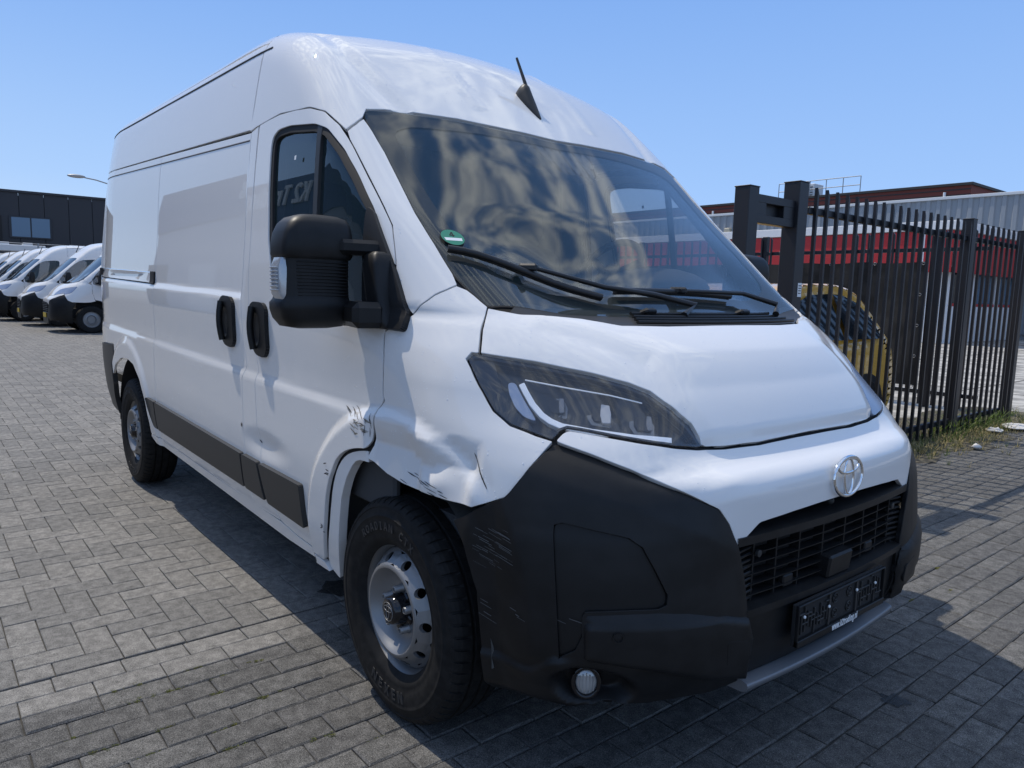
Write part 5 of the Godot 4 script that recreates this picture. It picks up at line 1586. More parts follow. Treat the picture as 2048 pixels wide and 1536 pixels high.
func antenna(root: Node3D) -> void:
	var rings := []
	var top := Vector3.ZERO
	for i in 13:
		var t := i / 12.0
		var c := hit(Vector3(lerpf(-0.520, -0.672, t), 2.7, 0), Vector3(0, -1, 0))
		var n := grad(c)
		var h := 0.006 + 0.060 * pow(t, 1.25) * sqrt(1.0 - pow(maxf(0.0, t - 0.82) / 0.19, 2.0))
		var w := 0.004 + 0.027 * sin(pow(t, 0.8) * PI * 0.60) * sqrt(1.0 - pow(maxf(0.0, t - 0.80) / 0.205, 2.0))
		var ring := []
		for k in 16:
			var q := TAU * k / 16.0
			ring.append(c + n * maxf(-0.004, sin(q) * h) + Vector3(0, 0, cos(q) * w))
		rings.append(ring)
		if i == 10: top = c + n * h * 0.8
	var m := MB.new()
	m.loft(rings)
	var base := part("roof_aerial", m, M.grey_trim, root)
	var tip := Vector3(-0.69, 2.358, 0.0)
	var mast := MB.new()
	mast.tube([top, top.lerp(tip, 0.5), tip], 0.0080, 8, 0.0055)
	part("aerial_mast", mast, M.wiper_black, base)


func sticker(root: Node3D) -> void:
	var c := Vector3(-0.005, 1.505, 0.795)
	c -= grad(c) * D(c)
	var n := grad(c)
	var u := Vector3(0, 1, 0).cross(n).normalized()
	var v := n.cross(u)
	var xf := Transform3D(Basis(u, v, n), c + n * 0.0015)
	var disc := func(r: float) -> PackedVector2Array:
		var l := PackedVector2Array()
		for k in 32: l.append(Vector2(r * cos(TAU * k / 32.0), r * sin(TAU * k / 32.0)))
		return l
	var a := MB.new()
	a.slab((disc as Callable).call(0.040), 0.0004, xf)
	var st := part("emission_badge", a, M.dull_black, root)
	var b := MB.new()
	b.slab((disc as Callable).call(0.0385), 0.0008, xf)
	part("badge_face", b, M.badge_green, st)
	var f := MB.new()
	f.slab(PackedVector2Array([Vector2(-0.028, -0.017), Vector2(0.028, -0.017), Vector2(0.030, -0.003), Vector2(-0.030, -0.003)]), 0.0012, xf)
	part("badge_field", f, M.paper_white, st)
	var t := part("badge_number", text_mesh("4", 0.024, 0.0004, true), M.dull_black, st)
	t.transform = xf * Transform3D(Basis.IDENTITY, Vector3(0, 0.014, 0.0012))


func scrapes(root: Node3D) -> void:
	# bare and dirty marks where the sheet was torn: thin flakes lying on the panels
	rng.seed = 5
	var put := func(m: MB, c: Vector2, len_: float, wid: float, ang: float, off: float) -> void:
		var d := Vector2(cos(ang), sin(ang))
		var s := Vector2(-d.y, d.x)
		var a := []
		var b := []
		for i in 5:
			var t := i / 4.0 - 0.5
			var w := wid * (1.0 - 4.0 * t * t) * rng.randf_range(0.5, 1.0) + 0.0004
			for e in [[1.0, a], [-1.0, b]]:
				var q: Vector2 = c + d * t * len_ + s * w * e[0]
				var p := hit(Vector3(q.x, q.y, 1.3), Vector3(0, 0, -1))
				e[1].append(p + grad(p) * off)
		for i in 4:
			m.quad(a[i], a[i + 1], b[i + 1], b[i], Vector3(0, 0.1, 1))
	var dark := MB.new()
	var tan_ := MB.new()
	for k in 9: (put as Callable).call(dark, Vector2(rng.randf_range(-0.15, -0.075), 0.955 - rng.randf_range(0.0, 0.06)), rng.randf_range(0.012, 0.035), rng.randf_range(0.0005, 0.0014), rng.randf_range(1.3, 1.8) if k % 3 else rng.randf_range(-0.4, 0.0), 0.0016)
	for k in 12: (put as Callable).call(tan_, Vector2(rng.randf_range(-0.19, -0.09), rng.randf_range(0.885, 0.945)), rng.randf_range(0.015, 0.05), rng.randf_range(0.001, 0.004), rng.randf_range(-0.4, 0.3), 0.0012)
	for k in 8: (put as Callable).call(dark, Vector2(rng.randf_range(-0.26, -0.14), 0.955 + rng.randf_range(-0.012, 0.012)), 0.05, 0.0008, -0.35, 0.0012)
	for k in 10: (put as Callable).call(dark, Vector2(rng.randf_range(0.10, 0.36), rng.randf_range(0.79, 0.83)), rng.randf_range(0.02, 0.07), rng.randf_range(0.0006, 0.0016), -0.15, 0.0014)
	for k in 6: (put as Callable).call(dark, Vector2(0.40 + k * 0.009, 0.915 - k * 0.012), 0.03, 0.0016, -0.9, 0.0014)
	for k in 5: (put as Callable).call(dark, Vector2(rng.randf_range(-0.40, -0.345), 0.735 + rng.randf_range(-0.02, 0.02)), 0.025, 0.002, rng.randf_range(-0.6, 0.6), 0.0012)
	for k in 4: (put as Callable).call(dark, Vector2(rng.randf_range(-0.455, -0.43), 0.505 + rng.randf_range(-0.015, 0.015)), 0.02, 0.002, rng.randf_range(-0.4, 0.4), 0.0012)
	for k in 3: (put as Callable).call(dark, Vector2(-1.262 + k * 0.006, 0.745), 0.02, 0.003, 1.5, 0.0012)
	(put as Callable).call(dark, Vector2(-1.06, 0.705), 0.03, 0.004, -0.4, 0.0012)
	part("paint_scrape", dark, M.scratch_dark, root)
	part("dirt_smear", tan_, M.scratch_tan, root)
	# long pale scratches on the bumper corner
	var g := MB.new()
	for k in 46:
		var p := Vector3(rng.randf_range(0.43, 0.52), rng.randf_range(0.655, 0.755), 1.3)
		if k > 34: p = Vector3(rng.randf_range(0.53, 0.70), rng.randf_range(0.535, 0.565), 1.3)
		if k > 41: p = Vector3(rng.randf_range(0.45, 0.47), rng.randf_range(0.50, 0.56), 1.3)
		var l := rng.randf_range(0.01, 0.05)
		var w := rng.randf_range(0.0003, 0.0009)
		var a := hit(Vector3(p.x, p.y, 1.3), Vector3(0, 0, -1))
		var b := hit(Vector3(p.x + l, p.y - l * 0.35, 1.3), Vector3(0, 0, -1))
		var n := grad(a)
		var u := Vector3(0, w, 0)
		g.quad(a + n * 0.009 - u, b + n * 0.009 - u, b + n * 0.009 + u, a + n * 0.009 + u, n)
	part("bumper_scratch", g, M.scratch_grey, root)


func drops(root: Node3D, sheets: Array) -> void:
	# rain drops left on the paint
	rng.seed = 99
	var bead := MB.new()
	bead.blob(Vector3(1, 0.45, 1), Vector3.ZERO, Basis.IDENTITY, 7, 4)
	var mm := MultiMesh.new()
	mm.transform_format = MultiMesh.TRANSFORM_3D
	mm.mesh = bead.mesh()
	var list := []
	for s in sheets:
		var arr: Array = s[0].mesh.surface_get_arrays(0)
		var v: PackedVector3Array = arr[Mesh.ARRAY_VERTEX]
		var n: PackedVector3Array = arr[Mesh.ARRAY_NORMAL]
		for k in s[1]:
			var t := rng.randi_range(0, v.size() / 3 - 1) * 3
			var u := rng.randf()
			var w := rng.randf() * (1.0 - u)
			var p := v[t] + (v[t + 1] - v[t]) * u + (v[t + 2] - v[t]) * w
			var nn := n[t]
			if p.z < -0.3 or nn.dot(grad(p)) < 0.93: continue
			if (v[t + 1] - v[t]).cross(v[t + 2] - v[t]).length() < rng.randf() * 0.0002: continue
			var r := rng.randf_range(0.0008, 0.0016) * (1.4 if rng.randf() < 0.1 else 1.0)
			var a := nn.cross(Vector3(0.3, 0.5, 0.8)).normalized()
			list.append(Transform3D(Basis(a * r, nn * r, nn.cross(a) * -r), p))
	mm.instance_count = list.size()
	for i in list.size(): mm.set_instance_transform(i, list[i])
	var o := MultiMeshInstance3D.new()
	o.name = "rain_drops"
	o.multimesh = mm
	o.material_override = M.water
	o.set_meta("kind", "stuff")
	root.add_child(o, true)


func main_van() -> void:
	var van := thing("delivery_van", "large white panel van with dented front wing and black bumper, nearest the camera", "van")
	shell(van, 0.026, 0.014, true)
	for s in [1, -1]:
		wheel(van, Vector3(0, 0.354, s * 0.900), 0.0 if s > 0 else PI, s > 0)
		wheel(van, Vector3(-3.45, 0.354, s * 0.893), 0.0 if s > 0 else PI, s > 0)
		door_mirror(van, s)
	grille(van)
	plate_holder(van)
	emblem(van)
	cowl(van)
	wipers(van)
	cabin(van)
	slide_rail(van)
	antenna(van)
	sticker(van)
	scrapes(van)
	for s in [1.0, -1.0]:
		var f := Vector3(0.704, 0.372, s * 0.852)
		var n := Vector3(0.74, 0.0, s * 0.67).normalized()
		var u := Vector3.UP.cross(n).normalized()
		var fb := Basis(u, Vector3.UP, n)
		var m := MB.new()
		m.blob(Vector3(0.030, 0.036, 0.014), f - n * 0.030, fb, 22, 12)
		for k in 5: m.box(Vector3(0.0025, 0.055 - absf(k - 2.0) * 0.008, 0.004), f - n * 0.017 + u * (k - 2.0) * 0.009, fb, 0.001)
		var fog := part("fog_lamp", m, M.fog_glass, van)
		var rg := MB.new()
		var l := []
		for k in 29: l.append(f - n * 0.024 + u * 0.033 * cos(TAU * k / 28.0) + Vector3(0, 0.040 * sin(TAU * k / 28.0), 0))
		rg.tube(l, 0.007, 8)
		part("fog_lamp_rim", rg, M.gloss_black, fog)
		var sp := hit(Vector3(1.4, 0.528, s * 1.5), Vector3(-0.68, 0, -s * 0.73).normalized())
		var sm := MB.new()
		sm.lathe([Vector2(0.014, 0.0), Vector2(0.0135, 0.006), Vector2(0.0105, 0.006), Vector2(0.0095, 0.003), Vector2(0.0, 0.004)].map(func(q): return q), 20, Transform3D(Basis.looking_at(-grad(sp)), sp + grad(sp) * 0.025))
		part("parking_sensor", sm, M.black_plastic, van)
	var sheets := []
	for q in [["sliding_door", 520], ["front_door", 420], ["fender", 260], ["bonnet", 420], ["windscreen_pillar", 90], ["roof_front_cap", 500], ["rear_side_panel", 260], ["front_panel", 120], ["upper_side_panel", 380]]:
		sheets.append([van.get_node(NodePath(q[0])), q[1]])
	drops(van, sheets)


# ------------------------------------------------------------------ the row of parked vans
func parked_vans() -> void:
	plain_sides = true
	var v := thing("parked_van", "white van parked nearest in the row, its wheel beside the big van's tail", "van", Vector3(-20.5, 0, -1.5), -PI / 2, "white vans parked in a row")
	shell(v, 0.09, 0.0, false)
	plain_sides = false
	for s in [1, -1]:
		wheel(v, Vector3(0, 0.354, s * 0.900), 0.0 if s > 0 else PI, false)
		wheel(v, Vector3(-3.45, 0.354, s * 0.893), 0.0 if s > 0 else PI, false)
		var m := MB.new()
		m.loft([rrect(-0.235, s * 1.155, 0.05, 0.09, 1.235), rrect(-0.235, s * 1.155, 0.075, 0.115, 1.28), rrect(-0.235, s * 1.15, 0.075, 0.112, 1.47), rrect(-0.235, s * 1.14, 0.05, 0.08, 1.56)])
		m.box(Vector3(0.08, 0.05, 0.2), Vector3(-0.16, 1.28, s * 1.02), Basis.IDENTITY, 0.01)
		m.box(Vector3(0.08, 0.04, 0.2), Vector3(-0.16, 1.46, s * 1.02), Basis.IDENTITY, 0.01)
		part("door_mirror", m, M.black_plastic, v)
	var gr := MB.new()
	for k in 5: gr.box(Vector3(0.03, 0.022, 0.86), Vector3(0.875, 0.56 + k * 0.045, 0), Basis.IDENTITY, 0.004)
	part("grille", gr, M.black_plastic, v)
	var mid := MB.new()
	mid.box(Vector3(0.05, 0.30, 0.9), Vector3(0.86, 0.37, 0), Basis.IDENTITY, 0.01)
	part("bumper_middle", mid, M.black_plastic, v)
	var pl := MB.new()
	pl.box(Vector3(0.01, 0.11, 0.5), Vector3(0.905, 0.44, 0))
	part("number_plate", pl, M.sign_yellow, v)
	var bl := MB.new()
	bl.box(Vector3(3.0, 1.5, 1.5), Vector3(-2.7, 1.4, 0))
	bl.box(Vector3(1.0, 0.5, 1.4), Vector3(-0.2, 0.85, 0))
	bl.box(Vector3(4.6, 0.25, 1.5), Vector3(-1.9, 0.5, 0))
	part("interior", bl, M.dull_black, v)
	var rd := MB.new()
	rd.box(Vector3(0.03, 1.75, 1.60), Vector3(-4.42, 1.42, 0))
	part("rear_doors", rd, M.white_paint, v)
	var an := MB.new()
	an.tube([Vector3(-0.62, 2.17, 0), Vector3(-0.72, 2.42, 0)], 0.012, 6)
	part("roof_aerial", an, M.wiper_black, v)
	var spots := [[-23.75, -1.25, "white van second in the parked row, its grille just left of the nearest one"], [-27.0, -0.7, "white van third in the parked row, with its door window and mirror in clear view"], [-30.2, -0.55, "white van fourth in the parked row, partly hidden behind the third"], [-33.4, -0.4, "white van fifth in the parked row, showing windscreen and mirror"], [-36.6, -0.2, "white van sixth in the parked row, near the left edge of the photo"], [-39.8, 0.0, "farthest white van of the parked row, only its roof and windscreen showing"]]
	for s in spots: copy_of(v, Vector3(s[0], 0, s[1]), -PI / 2 + rng.randf_range(-0.02, 0.02), s[2])


# ------------------------------------------------------------------ paving
func paver_mesh(lx: float, lz: float, bev: float, wob: float, sd: int) -> ArrayMesh:
	var m := MB.new()
	rng.seed = sd
	var h := 0.03
	var hx := lx * 0.5
	var hz := lz * 0.5
	# top with a worn edge: outer ring lower, inner ring flat
	var o := []
	var i := []
	var pts := [[-1, -1], [-0.33, -1], [0.33, -1], [1, -1], [1, 0], [1, 1], [0.33, 1], [-0.33, 1], [-1, 1], [-1, 0]]
	for q in pts:
		var jx := rng.randf_range(-wob, wob)
		var jz := rng.randf_range(-wob, wob)
		o.append(Vector3(q[0] * hx + jx * 0.5, -bev * rng.randf_range(0.7, 1.3), q[1] * hz + jz * 0.5))
		i.append(Vector3(q[0] * (hx - bev * 1.3) + jx, rng.randf_range(-0.0006, 0.0006), q[1] * (hz - bev * 1.3) + jz))
	var c := Vector3(0, 0.0004, 0)
	for k in pts.size():
		var k2 := (k + 1) % pts.size()
		m.tri(c, i[k], i[k2], Vector3.UP, Vector3.UP, Vector3.UP)
		var out := Vector3(o[k].x, 0, o[k].z).normalized()
		m.quad(i[k], i[k2], o[k2], o[k], Vector3.UP + out * 0.6)
		m.quad(o[k], o[k2], o[k2] - Vector3(0, h, 0), o[k] - Vector3(0, h, 0), out)
	return m.mesh()


func paving() -> void:
	var ground := MB.new()
	ground.quad(Vector3(-300, -0.03, -300), Vector3(300, -0.03, -300), Vector3(300, -0.03, 300), Vector3(-300, -0.03, 300), Vector3.UP)
	struct("ground", ground, M.far_paving)
	var bed := MB.new()
	bed.quad(Vector3(-46, -0.0095, -9.5), Vector3(9, -0.0095, -9.5), Vector3(9, -0.0095, 15), Vector3(-46, -0.0095, 15), Vector3.UP)
	var pave := struct("pavement", bed, M.sand)
	var a := 0.1062
	var cam := Vector3(1.911, 1.347, 2.112)
	var light := []   # [x, z, along z?, distance]
	var dark := []
	var halves := []
	var x0 := -3.022
	var z0 := 1.687
	for cx in range(-400, 20):
		for cz in range(-62, 120):
			var k := posmod(cx + cz, 4)
			if k == 0:
				var x := x0 + (cx + 1.0) * a
				var z := z0 + (cz + 0.5) * a
				if x + a < -0.89 and x > -45.0: light.append([x, z, false])
				elif x < -0.885 and x > -2.0: halves.append([x - 0.5 * a, z])
			elif k == 2:
				var x := x0 + (cx + 0.5) * a
				var z := z0 + (cz + 1.0) * a
				if x + 0.5 * a < -0.885 and x > -45.0: light.append([x, z, true])
	for r in 2:
		for k in range(-42, 70): light.append([-0.675 - a * (r + 0.5), 1.81 + (k + 0.5 * (r % 2)) * 2.0 * a, true])
	for r in 85:
		for k in range(-42, 60):
			var x := -0.675 + a * (r + 0.5)
			var z := 1.81 + (k + 0.5 * (r % 2)) * 2.0 * a
			if z < -9.3 or z > 12.0: continue
			dark.append([x, z, true])
	var size_of := func(q: Array) -> float:
		var d := Vector3(q[0], 0, q[1]) - cam
		var f := Vector3(-0.7665, -0.124, -0.6298)
		var r := Vector3(0.635, 0, -0.773)
		var dz := d.dot(f)
		if dz < 0.8 or absf(d.dot(r)) > dz * 0.72: return 0.0
		var px := d.y - dz * -0.124
		if d.dot(Vector3(-0.0958, 0.992, -0.0787)) < -dz * 0.54: return 0.0
		if q[0] < 0.75 and q[0] > -4.4 and absf(q[1]) < 0.80: return 0.0
		return 1.347 / (d.length() * dz * dz)
	for set_ in [[light, "light", 0.0022, 0.0008, 100], [dark, "dark", 0.0042, 0.0022, 200]]:
		var list: Array = set_[0]
		var meshes := []
		for k in 6: meshes.append(paver_mesh(a - 0.0035, 2.0 * a - 0.0035, set_[2], set_[3], 300 + k + (50 if set_[1] == "dark" else 0)))
		for q in list: q.append((size_of as Callable).call(q))
		list.sort_custom(func(p, q): return p[3] > q[3])
		rng.seed = 17
		var rest := [[], [], [], []]
		for i in list.size():
			var q: Array = list[i]
			var tone := rng.randi_range(0, 3) if rng.randf() < 0.8 else 3
			var rot := 0.0 if q[2] else PI / 2
			if rng.randf() < 0.5: rot += PI
			rot += rng.randf_range(-0.008, 0.008)
			var dy := rng.randf_range(-0.0018, 0.0012) * (1.6 if set_[1] == "dark" else 0.8)
			var tilt := Basis(Vector3(1, 0, 0), rng.randf_range(-0.006, 0.006)) * Basis(Vector3(0, 0, 1), rng.randf_range(-0.008, 0.008))
			var tf := Transform3D(Basis(Vector3.UP, rot) * tilt, Vector3(q[0], dy, q[1]))
			if i < int(set_[4]):
				var o := part("paver", meshes[rng.randi_range(0, 5)], M["paver_%s_%d" % [set_[1], tone]], pave)
				o.transform = tf
			else:
				rest[tone].append(tf)
		for t in 4:
			var mm := MultiMesh.new()
			mm.transform_format = MultiMesh.TRANSFORM_3D
			mm.mesh = meshes[t]
			mm.instance_count = rest[t].size()
			for i in rest[t].size(): mm.set_instance_transform(i, rest[t][i])
			var o := MultiMeshInstance3D.new()
			o.name = "%s_paver_field" % set_[1] if t == 0 else "%s_paver_field_%03d" % [set_[1], t]
			o.multimesh = mm
			o.material_override = M["paver_%s_%d" % [set_[1], t]]
			o.set_meta("kind", "stuff")
			pave.add_child(o, true)
	for q in halves:
		var o := part("paver", paver_mesh(a - 0.0035, a - 0.0035, 0.0022, 0.0008, 390), M.paver_light_1, pave)
		o.position = Vector3(q[0], 0, q[1])
	# moss tufts in the joints
	rng.seed = 41
	var tuft := MB.new()
	for k in 16:
		var w := TAU * k / 16.0 + rng.randf() * 0.4
		var b := Vector3(cos(w), 0, sin(w)) * rng.randf_range(0.1, 0.9)
		var tip := b * 1.25 + Vector3(0, rng.randf_range(0.25, 0.6), 0)
		var s := Vector3(-sin(w), 0, cos(w)) * 0.22
		tuft.flat(b + s, b - s, tip, Vector3.UP)
	var mm := MultiMesh.new()
	mm.transform_format = MultiMesh.TRANSFORM_3D
	mm.mesh = tuft.mesh()
	var spots := []
	for q in [[-0.57, 1.60], [-0.46, 1.80], [-0.35, 1.75], [-0.36, 1.56], [-0.56, 1.35], [-0.60, 1.22], [-0.25, 1.65], [-0.46, 1.41], [-0.35, 1.26], [-0.14, 1.45], [-0.03, 1.22], [-0.57, 1.48], [-0.25, 1.44], [0.39, -1.63], [0.60, -1.36], [0.66, -1.62], [0.50, -1.9], [-0.675, 1.42], [-0.675, 1.62], [0.08, 1.1]]:
		for k in 7: spots.append(Vector3(q[0] + rng.randf_range(-0.010, 0.010), -0.002, q[1] + rng.randf_range(-0.04, 0.04)))
	for k in 260:
		var i := rng.randi_range(-40, -3)
		spots.append(Vector3(x0 + i * a + rng.randf_range(-0.004, 0.004) + 2 * a, -0.003, z0 + rng.randi_range(-6, 14) * a + rng.randf_range(-0.05, 0.05)))
	mm.instance_count = spots.size()
	for i in spots.size(): mm.set_instance_transform(i, Transform3D(Basis(Vector3.UP, rng.randf() * TAU).scaled(Vector3.ONE * rng.randf_range(0.004, 0.011)), spots[i]))
	var mo := MultiMeshInstance3D.new()
	mo.name = "moss"
	mo.multimesh = mm
	mo.material_override = M.moss
	mo.set_meta("kind", "stuff")
	pave.add_child(mo, true)
	# oil and water stains
	rng.seed = 43
	for q in [[-1.02, 0.66, 0.11], [-0.82, 0.58, 0.06], [0.62, 0.74, 0.085], [0.98, 0.22, 0.035], [0.93, -0.42, 0.05]]:
		var st := MB.new()
		var l := PackedVector2Array()
		for k in 22: l.append(Vector2(cos(TAU * k / 22.0), sin(TAU * k / 22.0)) * q[2] * rng.randf_range(0.65, 1.15))
		st.slab(l, 0.0008, Transform3D(Basis(Vector3(1, 0, 0), -PI / 2), Vector3(q[0], 0.0015, q[1])), false)
		part("oil_stain", st, M.oil, pave)
	# yard of concrete behind the fence, dirt strip along it
	var con := MB.new()
	con.quad(Vector3(-60, -0.004, -90), Vector3(-1.35, -0.004, -90), Vector3(-1.35, -0.004, -5.0), Vector3(-60, -0.004, -5.0), Vector3.UP)
	con.quad(Vector3(-1.35, -0.006, -90), Vector3(60, -0.006, -90), Vector3(60, -0.006, -8.6), Vector3(-1.35, -0.006, -8.6), Vector3.UP)
	var slabs := struct("concrete_yard", con, M.concrete)
	for k in 14:
		var j := MB.new()
		j.box(Vector3(30, 0.004, 0.03), Vector3(-3, -0.003, -11.0 - k * 3.0))
		part("slab_joint", j, M.sand, slabs)
	for k in 8:
		var j := MB.new()
		j.box(Vector3(0.03, 0.004, 40), Vector3(-18.0 + k * 3.1, -0.002, -29.0))
		part("slab_joint", j, M.sand, slabs)
	var dirt := MB.new()
	var left := []
	var right := []
	rng.seed = 44
	for k in 26:
		var z := -2.6 - k * 0.25
		left.append(Vector3(-1.75 + rng.randf_range(-0.12, 0.12), 0.004, z))
		right.append(Vector3(-0.62 + rng.randf_range(-0.12, 0.14) - 0.15 * smoothstep(-6.0, -9.0, z), 0.004, z))
	for k in 25: dirt.quad(left[k], left[k + 1], right[k + 1], right[k], Vector3.UP)
	struct("verge", dirt, M.dirt)


func grass_and_litter() -> void:
	rng.seed = 61
	for kind in 2:
		var blade := MB.new()
		for k in 5:
			var w := TAU * k / 5.0 + rng.randf()
			var lean := Vector3(cos(w), 0, sin(w))
			var s := Vector3(-sin(w), 0, cos(w)) * 0.035
			blade.flat(lean * 0.1 + s, lean * 0.1 - s, lean * 0.35 + Vector3(0, 0.55, 0), Vector3.UP)
			blade.flat(lean * 0.35 + Vector3(0, 0.55, 0) + s * 0.5, lean * 0.35 + Vector3(0, 0.55, 0) - s * 0.5, lean * 0.8 + Vector3(0, 0.85, 0), Vector3.UP)
		var mm := MultiMesh.new()
		mm.transform_format = MultiMesh.TRANSFORM_3D
		mm.mesh = blade.mesh()
		var n := 1100 if kind == 0 else 330
		mm.instance_count = n
		for i in n:
			var p := Vector3(-1.0 + rng.randfn(0.0, 0.20) + (0.05 if kind == 0 else 0.12), 0.0, rng.randf_range(-9.0, -4.6))
			var h := rng.randf_range(0.04, 0.12)
			if kind == 1 and rng.randf() < 0.4:
				p = Vector3(-1.02 + rng.randfn(0, 0.10), 0, -6.6 + rng.randfn(0, 0.5))
				h = rng.randf_range(0.10, 0.26)
			if kind == 0 and p.z < -7.4: p.x += rng.randf_range(0.0, 0.6)
			mm.set_instance_transform(i, Transform3D(Basis(Vector3.UP, rng.randf() * TAU).scaled(Vector3(h, h, h)), p))
		var o := MultiMeshInstance3D.new()
		o.name = "dry_grass" if kind == 0 else "green_weeds"
		o.multimesh = mm
		o.material_override = M.dry_grass if kind == 0 else M.weed_green
		tag(o, "dry yellow grass along the foot of the black fence" if kind == 0 else "green weeds growing through the foot of the black fence", "grass", "", "stuff")
		add_child(o)
	var bits := [[-0.78, -6.75, 0.10, "crumpled pale paper lying on the grass right of the thick fence post"], [-0.72, -7.25, 0.16, "long flat scrap of torn white plastic at the right end of the fence"], [-0.55, -5.55, 0.05, "small white scrap on the dirt in front of the fence"]]
	for b in bits:
		var m := MB.new()
		var r := []
		for j in 5:
			var row := []
			for k in 10: row.append(Vector3(cos(TAU * k / 10.0) * b[2] * sin(PI * (j + 0.6) / 5.4) * rng.randf_range(0.6, 1.1), 0.008 + j * 0.012 * rng.randf_range(0.7, 1.3), sin(TAU * k / 10.0) * b[2] * 1.3 * sin(PI * (j + 0.6) / 5.4) * rng.randf_range(0.6, 1.1)))
			r.append(row)
		m.loft(r)
		var o := part("litter_scrap", m, M.litter)
		o.position = Vector3(b[0], 0, b[1])
		tag(o, b[3], "litter", "litter by the fence")


# ------------------------------------------------------------------ fences
func spike(h: float, cut: float) -> MB:
	var m := MB.new()
	var s := 0.0125
	var l := PackedVector2Array([Vector2(-s, 0), Vector2(s, 0), Vector2(s, h - cut), Vector2(-s, h)])
	m.slab(l, 0.025, Transform3D(Basis.IDENTITY, Vector3(0, 0, -0.0125)))
	return m


func near_fence() -> void:
	var gate := thing("gate_portal", "pair of thick black steel posts joined by a boxed beam beside the van", "gate post", Vector3(-1.0, 0, -2.56))
	for z in [[-0.31, 2.18, 0.125], [0.30, 2.085, 0.115]]:
		var p := MB.new()
		p.box(Vector3(z[2], z[1], z[2]), Vector3(0, z[1] * 0.5, z[0]), Basis.IDENTITY, 0.004)
		p.box(Vector3(z[2] + 0.006, 0.008, z[2] + 0.006), Vector3(0, z[1] + 0.002, z[0]), Basis.IDENTITY, 0.002)
		part("post", p, M.fence_black, gate)
	var bm := MB.new()
	bm.box(Vector3(0.07, 0.055, 0.50), Vector3(0, 2.02, 0), Basis.IDENTITY, 0.003)
	bm.box(Vector3(0.07, 0.055, 0.50), Vector3(0, 1.885, 0), Basis.IDENTITY, 0.003)
	for z in [-0.18, 0.18]: bm.box(Vector3(0.066, 0.10, 0.14), Vector3(0, 1.95, z), Basis.IDENTITY, 0.003)
	bm.box(Vector3(0.01, 0.10, 0.24), Vector3(-0.02, 1.95, 0))
	part("beam", bm, M.fence_black, gate)
	var st := MB.new()
	st.box(Vector3(0.002, 0.10, 0.05), Vector3(0.0645, 1.42, -0.335))
	var so := part("sticker", st, M.paper_white, gate)
	for k in 4:
		var t := MB.new()
		t.box(Vector3(0.001, 0.006, 0.034), Vector3(0.0662, 1.45 - k * 0.018, -0.335))
		part("print_line", t, M.grey_trim, so)
	var fence := thing("spiked_fence", "black steel fence of angled-tip bars running back from the gate post", "fence", Vector3(-1.0, 0, -2.94))
	var length := 4.95
	for y in [2.0, 0.16]:
		var r := MB.new()
		r.box(Vector3(0.045, 0.05, length - 0.46), Vector3(0, y, -(length - 0.3) * 0.5), Basis.IDENTITY, 0.004)
		part("rail", r, M.fence_black, fence)
	var bar := spike(2.12, 0.045).mesh()
	var x := 0.15
	while x < length - 0.12:
		if absf(x - 3.18) > 0.085 and absf(x - 4.80) > 0.085:
			var o := part("bar", bar, M.fence_black, fence, Vector3(0.036, 0.045, -x))
			o.rotation.y = PI / 2
		x += 0.155
	for z in [3.18, 4.80]:
		var p := MB.new()
		p.box(Vector3(0.10, 2.19, 0.10), Vector3(0, 1.095, -z), Basis.IDENTITY, 0.004)
		p.box(Vector3(0.104, 0.008, 0.104), Vector3(0, 2.192, -z), Basis.IDENTITY, 0.002)
		part("fence_post", p, M.fence_black, fence)
	# the second line of fence, hung with dark cloth, between the car and the concrete yard
	var far := thing("cloth_hung_fence", "black bar fence hung with dark cloth behind the yellow car", "fence", Vector3(-1.35, 0, -8.2))
	for y in [2.04, 0.19]:
		var r := MB.new()
		r.box(Vector3(13.0, 0.05, 0.045), Vector3(-6.6, y, 0), Basis.IDENTITY, 0.004)
		part("rail", r, M.fence_black, far)
	x = 0.12
	var fb := spike(2.25, 0.03).mesh()
	while x < 13.0:
		part("bar", fb, M.fence_black, far, Vector3(-x, 0.03, 0.036))
		x += 0.165
	for k in 6:
		var p := MB.new()
		p.box(Vector3(0.08, 2.3, 0.08), Vector3(-0.72 - k * 2.5, 1.15, -0.02), Basis.IDENTITY, 0.004)
		part("fence_post", p, M.fence_black, far)
	var cloth := thing("dark_cloth", "dark windbreak cloth with eyelets tied to the fence behind the yellow car", "cloth", Vector3(-2.15, 0, -8.13))
	var c := MB.new()
	var cols := 90
	var f := func(i: int, j: int) -> Vector3:
		var t := i / float(cols)
		var q := j / 12.0
		var z := 0.012 * sin(t * 75.0) * (0.3 + q) + 0.02 * sin(t * 23.0 + q * 4.0)
		return Vector3(-t * 9.0, 0.27 + q * 1.62 - 0.02 * absf(sin(t * 34.0)) * smoothstep(0.8, 1.0, q), z + 0.03)
	for i in cols:
		for j in 12:
			var p0: Vector3 = (f as Callable).call(i, j)
			var p1: Vector3 = (f as Callable).call(i + 1, j)
			var p2: Vector3 = (f as Callable).call(i + 1, j + 1)
			var p3: Vector3 = (f as Callable).call(i, j + 1)
			c.quad(p0, p1, p2, p3, Vector3(0, 0, 1))
	part("cloth_sheet", c, M.cloth_black, cloth)
	for k in 16:
		var e := MB.new()
		var at := Vector3(-0.03 - k * 0.62, 1.86, 0.075) if k < 12 else Vector3(-0.04, 1.86 - (k - 11) * 0.40, 0.075)
		var l := []
		for q in 13: l.append(at + Vector3(cos(TAU * q / 12.0), sin(TAU * q / 12.0), 0) * 0.017)
		e.tube(l, 0.005, 5)
		part("eyelet", e, M.rim_silver, cloth)


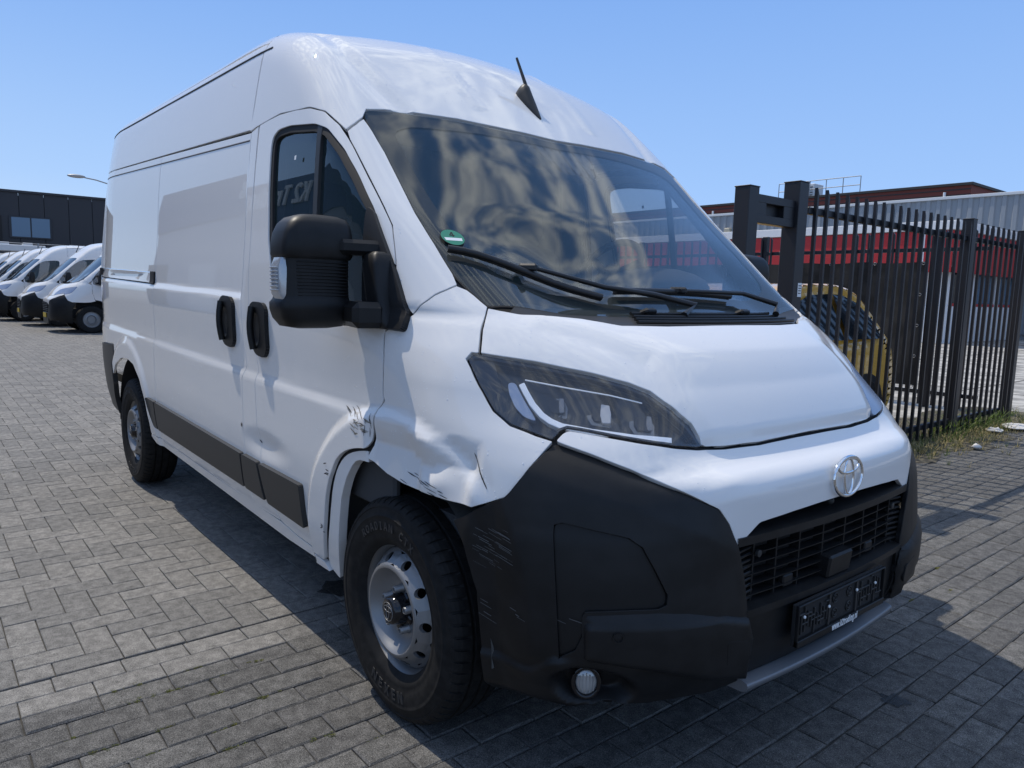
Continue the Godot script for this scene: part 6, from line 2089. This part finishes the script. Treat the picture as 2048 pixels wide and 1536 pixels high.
# ------------------------------------------------------------------ small cars
func small_car(called: String, label: String, at: Vector3, turn: float, paint: Material) -> void:
	# x towards the front, rear at 0; side profile lofted across the width
	var car := thing(called, label, "car", at, turn)
	var prof := [[0.02, 0.34], [-0.01, 0.55], [0.03, 0.78], [0.10, 0.95], [0.20, 1.10], [0.32, 1.28], [0.50, 1.42], [0.80, 1.49], [1.20, 1.505], [1.65, 1.47], [2.00, 1.36], [2.30, 1.18], [2.55, 1.02], [2.90, 0.97], [3.25, 0.88], [3.45, 0.74], [3.54, 0.55], [3.52, 0.34], [3.30, 0.22], [2.9, 0.20], [0.6, 0.20], [0.2, 0.22]]
	var fine := []
	for i in prof.size():
		var p0 := Vector2(prof[(i + prof.size() - 1) % prof.size()][0], prof[(i + prof.size() - 1) % prof.size()][1])
		var p1 := Vector2(prof[i][0], prof[i][1])
		var p2 := Vector2(prof[(i + 1) % prof.size()][0], prof[(i + 1) % prof.size()][1])
		var p3 := Vector2(prof[(i + 2) % prof.size()][0], prof[(i + 2) % prof.size()][1])
		for k in 3:
			var q := p1.cubic_interpolate(p2, p0, p3, k / 3.0)
			fine.append([q.x, q.y])
	prof = fine
	var rings := []
	for s in [[-0.80, 0.90, -0.02], [-0.815, 0.97, 0.0], [-0.78, 1.0, 0.0], [-0.4, 1.0, 0.0], [0.0, 1.0, 0.0], [0.4, 1.0, 0.0], [0.78, 1.0, 0.0], [0.815, 0.97, 0.0], [0.80, 0.90, -0.02]]:
		var ring := []
		for i in prof.size():
			var q: Array = prof[i]
			var up := smoothstep(0.85, 1.5, q[1])
			var z: float = s[0] * (1.0 - 0.26 * up)
			ring.append(Vector3(1.75 + (q[0] - 1.75) * s[1] + 0.05 * s[0] * s[0] * (1.0 if q[0] < 1.75 else -1.0) * 1.2, 0.7 + (q[1] - 0.7) * s[1], z))
		rings.append(ring)
	var b := MB.new()
	b.loft(rings)
	part("body", b, paint, car)
	for s in [1.0, -1.0]:
		var w := MB.new()
		var side := func(x: float, y: float, o: float) -> Vector3: return Vector3(x, y, s * (0.815 * (1.0 - 0.26 * smoothstep(0.85, 1.5, y)) + o))
		for poly in [PackedVector2Array([Vector2(0.34, 0.99), Vector2(0.42, 1.16), Vector2(0.60, 1.33), Vector2(0.88, 1.405), Vector2(1.06, 1.41), Vector2(1.02, 0.99)]), PackedVector2Array([Vector2(1.10, 0.985), Vector2(1.13, 1.412), Vector2(1.50, 1.395), Vector2(1.82, 1.29), Vector2(2.18, 1.02)])]:
			var t := Geometry2D.triangulate_polygon(poly)
			for i in range(0, t.size(), 3):
				w.flat((side as Callable).call(poly[t[i]].x, poly[t[i]].y, 0.006), (side as Callable).call(poly[t[i + 1]].x, poly[t[i + 1]].y, 0.006), (side as Callable).call(poly[t[i + 2]].x, poly[t[i + 2]].y, 0.006), Vector3(0, 0.3, s))
		part("side_window", w, M.dark_glass, car)
		var tl := MB.new()
		tl.blob(Vector3(0.05, 0.10, 0.09), Vector3(0.06, 0.86, s * 0.64))
		part("tail_light", tl, M.tail_red, car)
		for x in [0.62, 2.92]:
			var ar := MB.new()
			ar.lathe([Vector2(0.345, 0.0), Vector2(0.345, 0.022), Vector2(0.0, 0.02)], 28, Transform3D(Basis(Vector3.UP, 0.0 if s > 0 else PI), Vector3(x, 0.31, s * 0.80)))
			part("wheel_arch", ar, M.dull_black, car)
			var ty := MB.new()
			ty.lathe([Vector2(0.29, -0.15), Vector2(0.30, 0.01), Vector2(0.28, 0.035), Vector2(0.19, 0.035)].map(func(q): return q), 28, Transform3D(Basis(Vector3.UP, 0.0 if s > 0 else PI), Vector3(x, 0.30, s * 0.795)))
			var tp := part("wheel", ty, M.rubber, car)
			var rm := MB.new()
			rm.lathe([Vector2(0.195, 0.03), Vector2(0.16, 0.015), Vector2(0.05, 0.03), Vector2(0.0, 0.03)].map(func(q): return q), 20, Transform3D(Basis(Vector3.UP, 0.0 if s > 0 else PI), Vector3(x, 0.30, s * 0.80)))
			part("rim", rm, M.rim_silver, tp)
	var rw := MB.new()
	rw.quad(Vector3(0.20, 1.06, -0.52), Vector3(0.20, 1.06, 0.52), Vector3(0.42, 1.33, 0.46), Vector3(0.42, 1.33, -0.46), Vector3(-1, 0.5, 0))
	part("rear_window", rw, M.dark_glass, car)
	var bp := MB.new()
	bp.box(Vector3(0.14, 0.20, 1.40), Vector3(0.07, 0.42, 0), Basis.IDENTITY, 0.05)
	part("rear_bumper", bp, paint, car)


# ------------------------------------------------------------------ buildings
func cladding(m: MB, x0: float, x1: float, y0: float, y1: float, pitch: float, depth: float) -> void:
	var n := int((x1 - x0) / pitch)
	for i in n:
		var a := x0 + i * pitch
		var l := [[0.0, 0.0], [0.45, 0.0], [0.55, depth], [0.9, depth], [1.0, 0.0]]
		for k in 4:
			var p := Vector3(a + l[k][0] * pitch, 0, l[k][1])
			var q := Vector3(a + l[k + 1][0] * pitch, 0, l[k + 1][1])
			var out := Vector3(-(q.z - p.z), 0, q.x - p.x)
			m.quad(p + Vector3(0, y0, 0), q + Vector3(0, y0, 0), q + Vector3(0, y1, 0), p + Vector3(0, y1, 0), out)


func right_buildings() -> void:
	# low shop with the red fascia; its near corner at the origin, long side towards -x, short side towards -z
	var shop := thing("red_fascia_shop", "low white building with a wide red fascia behind the fence", "building", Vector3(-8.05, 0, -24.9))
	var w := MB.new()
	w.box(Vector3(36.0, 0.9, 0.2), Vector3(-18.0, 3.05, -0.3))
	part("upper_wall", w, M.white_panel, shop)
	for k in 12:
		var p := MB.new()
		p.box(Vector3(2.94, 1.38, 0.06), Vector3(-1.5 - k * 3.0, 3.10, 0.0), Basis.IDENTITY, 0.01)
		part("fascia_panel", p, M.red_panel, shop)
	for k in 10:
		var p := MB.new()
		p.box(Vector3(0.06, 1.38, 2.94), Vector3(0.0, 3.10, -1.55 - k * 3.0), Basis.IDENTITY, 0.01)
		part("fascia_panel", p, M.red_panel, shop)
	var band := MB.new()
	band.box(Vector3(36.2, 0.30, 0.16), Vector3(-17.95, 3.96, 0.02), Basis.IDENTITY, 0.01)
	band.box(Vector3(0.16, 0.30, 30.0), Vector3(0.02, 3.96, -15.1), Basis.IDENTITY, 0.01)
	part("white_coping", band, M.white_panel, shop)
	var low := MB.new()
	low.box(Vector3(36.0, 1.28, 0.2), Vector3(-18.35, 0.64, -0.35), Basis.IDENTITY, 0.01)
	low.box(Vector3(0.2, 1.28, 30.0), Vector3(-0.35, 0.64, -15.35), Basis.IDENTITY, 0.01)
	part("low_wall", low, M.white_panel, shop)
	for k in 12:
		var g := MB.new()
		g.box(Vector3(2.3, 1.16, 0.04), Vector3(-2.2 - k * 3.0, 1.86, -0.4))
		part("window", g, M.dark_glass, shop)
		var c := MB.new()
		c.box(Vector3(0.55, 1.16, 0.14), Vector3(-0.62 - k * 3.0, 1.86, -0.36), Basis.IDENTITY, 0.01)
		part("column", c, M.white_panel, shop)
	for k in 12:
		var g := MB.new()
		g.box(Vector3(0.04, 1.16, 1.75), Vector3(-0.4, 1.86, -1.7 - k * 2.4))
		part("window", g, M.hall_glass if k % 3 else M.dark_glass, shop)
		var c := MB.new()
		c.box(Vector3(0.14, 1.16, 0.45), Vector3(-0.36, 1.86, -0.55 - k * 2.4), Basis.IDENTITY, 0.01)
		part("column", c, M.white_panel, shop)
		var r := MB.new()
		r.box(Vector3(0.16, 0.10, 1.8), Vector3(-0.33, 1.33, -1.7 - k * 2.4))
		part("red_sill", r, M.red_panel, shop)
	var rf := MB.new()
	rf.box(Vector3(35.8, 0.1, 29.8), Vector3(-18.0, 3.85, -15.0))
	part("roof", rf, M.grey_cladding, shop)
	for x in [-0.98, -1.32]:
		var y := MB.new()
		y.box(Vector3(0.20, 0.98, 0.05), Vector3(x, 1.78, -0.25), Basis.IDENTITY, 0.01)
		part("yellow_panel", y, M.sign_yellow, shop)
	var inner := MB.new()
	inner.box(Vector3(34.0, 3.0, 27.0), Vector3(-18.6, 1.55, -15.0))
	part("shop_interior", inner, M.dull_black, shop)
	# grey ribbed hall
	var hall := thing("grey_ribbed_hall", "grey hall with ribbed metal cladding rising behind the red fascia", "building", Vector3(-60, 0, -33.0))
	var c := MB.new()
	cladding(c, 0.0, 90.0, 0.2, 5.85, 0.42, 0.06)
	part("ribbed_cladding", c, M.grey_cladding, hall).set_meta("kind", "stuff")
	var cop := MB.new()
	cop.box(Vector3(90.0, 0.12, 0.16), Vector3(45.0, 5.90, 0.04), Basis.IDENTITY, 0.01)
	part("coping", cop, M.unit_white, hall)
	var bk := MB.new()
	bk.box(Vector3(90, 5.8, 6.0), Vector3(45, 2.9, -3.1))
	part("hall_body", bk, M.grey_cladding, hall)
	for k in 20:
		var tr := MB.new()
		tr.box(Vector3(1.1, 0.9, 0.06), Vector3(34.0 + k * 2.6, 4.9, 0.0) + Vector3(0, -20, 0))
	var lamp := MB.new()
	lamp.box(Vector3(0.35, 0.28, 0.25), Vector3(37.6, 5.0, 0.18), Basis.IDENTITY, 0.03)
	part("wall_lamp", lamp, M.lamp_beige, hall)
	# brick block
	var br := thing("brick_block", "red brick upper block above the grey ribbed hall", "building", Vector3(-13.1, 0, -40.0))
	var bb := MB.new()
	bb.box(Vector3(26.0, 7.4, 12.0), Vector3(-13.0, 3.7, -6.0))
	part("brick_wall", bb, M.brick_red, br)
	var be := MB.new()
	be.box(Vector3(26.2, 0.14, 12.2), Vector3(-13.0, 7.46, -6.0), Basis.IDENTITY, 0.01)
	part("roof_edge", be, M.brick_edge, br)
	for x in [-1.2, -7.5, -11.8, -15.5]:
		var d := MB.new()
		d.tube([Vector3(x, 5.0, 0.08), Vector3(x, 7.1, 0.08)], 0.07, 8)
		part("downpipe", d, M.white_panel, br)
	for k in 6:
		var co := MB.new()
		co.box(Vector3(26.0, 0.05, 0.03), Vector3(-13.0, 5.85 + k * 0.27, 0.01))
		part("brick_course", co, M.brick_edge, br)
	var unit := thing("roof_air_unit", "grey box-shaped air unit standing on the brick roof", "air unit", Vector3(-23.3, 7.53, -42.5))
	var u := MB.new()
	u.box(Vector3(1.3, 1.05, 1.1), Vector3(0, 0.52, 0), Basis.IDENTITY, 0.03)
	part("casing", u, M.unit_white, unit)
	for k in 5:
		var s := MB.new()
		s.box(Vector3(1.1, 0.05, 0.03), Vector3(0, 0.2 + k * 0.16, 0.56))
		part("louvre", s, M.grey_trim, unit)
	var rail := thing("roof_railing", "thin grey safety railing along the brick roof", "railing", Vector3(-20.5, 7.53, -41.0))
	for y in [0.55, 1.05]:
		var t := MB.new()
		t.tube([Vector3(-4.0, y, 0), Vector3(1.2, y, 0)], 0.025, 6)
		part("rail", t, M.galvanised, rail)
	for k in 6:
		var t := MB.new()
		t.tube([Vector3(-4.0 + k * 1.04, 0, 0), Vector3(-4.0 + k * 1.04, 1.05, 0)], 0.025, 6)
		part("railing_post", t, M.galvanised, rail)
	var pole := MB.new()
	pole.tube([Vector3(0, 0, 0), Vector3(0, 3.62, 0)], 0.065, 12, 0.055)
	var po := part("white_pole", pole, M.white_panel)
	po.position = Vector3(-7.55, 0, -21.2)
	tag(po, "slim white pole standing in front of the red fascia", "pole")


func left_buildings() -> void:
	var hall := thing("dark_hall", "dark anthracite panelled hall with one wide window behind the parked vans", "building", Vector3(-52, 0, 0))
	rng.seed = 81
	for k in 26:
		var p := MB.new()
		p.box(Vector3(0.12, 6.45, 1.28), Vector3(0, 3.25, 9.0 - k * 1.30), Basis.IDENTITY, 0.012)
		part("wall_panel", p, M.hall_dark, hall)
	var cop := MB.new()
	cop.box(Vector3(0.3, 0.14, 34.0), Vector3(0, 6.53, -7.4), Basis.IDENTITY, 0.01)
	part("coping", cop, M.hall_dark, hall)
	var bd := MB.new()
	bd.box(Vector3(14, 6.3, 33.6), Vector3(-7.1, 3.15, -7.4))
	part("hall_body", bd, M.hall_dark, hall)
	var wn := MB.new()
	wn.box(Vector3(0.10, 1.32, 2.20), Vector3(0.08, 4.43, -3.90), Basis.IDENTITY, 0.01)
	var win := part("window", wn, M.hall_frame, hall)
	for z in [-3.40, -4.42]:
		var g := MB.new()
		g.box(Vector3(0.03, 1.14, 0.94), Vector3(0.13, 4.43, z))
		part("pane", g, M.hall_glass, win)
	var op := MB.new()
	op.box(Vector3(0.06, 1.6, 2.2), Vector3(0.08, 4.25, -1.35))
	part("dark_opening", op, M.dull_black, hall)
	var spots := [[-48.0, -1.75, 4.6, "white steel frame with roof units on legs, left of the pair before the dark hall"], [-48.0, -6.7, 4.3, "white steel frame with roof units on legs, nearer the big van"]]
	for s in spots:
		var f := thing("steel_gantry", s[3], "steel gantry", Vector3(s[0], 0, s[1]), 0.0, "white frames before the dark hall")
		var b := MB.new()
		b.box(Vector3(1.4, 0.36, s[2]), Vector3(0, 3.02, 0), Basis.IDENTITY, 0.03)
		part("beam", b, M.unit_white, f)
		for z in [-s[2] * 0.40, s[2] * 0.36]:
			var l := MB.new()
			l.box(Vector3(0.4, 2.84, 0.34), Vector3(0, 1.42, z), Basis.IDENTITY, 0.02)
			part("leg", l, M.unit_white, f)
		for k in 3:
			var u := MB.new()
			u.box(Vector3(0.7, 0.14, 0.45 if k != 1 else 0.95), Vector3(0, 3.27, -1.5 + k * 1.35), Basis.IDENTITY, 0.02)
			part("roof_unit", u, M.unit_white, f)
	var fn := thing("thin_fence", "thin grey mesh fence posts with rails behind the parked vans", "fence", Vector3(-46.5, 0, 0))
	for k in 7:
		var t := MB.new()
		t.tube([Vector3(0, 0, 3.0 - k * 2.2), Vector3(0, 3.3, 3.0 - k * 2.2)], 0.045, 6)
		part("post", t, M.galvanised, fn)
	for y in [1.9, 3.25]:
		var t := MB.new()
		t.tube([Vector3(0, y, 3.2), Vector3(0, y, -10.4)], 0.025, 6)
		part("rail", t, M.galvanised, fn)
	var blue := MB.new()
	blue.box(Vector3(2.4, 2.1, 6.0), Vector3(0, 1.05, 0), Basis.IDENTITY, 0.03)
	var bo := part("blue_container", blue, M.blue_paint)
	bo.position = Vector3(-48.3, 0, 2.2)
	tag(bo, "blue container at the left edge beyond the parked vans", "container")
	var lamp := thing("street_lamp", "tall street lamp with a curved arm showing left of the van's tail", "street lamp", Vector3(-40, 0, -7.5))
	var ps := MB.new()
	ps.tube([Vector3(0, 0, 0), Vector3(0, 5.6, 0)], 0.09, 10, 0.06)
	part("pole", ps, M.galvanised, lamp)
	var ar := MB.new()
	ar.tube([Vector3(0, 5.40, 0), Vector3(0, 5.80, 0.6), Vector3(0, 6.10, 1.4), Vector3(0, 6.27, 2.1), Vector3(0, 6.33, 2.6)], 0.030, 8)
	part("arm", ar, M.galvanised, lamp)
	var hd := MB.new()
	hd.blob(Vector3(0.14, 0.09, 0.40), Vector3(0, 6.36, 2.95), Basis.IDENTITY, 14, 8)
	part("lamp_head", hd, M.galvanised, lamp)
	# the hall across the yard, which the van's side mirrors
	var op2 := thing("opposite_hall", "grey hall with a blue fascia across the yard, behind the camera", "building", Vector3(-22, 0, 9.5))
	var a := MB.new()
	a.box(Vector3(36, 4.9, 0.3), Vector3(2, 2.45, 0))
	part("front_wall", a, M.opposite_grey, op2)
	var bl := MB.new()
	bl.box(Vector3(36, 2.0, 0.4), Vector3(2.0, 5.9, 0), Basis.IDENTITY, 0.02)
	var fa := part("fascia", bl, M.blue_paint, op2)
	var t := part("sign_lettering", text_mesh("K2 Trading", 0.85, 0.06, true), M.paper_white, fa, Vector3(-1.5, 6.1, -0.24))
	t.rotation.y = PI
	for k in 5:
		var d := MB.new()
		d.box(Vector3(3.4, 3.2, 0.06), Vector3(-15.0 + k * 7.0, 1.6, -0.17), Basis.IDENTITY, 0.01)
		part("loading_door", d, M.unit_white if k % 2 else M.hall_dark, op2)
	var bod := MB.new()
	bod.box(Vector3(36, 4.8, 10), Vector3(2, 2.4, 5.2))
	part("hall_body", bod, M.opposite_grey, op2)


# ------------------------------------------------------------------ sky
func sky_picture() -> ImageTexture:
	var w := 1024
	var h := 512
	var nz := FastNoiseLite.new()
	nz.seed = 7
	nz.frequency = 1.0
	nz.fractal_octaves = 5
	nz.fractal_gain = 0.58
	var nb := FastNoiseLite.new()
	nb.seed = 19
	nb.frequency = 0.6
	nb.fractal_octaves = 3
	var data := PackedFloat32Array()
	data.resize(w * h * 3)
	var back := Vector3(0.773, 0.0, 0.635)
	for j in h:
		var th := PI * (j + 0.5) / h
		for i in w:
			var az := ((i + 0.5) / w) * TAU
			var d := Vector3(sin(az) * sin(th), cos(th), -cos(az) * sin(th))
			var el := rad_to_deg(asin(d.y))
			var c: Color
			if el <= 0.0:
				c = Color(0.20, 0.20, 0.20)
			else:
				var hz := Color(0.64, 0.84, 1.10)
				var lo := Color(0.40, 0.65, 1.10)
				var mi := Color(0.225, 0.45, 0.96)
				var ze := Color(0.10, 0.23, 0.58)
				if el < 7.0: c = hz.lerp(lo, el / 7.0)
				elif el < 24.0: c = lo.lerp(mi, (el - 7.0) / 17.0)
				else: c = mi.lerp(ze, clampf((el - 24.0) / 55.0, 0.0, 1.0))
				var q := d / maxf(d.y + 0.12, 0.14)
				var fine := 7.5 if el > 40.0 else 1.1
				var wx := nb.get_noise_3d(q.x * 2.2, 9.0, q.z * 2.2) * 0.22
				var n := nz.get_noise_3d((q.x * 1.0 + q.z * 0.4 + wx) * fine, 0.0, (q.z * 1.4 - q.x * 0.4 - wx) * fine) * 0.5 + 0.5
				var big := nb.get_noise_3d(q.x * 0.5, 3.0, q.z * 0.5) * 0.5 + 0.5
				var side := clampf(d.dot(back) * 0.9 + 0.35, 0.0, 1.0)
				var high := smoothstep(32.0, 46.0, el)
				var amt := maxf(side * smoothstep(2.0, 9.0, el), high)
				var cl := smoothstep(0.36 if el > 40.0 else 0.46, 0.76, n * 0.80 + big * 0.20) * amt
				var sw := maxf(0.0, d.dot(Vector3(-0.97, 0.0, 0.24)))
				c = c.lerp(Color(0.72, 0.92, 1.12), 0.35 * sw * sw * (1.0 - smoothstep(0.0, 20.0, el)))
				c = c.lerp(Color(0.96, 1.0, 1.0) * (1.7 if el > 40.0 else 1.05), cl * 0.92)
			var o := (j * w + i) * 3
			data[o] = c.r
			data[o + 1] = c.g
			data[o + 2] = c.b
	return ImageTexture.create_from_image(Image.create_from_data(w, h, false, Image.FORMAT_RGBF, data.to_byte_array()))


func _ready() -> void:
	var cam := Camera3D.new()
	cam.name = "camera"
	cam.fov = 55.175
	cam.near = 0.05
	cam.far = 600.0
	add_child(cam)
	cam.position = Vector3(1.91092, 1.34732, 2.11155)
	cam.basis = Basis(Vector3.UP, 0.883353) * Basis(Vector3.RIGHT, -0.124298) * Basis(Vector3(0, 0, 1), 0.027588)
	cam.current = true
	var we := WorldEnvironment.new()
	we.name = "world_environment"
	var env := Environment.new()
	var sky := Sky.new()
	var pm := PanoramaSkyMaterial.new()
	pm.panorama = sky_picture()
	sky.sky_material = pm
	env.background_mode = Environment.BG_SKY
	env.sky = sky
	env.tonemap_mode = Environment.TONE_MAPPER_LINEAR
	env.tonemap_exposure = 0.90
	env.sdfgi_enabled = true
	env.ssao_enabled = true
	env.ssil_enabled = true
	we.environment = env
	add_child(we)
	var sun := DirectionalLight3D.new()
	sun.name = "sun"
	sun.light_energy = 1.2
	sun.light_color = Color(1.0, 0.965, 0.91)
	sun.light_angular_distance = 0.5
	sun.shadow_enabled = true
	add_child(sun)
	sun.look_at_from_position(Vector3(-0.60, 1.0, 0.14) * 10.0, Vector3.ZERO, Vector3(0, 0, 1))
	rng.seed = 1
	var t0 := Time.get_ticks_msec()
	make_materials()
	make_tables()
	paving()
	right_buildings()
	left_buildings()
	near_fence()
	var t1 := Time.get_ticks_msec()
	main_van()
	var t2 := Time.get_ticks_msec()
	parked_vans()
	small_car("yellow_car", "small yellow hatchback seen through the black fence", Vector3(-2.22, 0, -5.72), -PI / 2, M.yellow_paint)
	small_car("black_car", "black car cut off by the right edge, beyond the fence", Vector3(-6.3, 0, -27.6), 0.35, M.dark_paint)
	grass_and_litter()
	print("built: setting %d ms, van %d ms, rest %d ms" % [t1 - t0, t2 - t1, Time.get_ticks_msec() - t2])
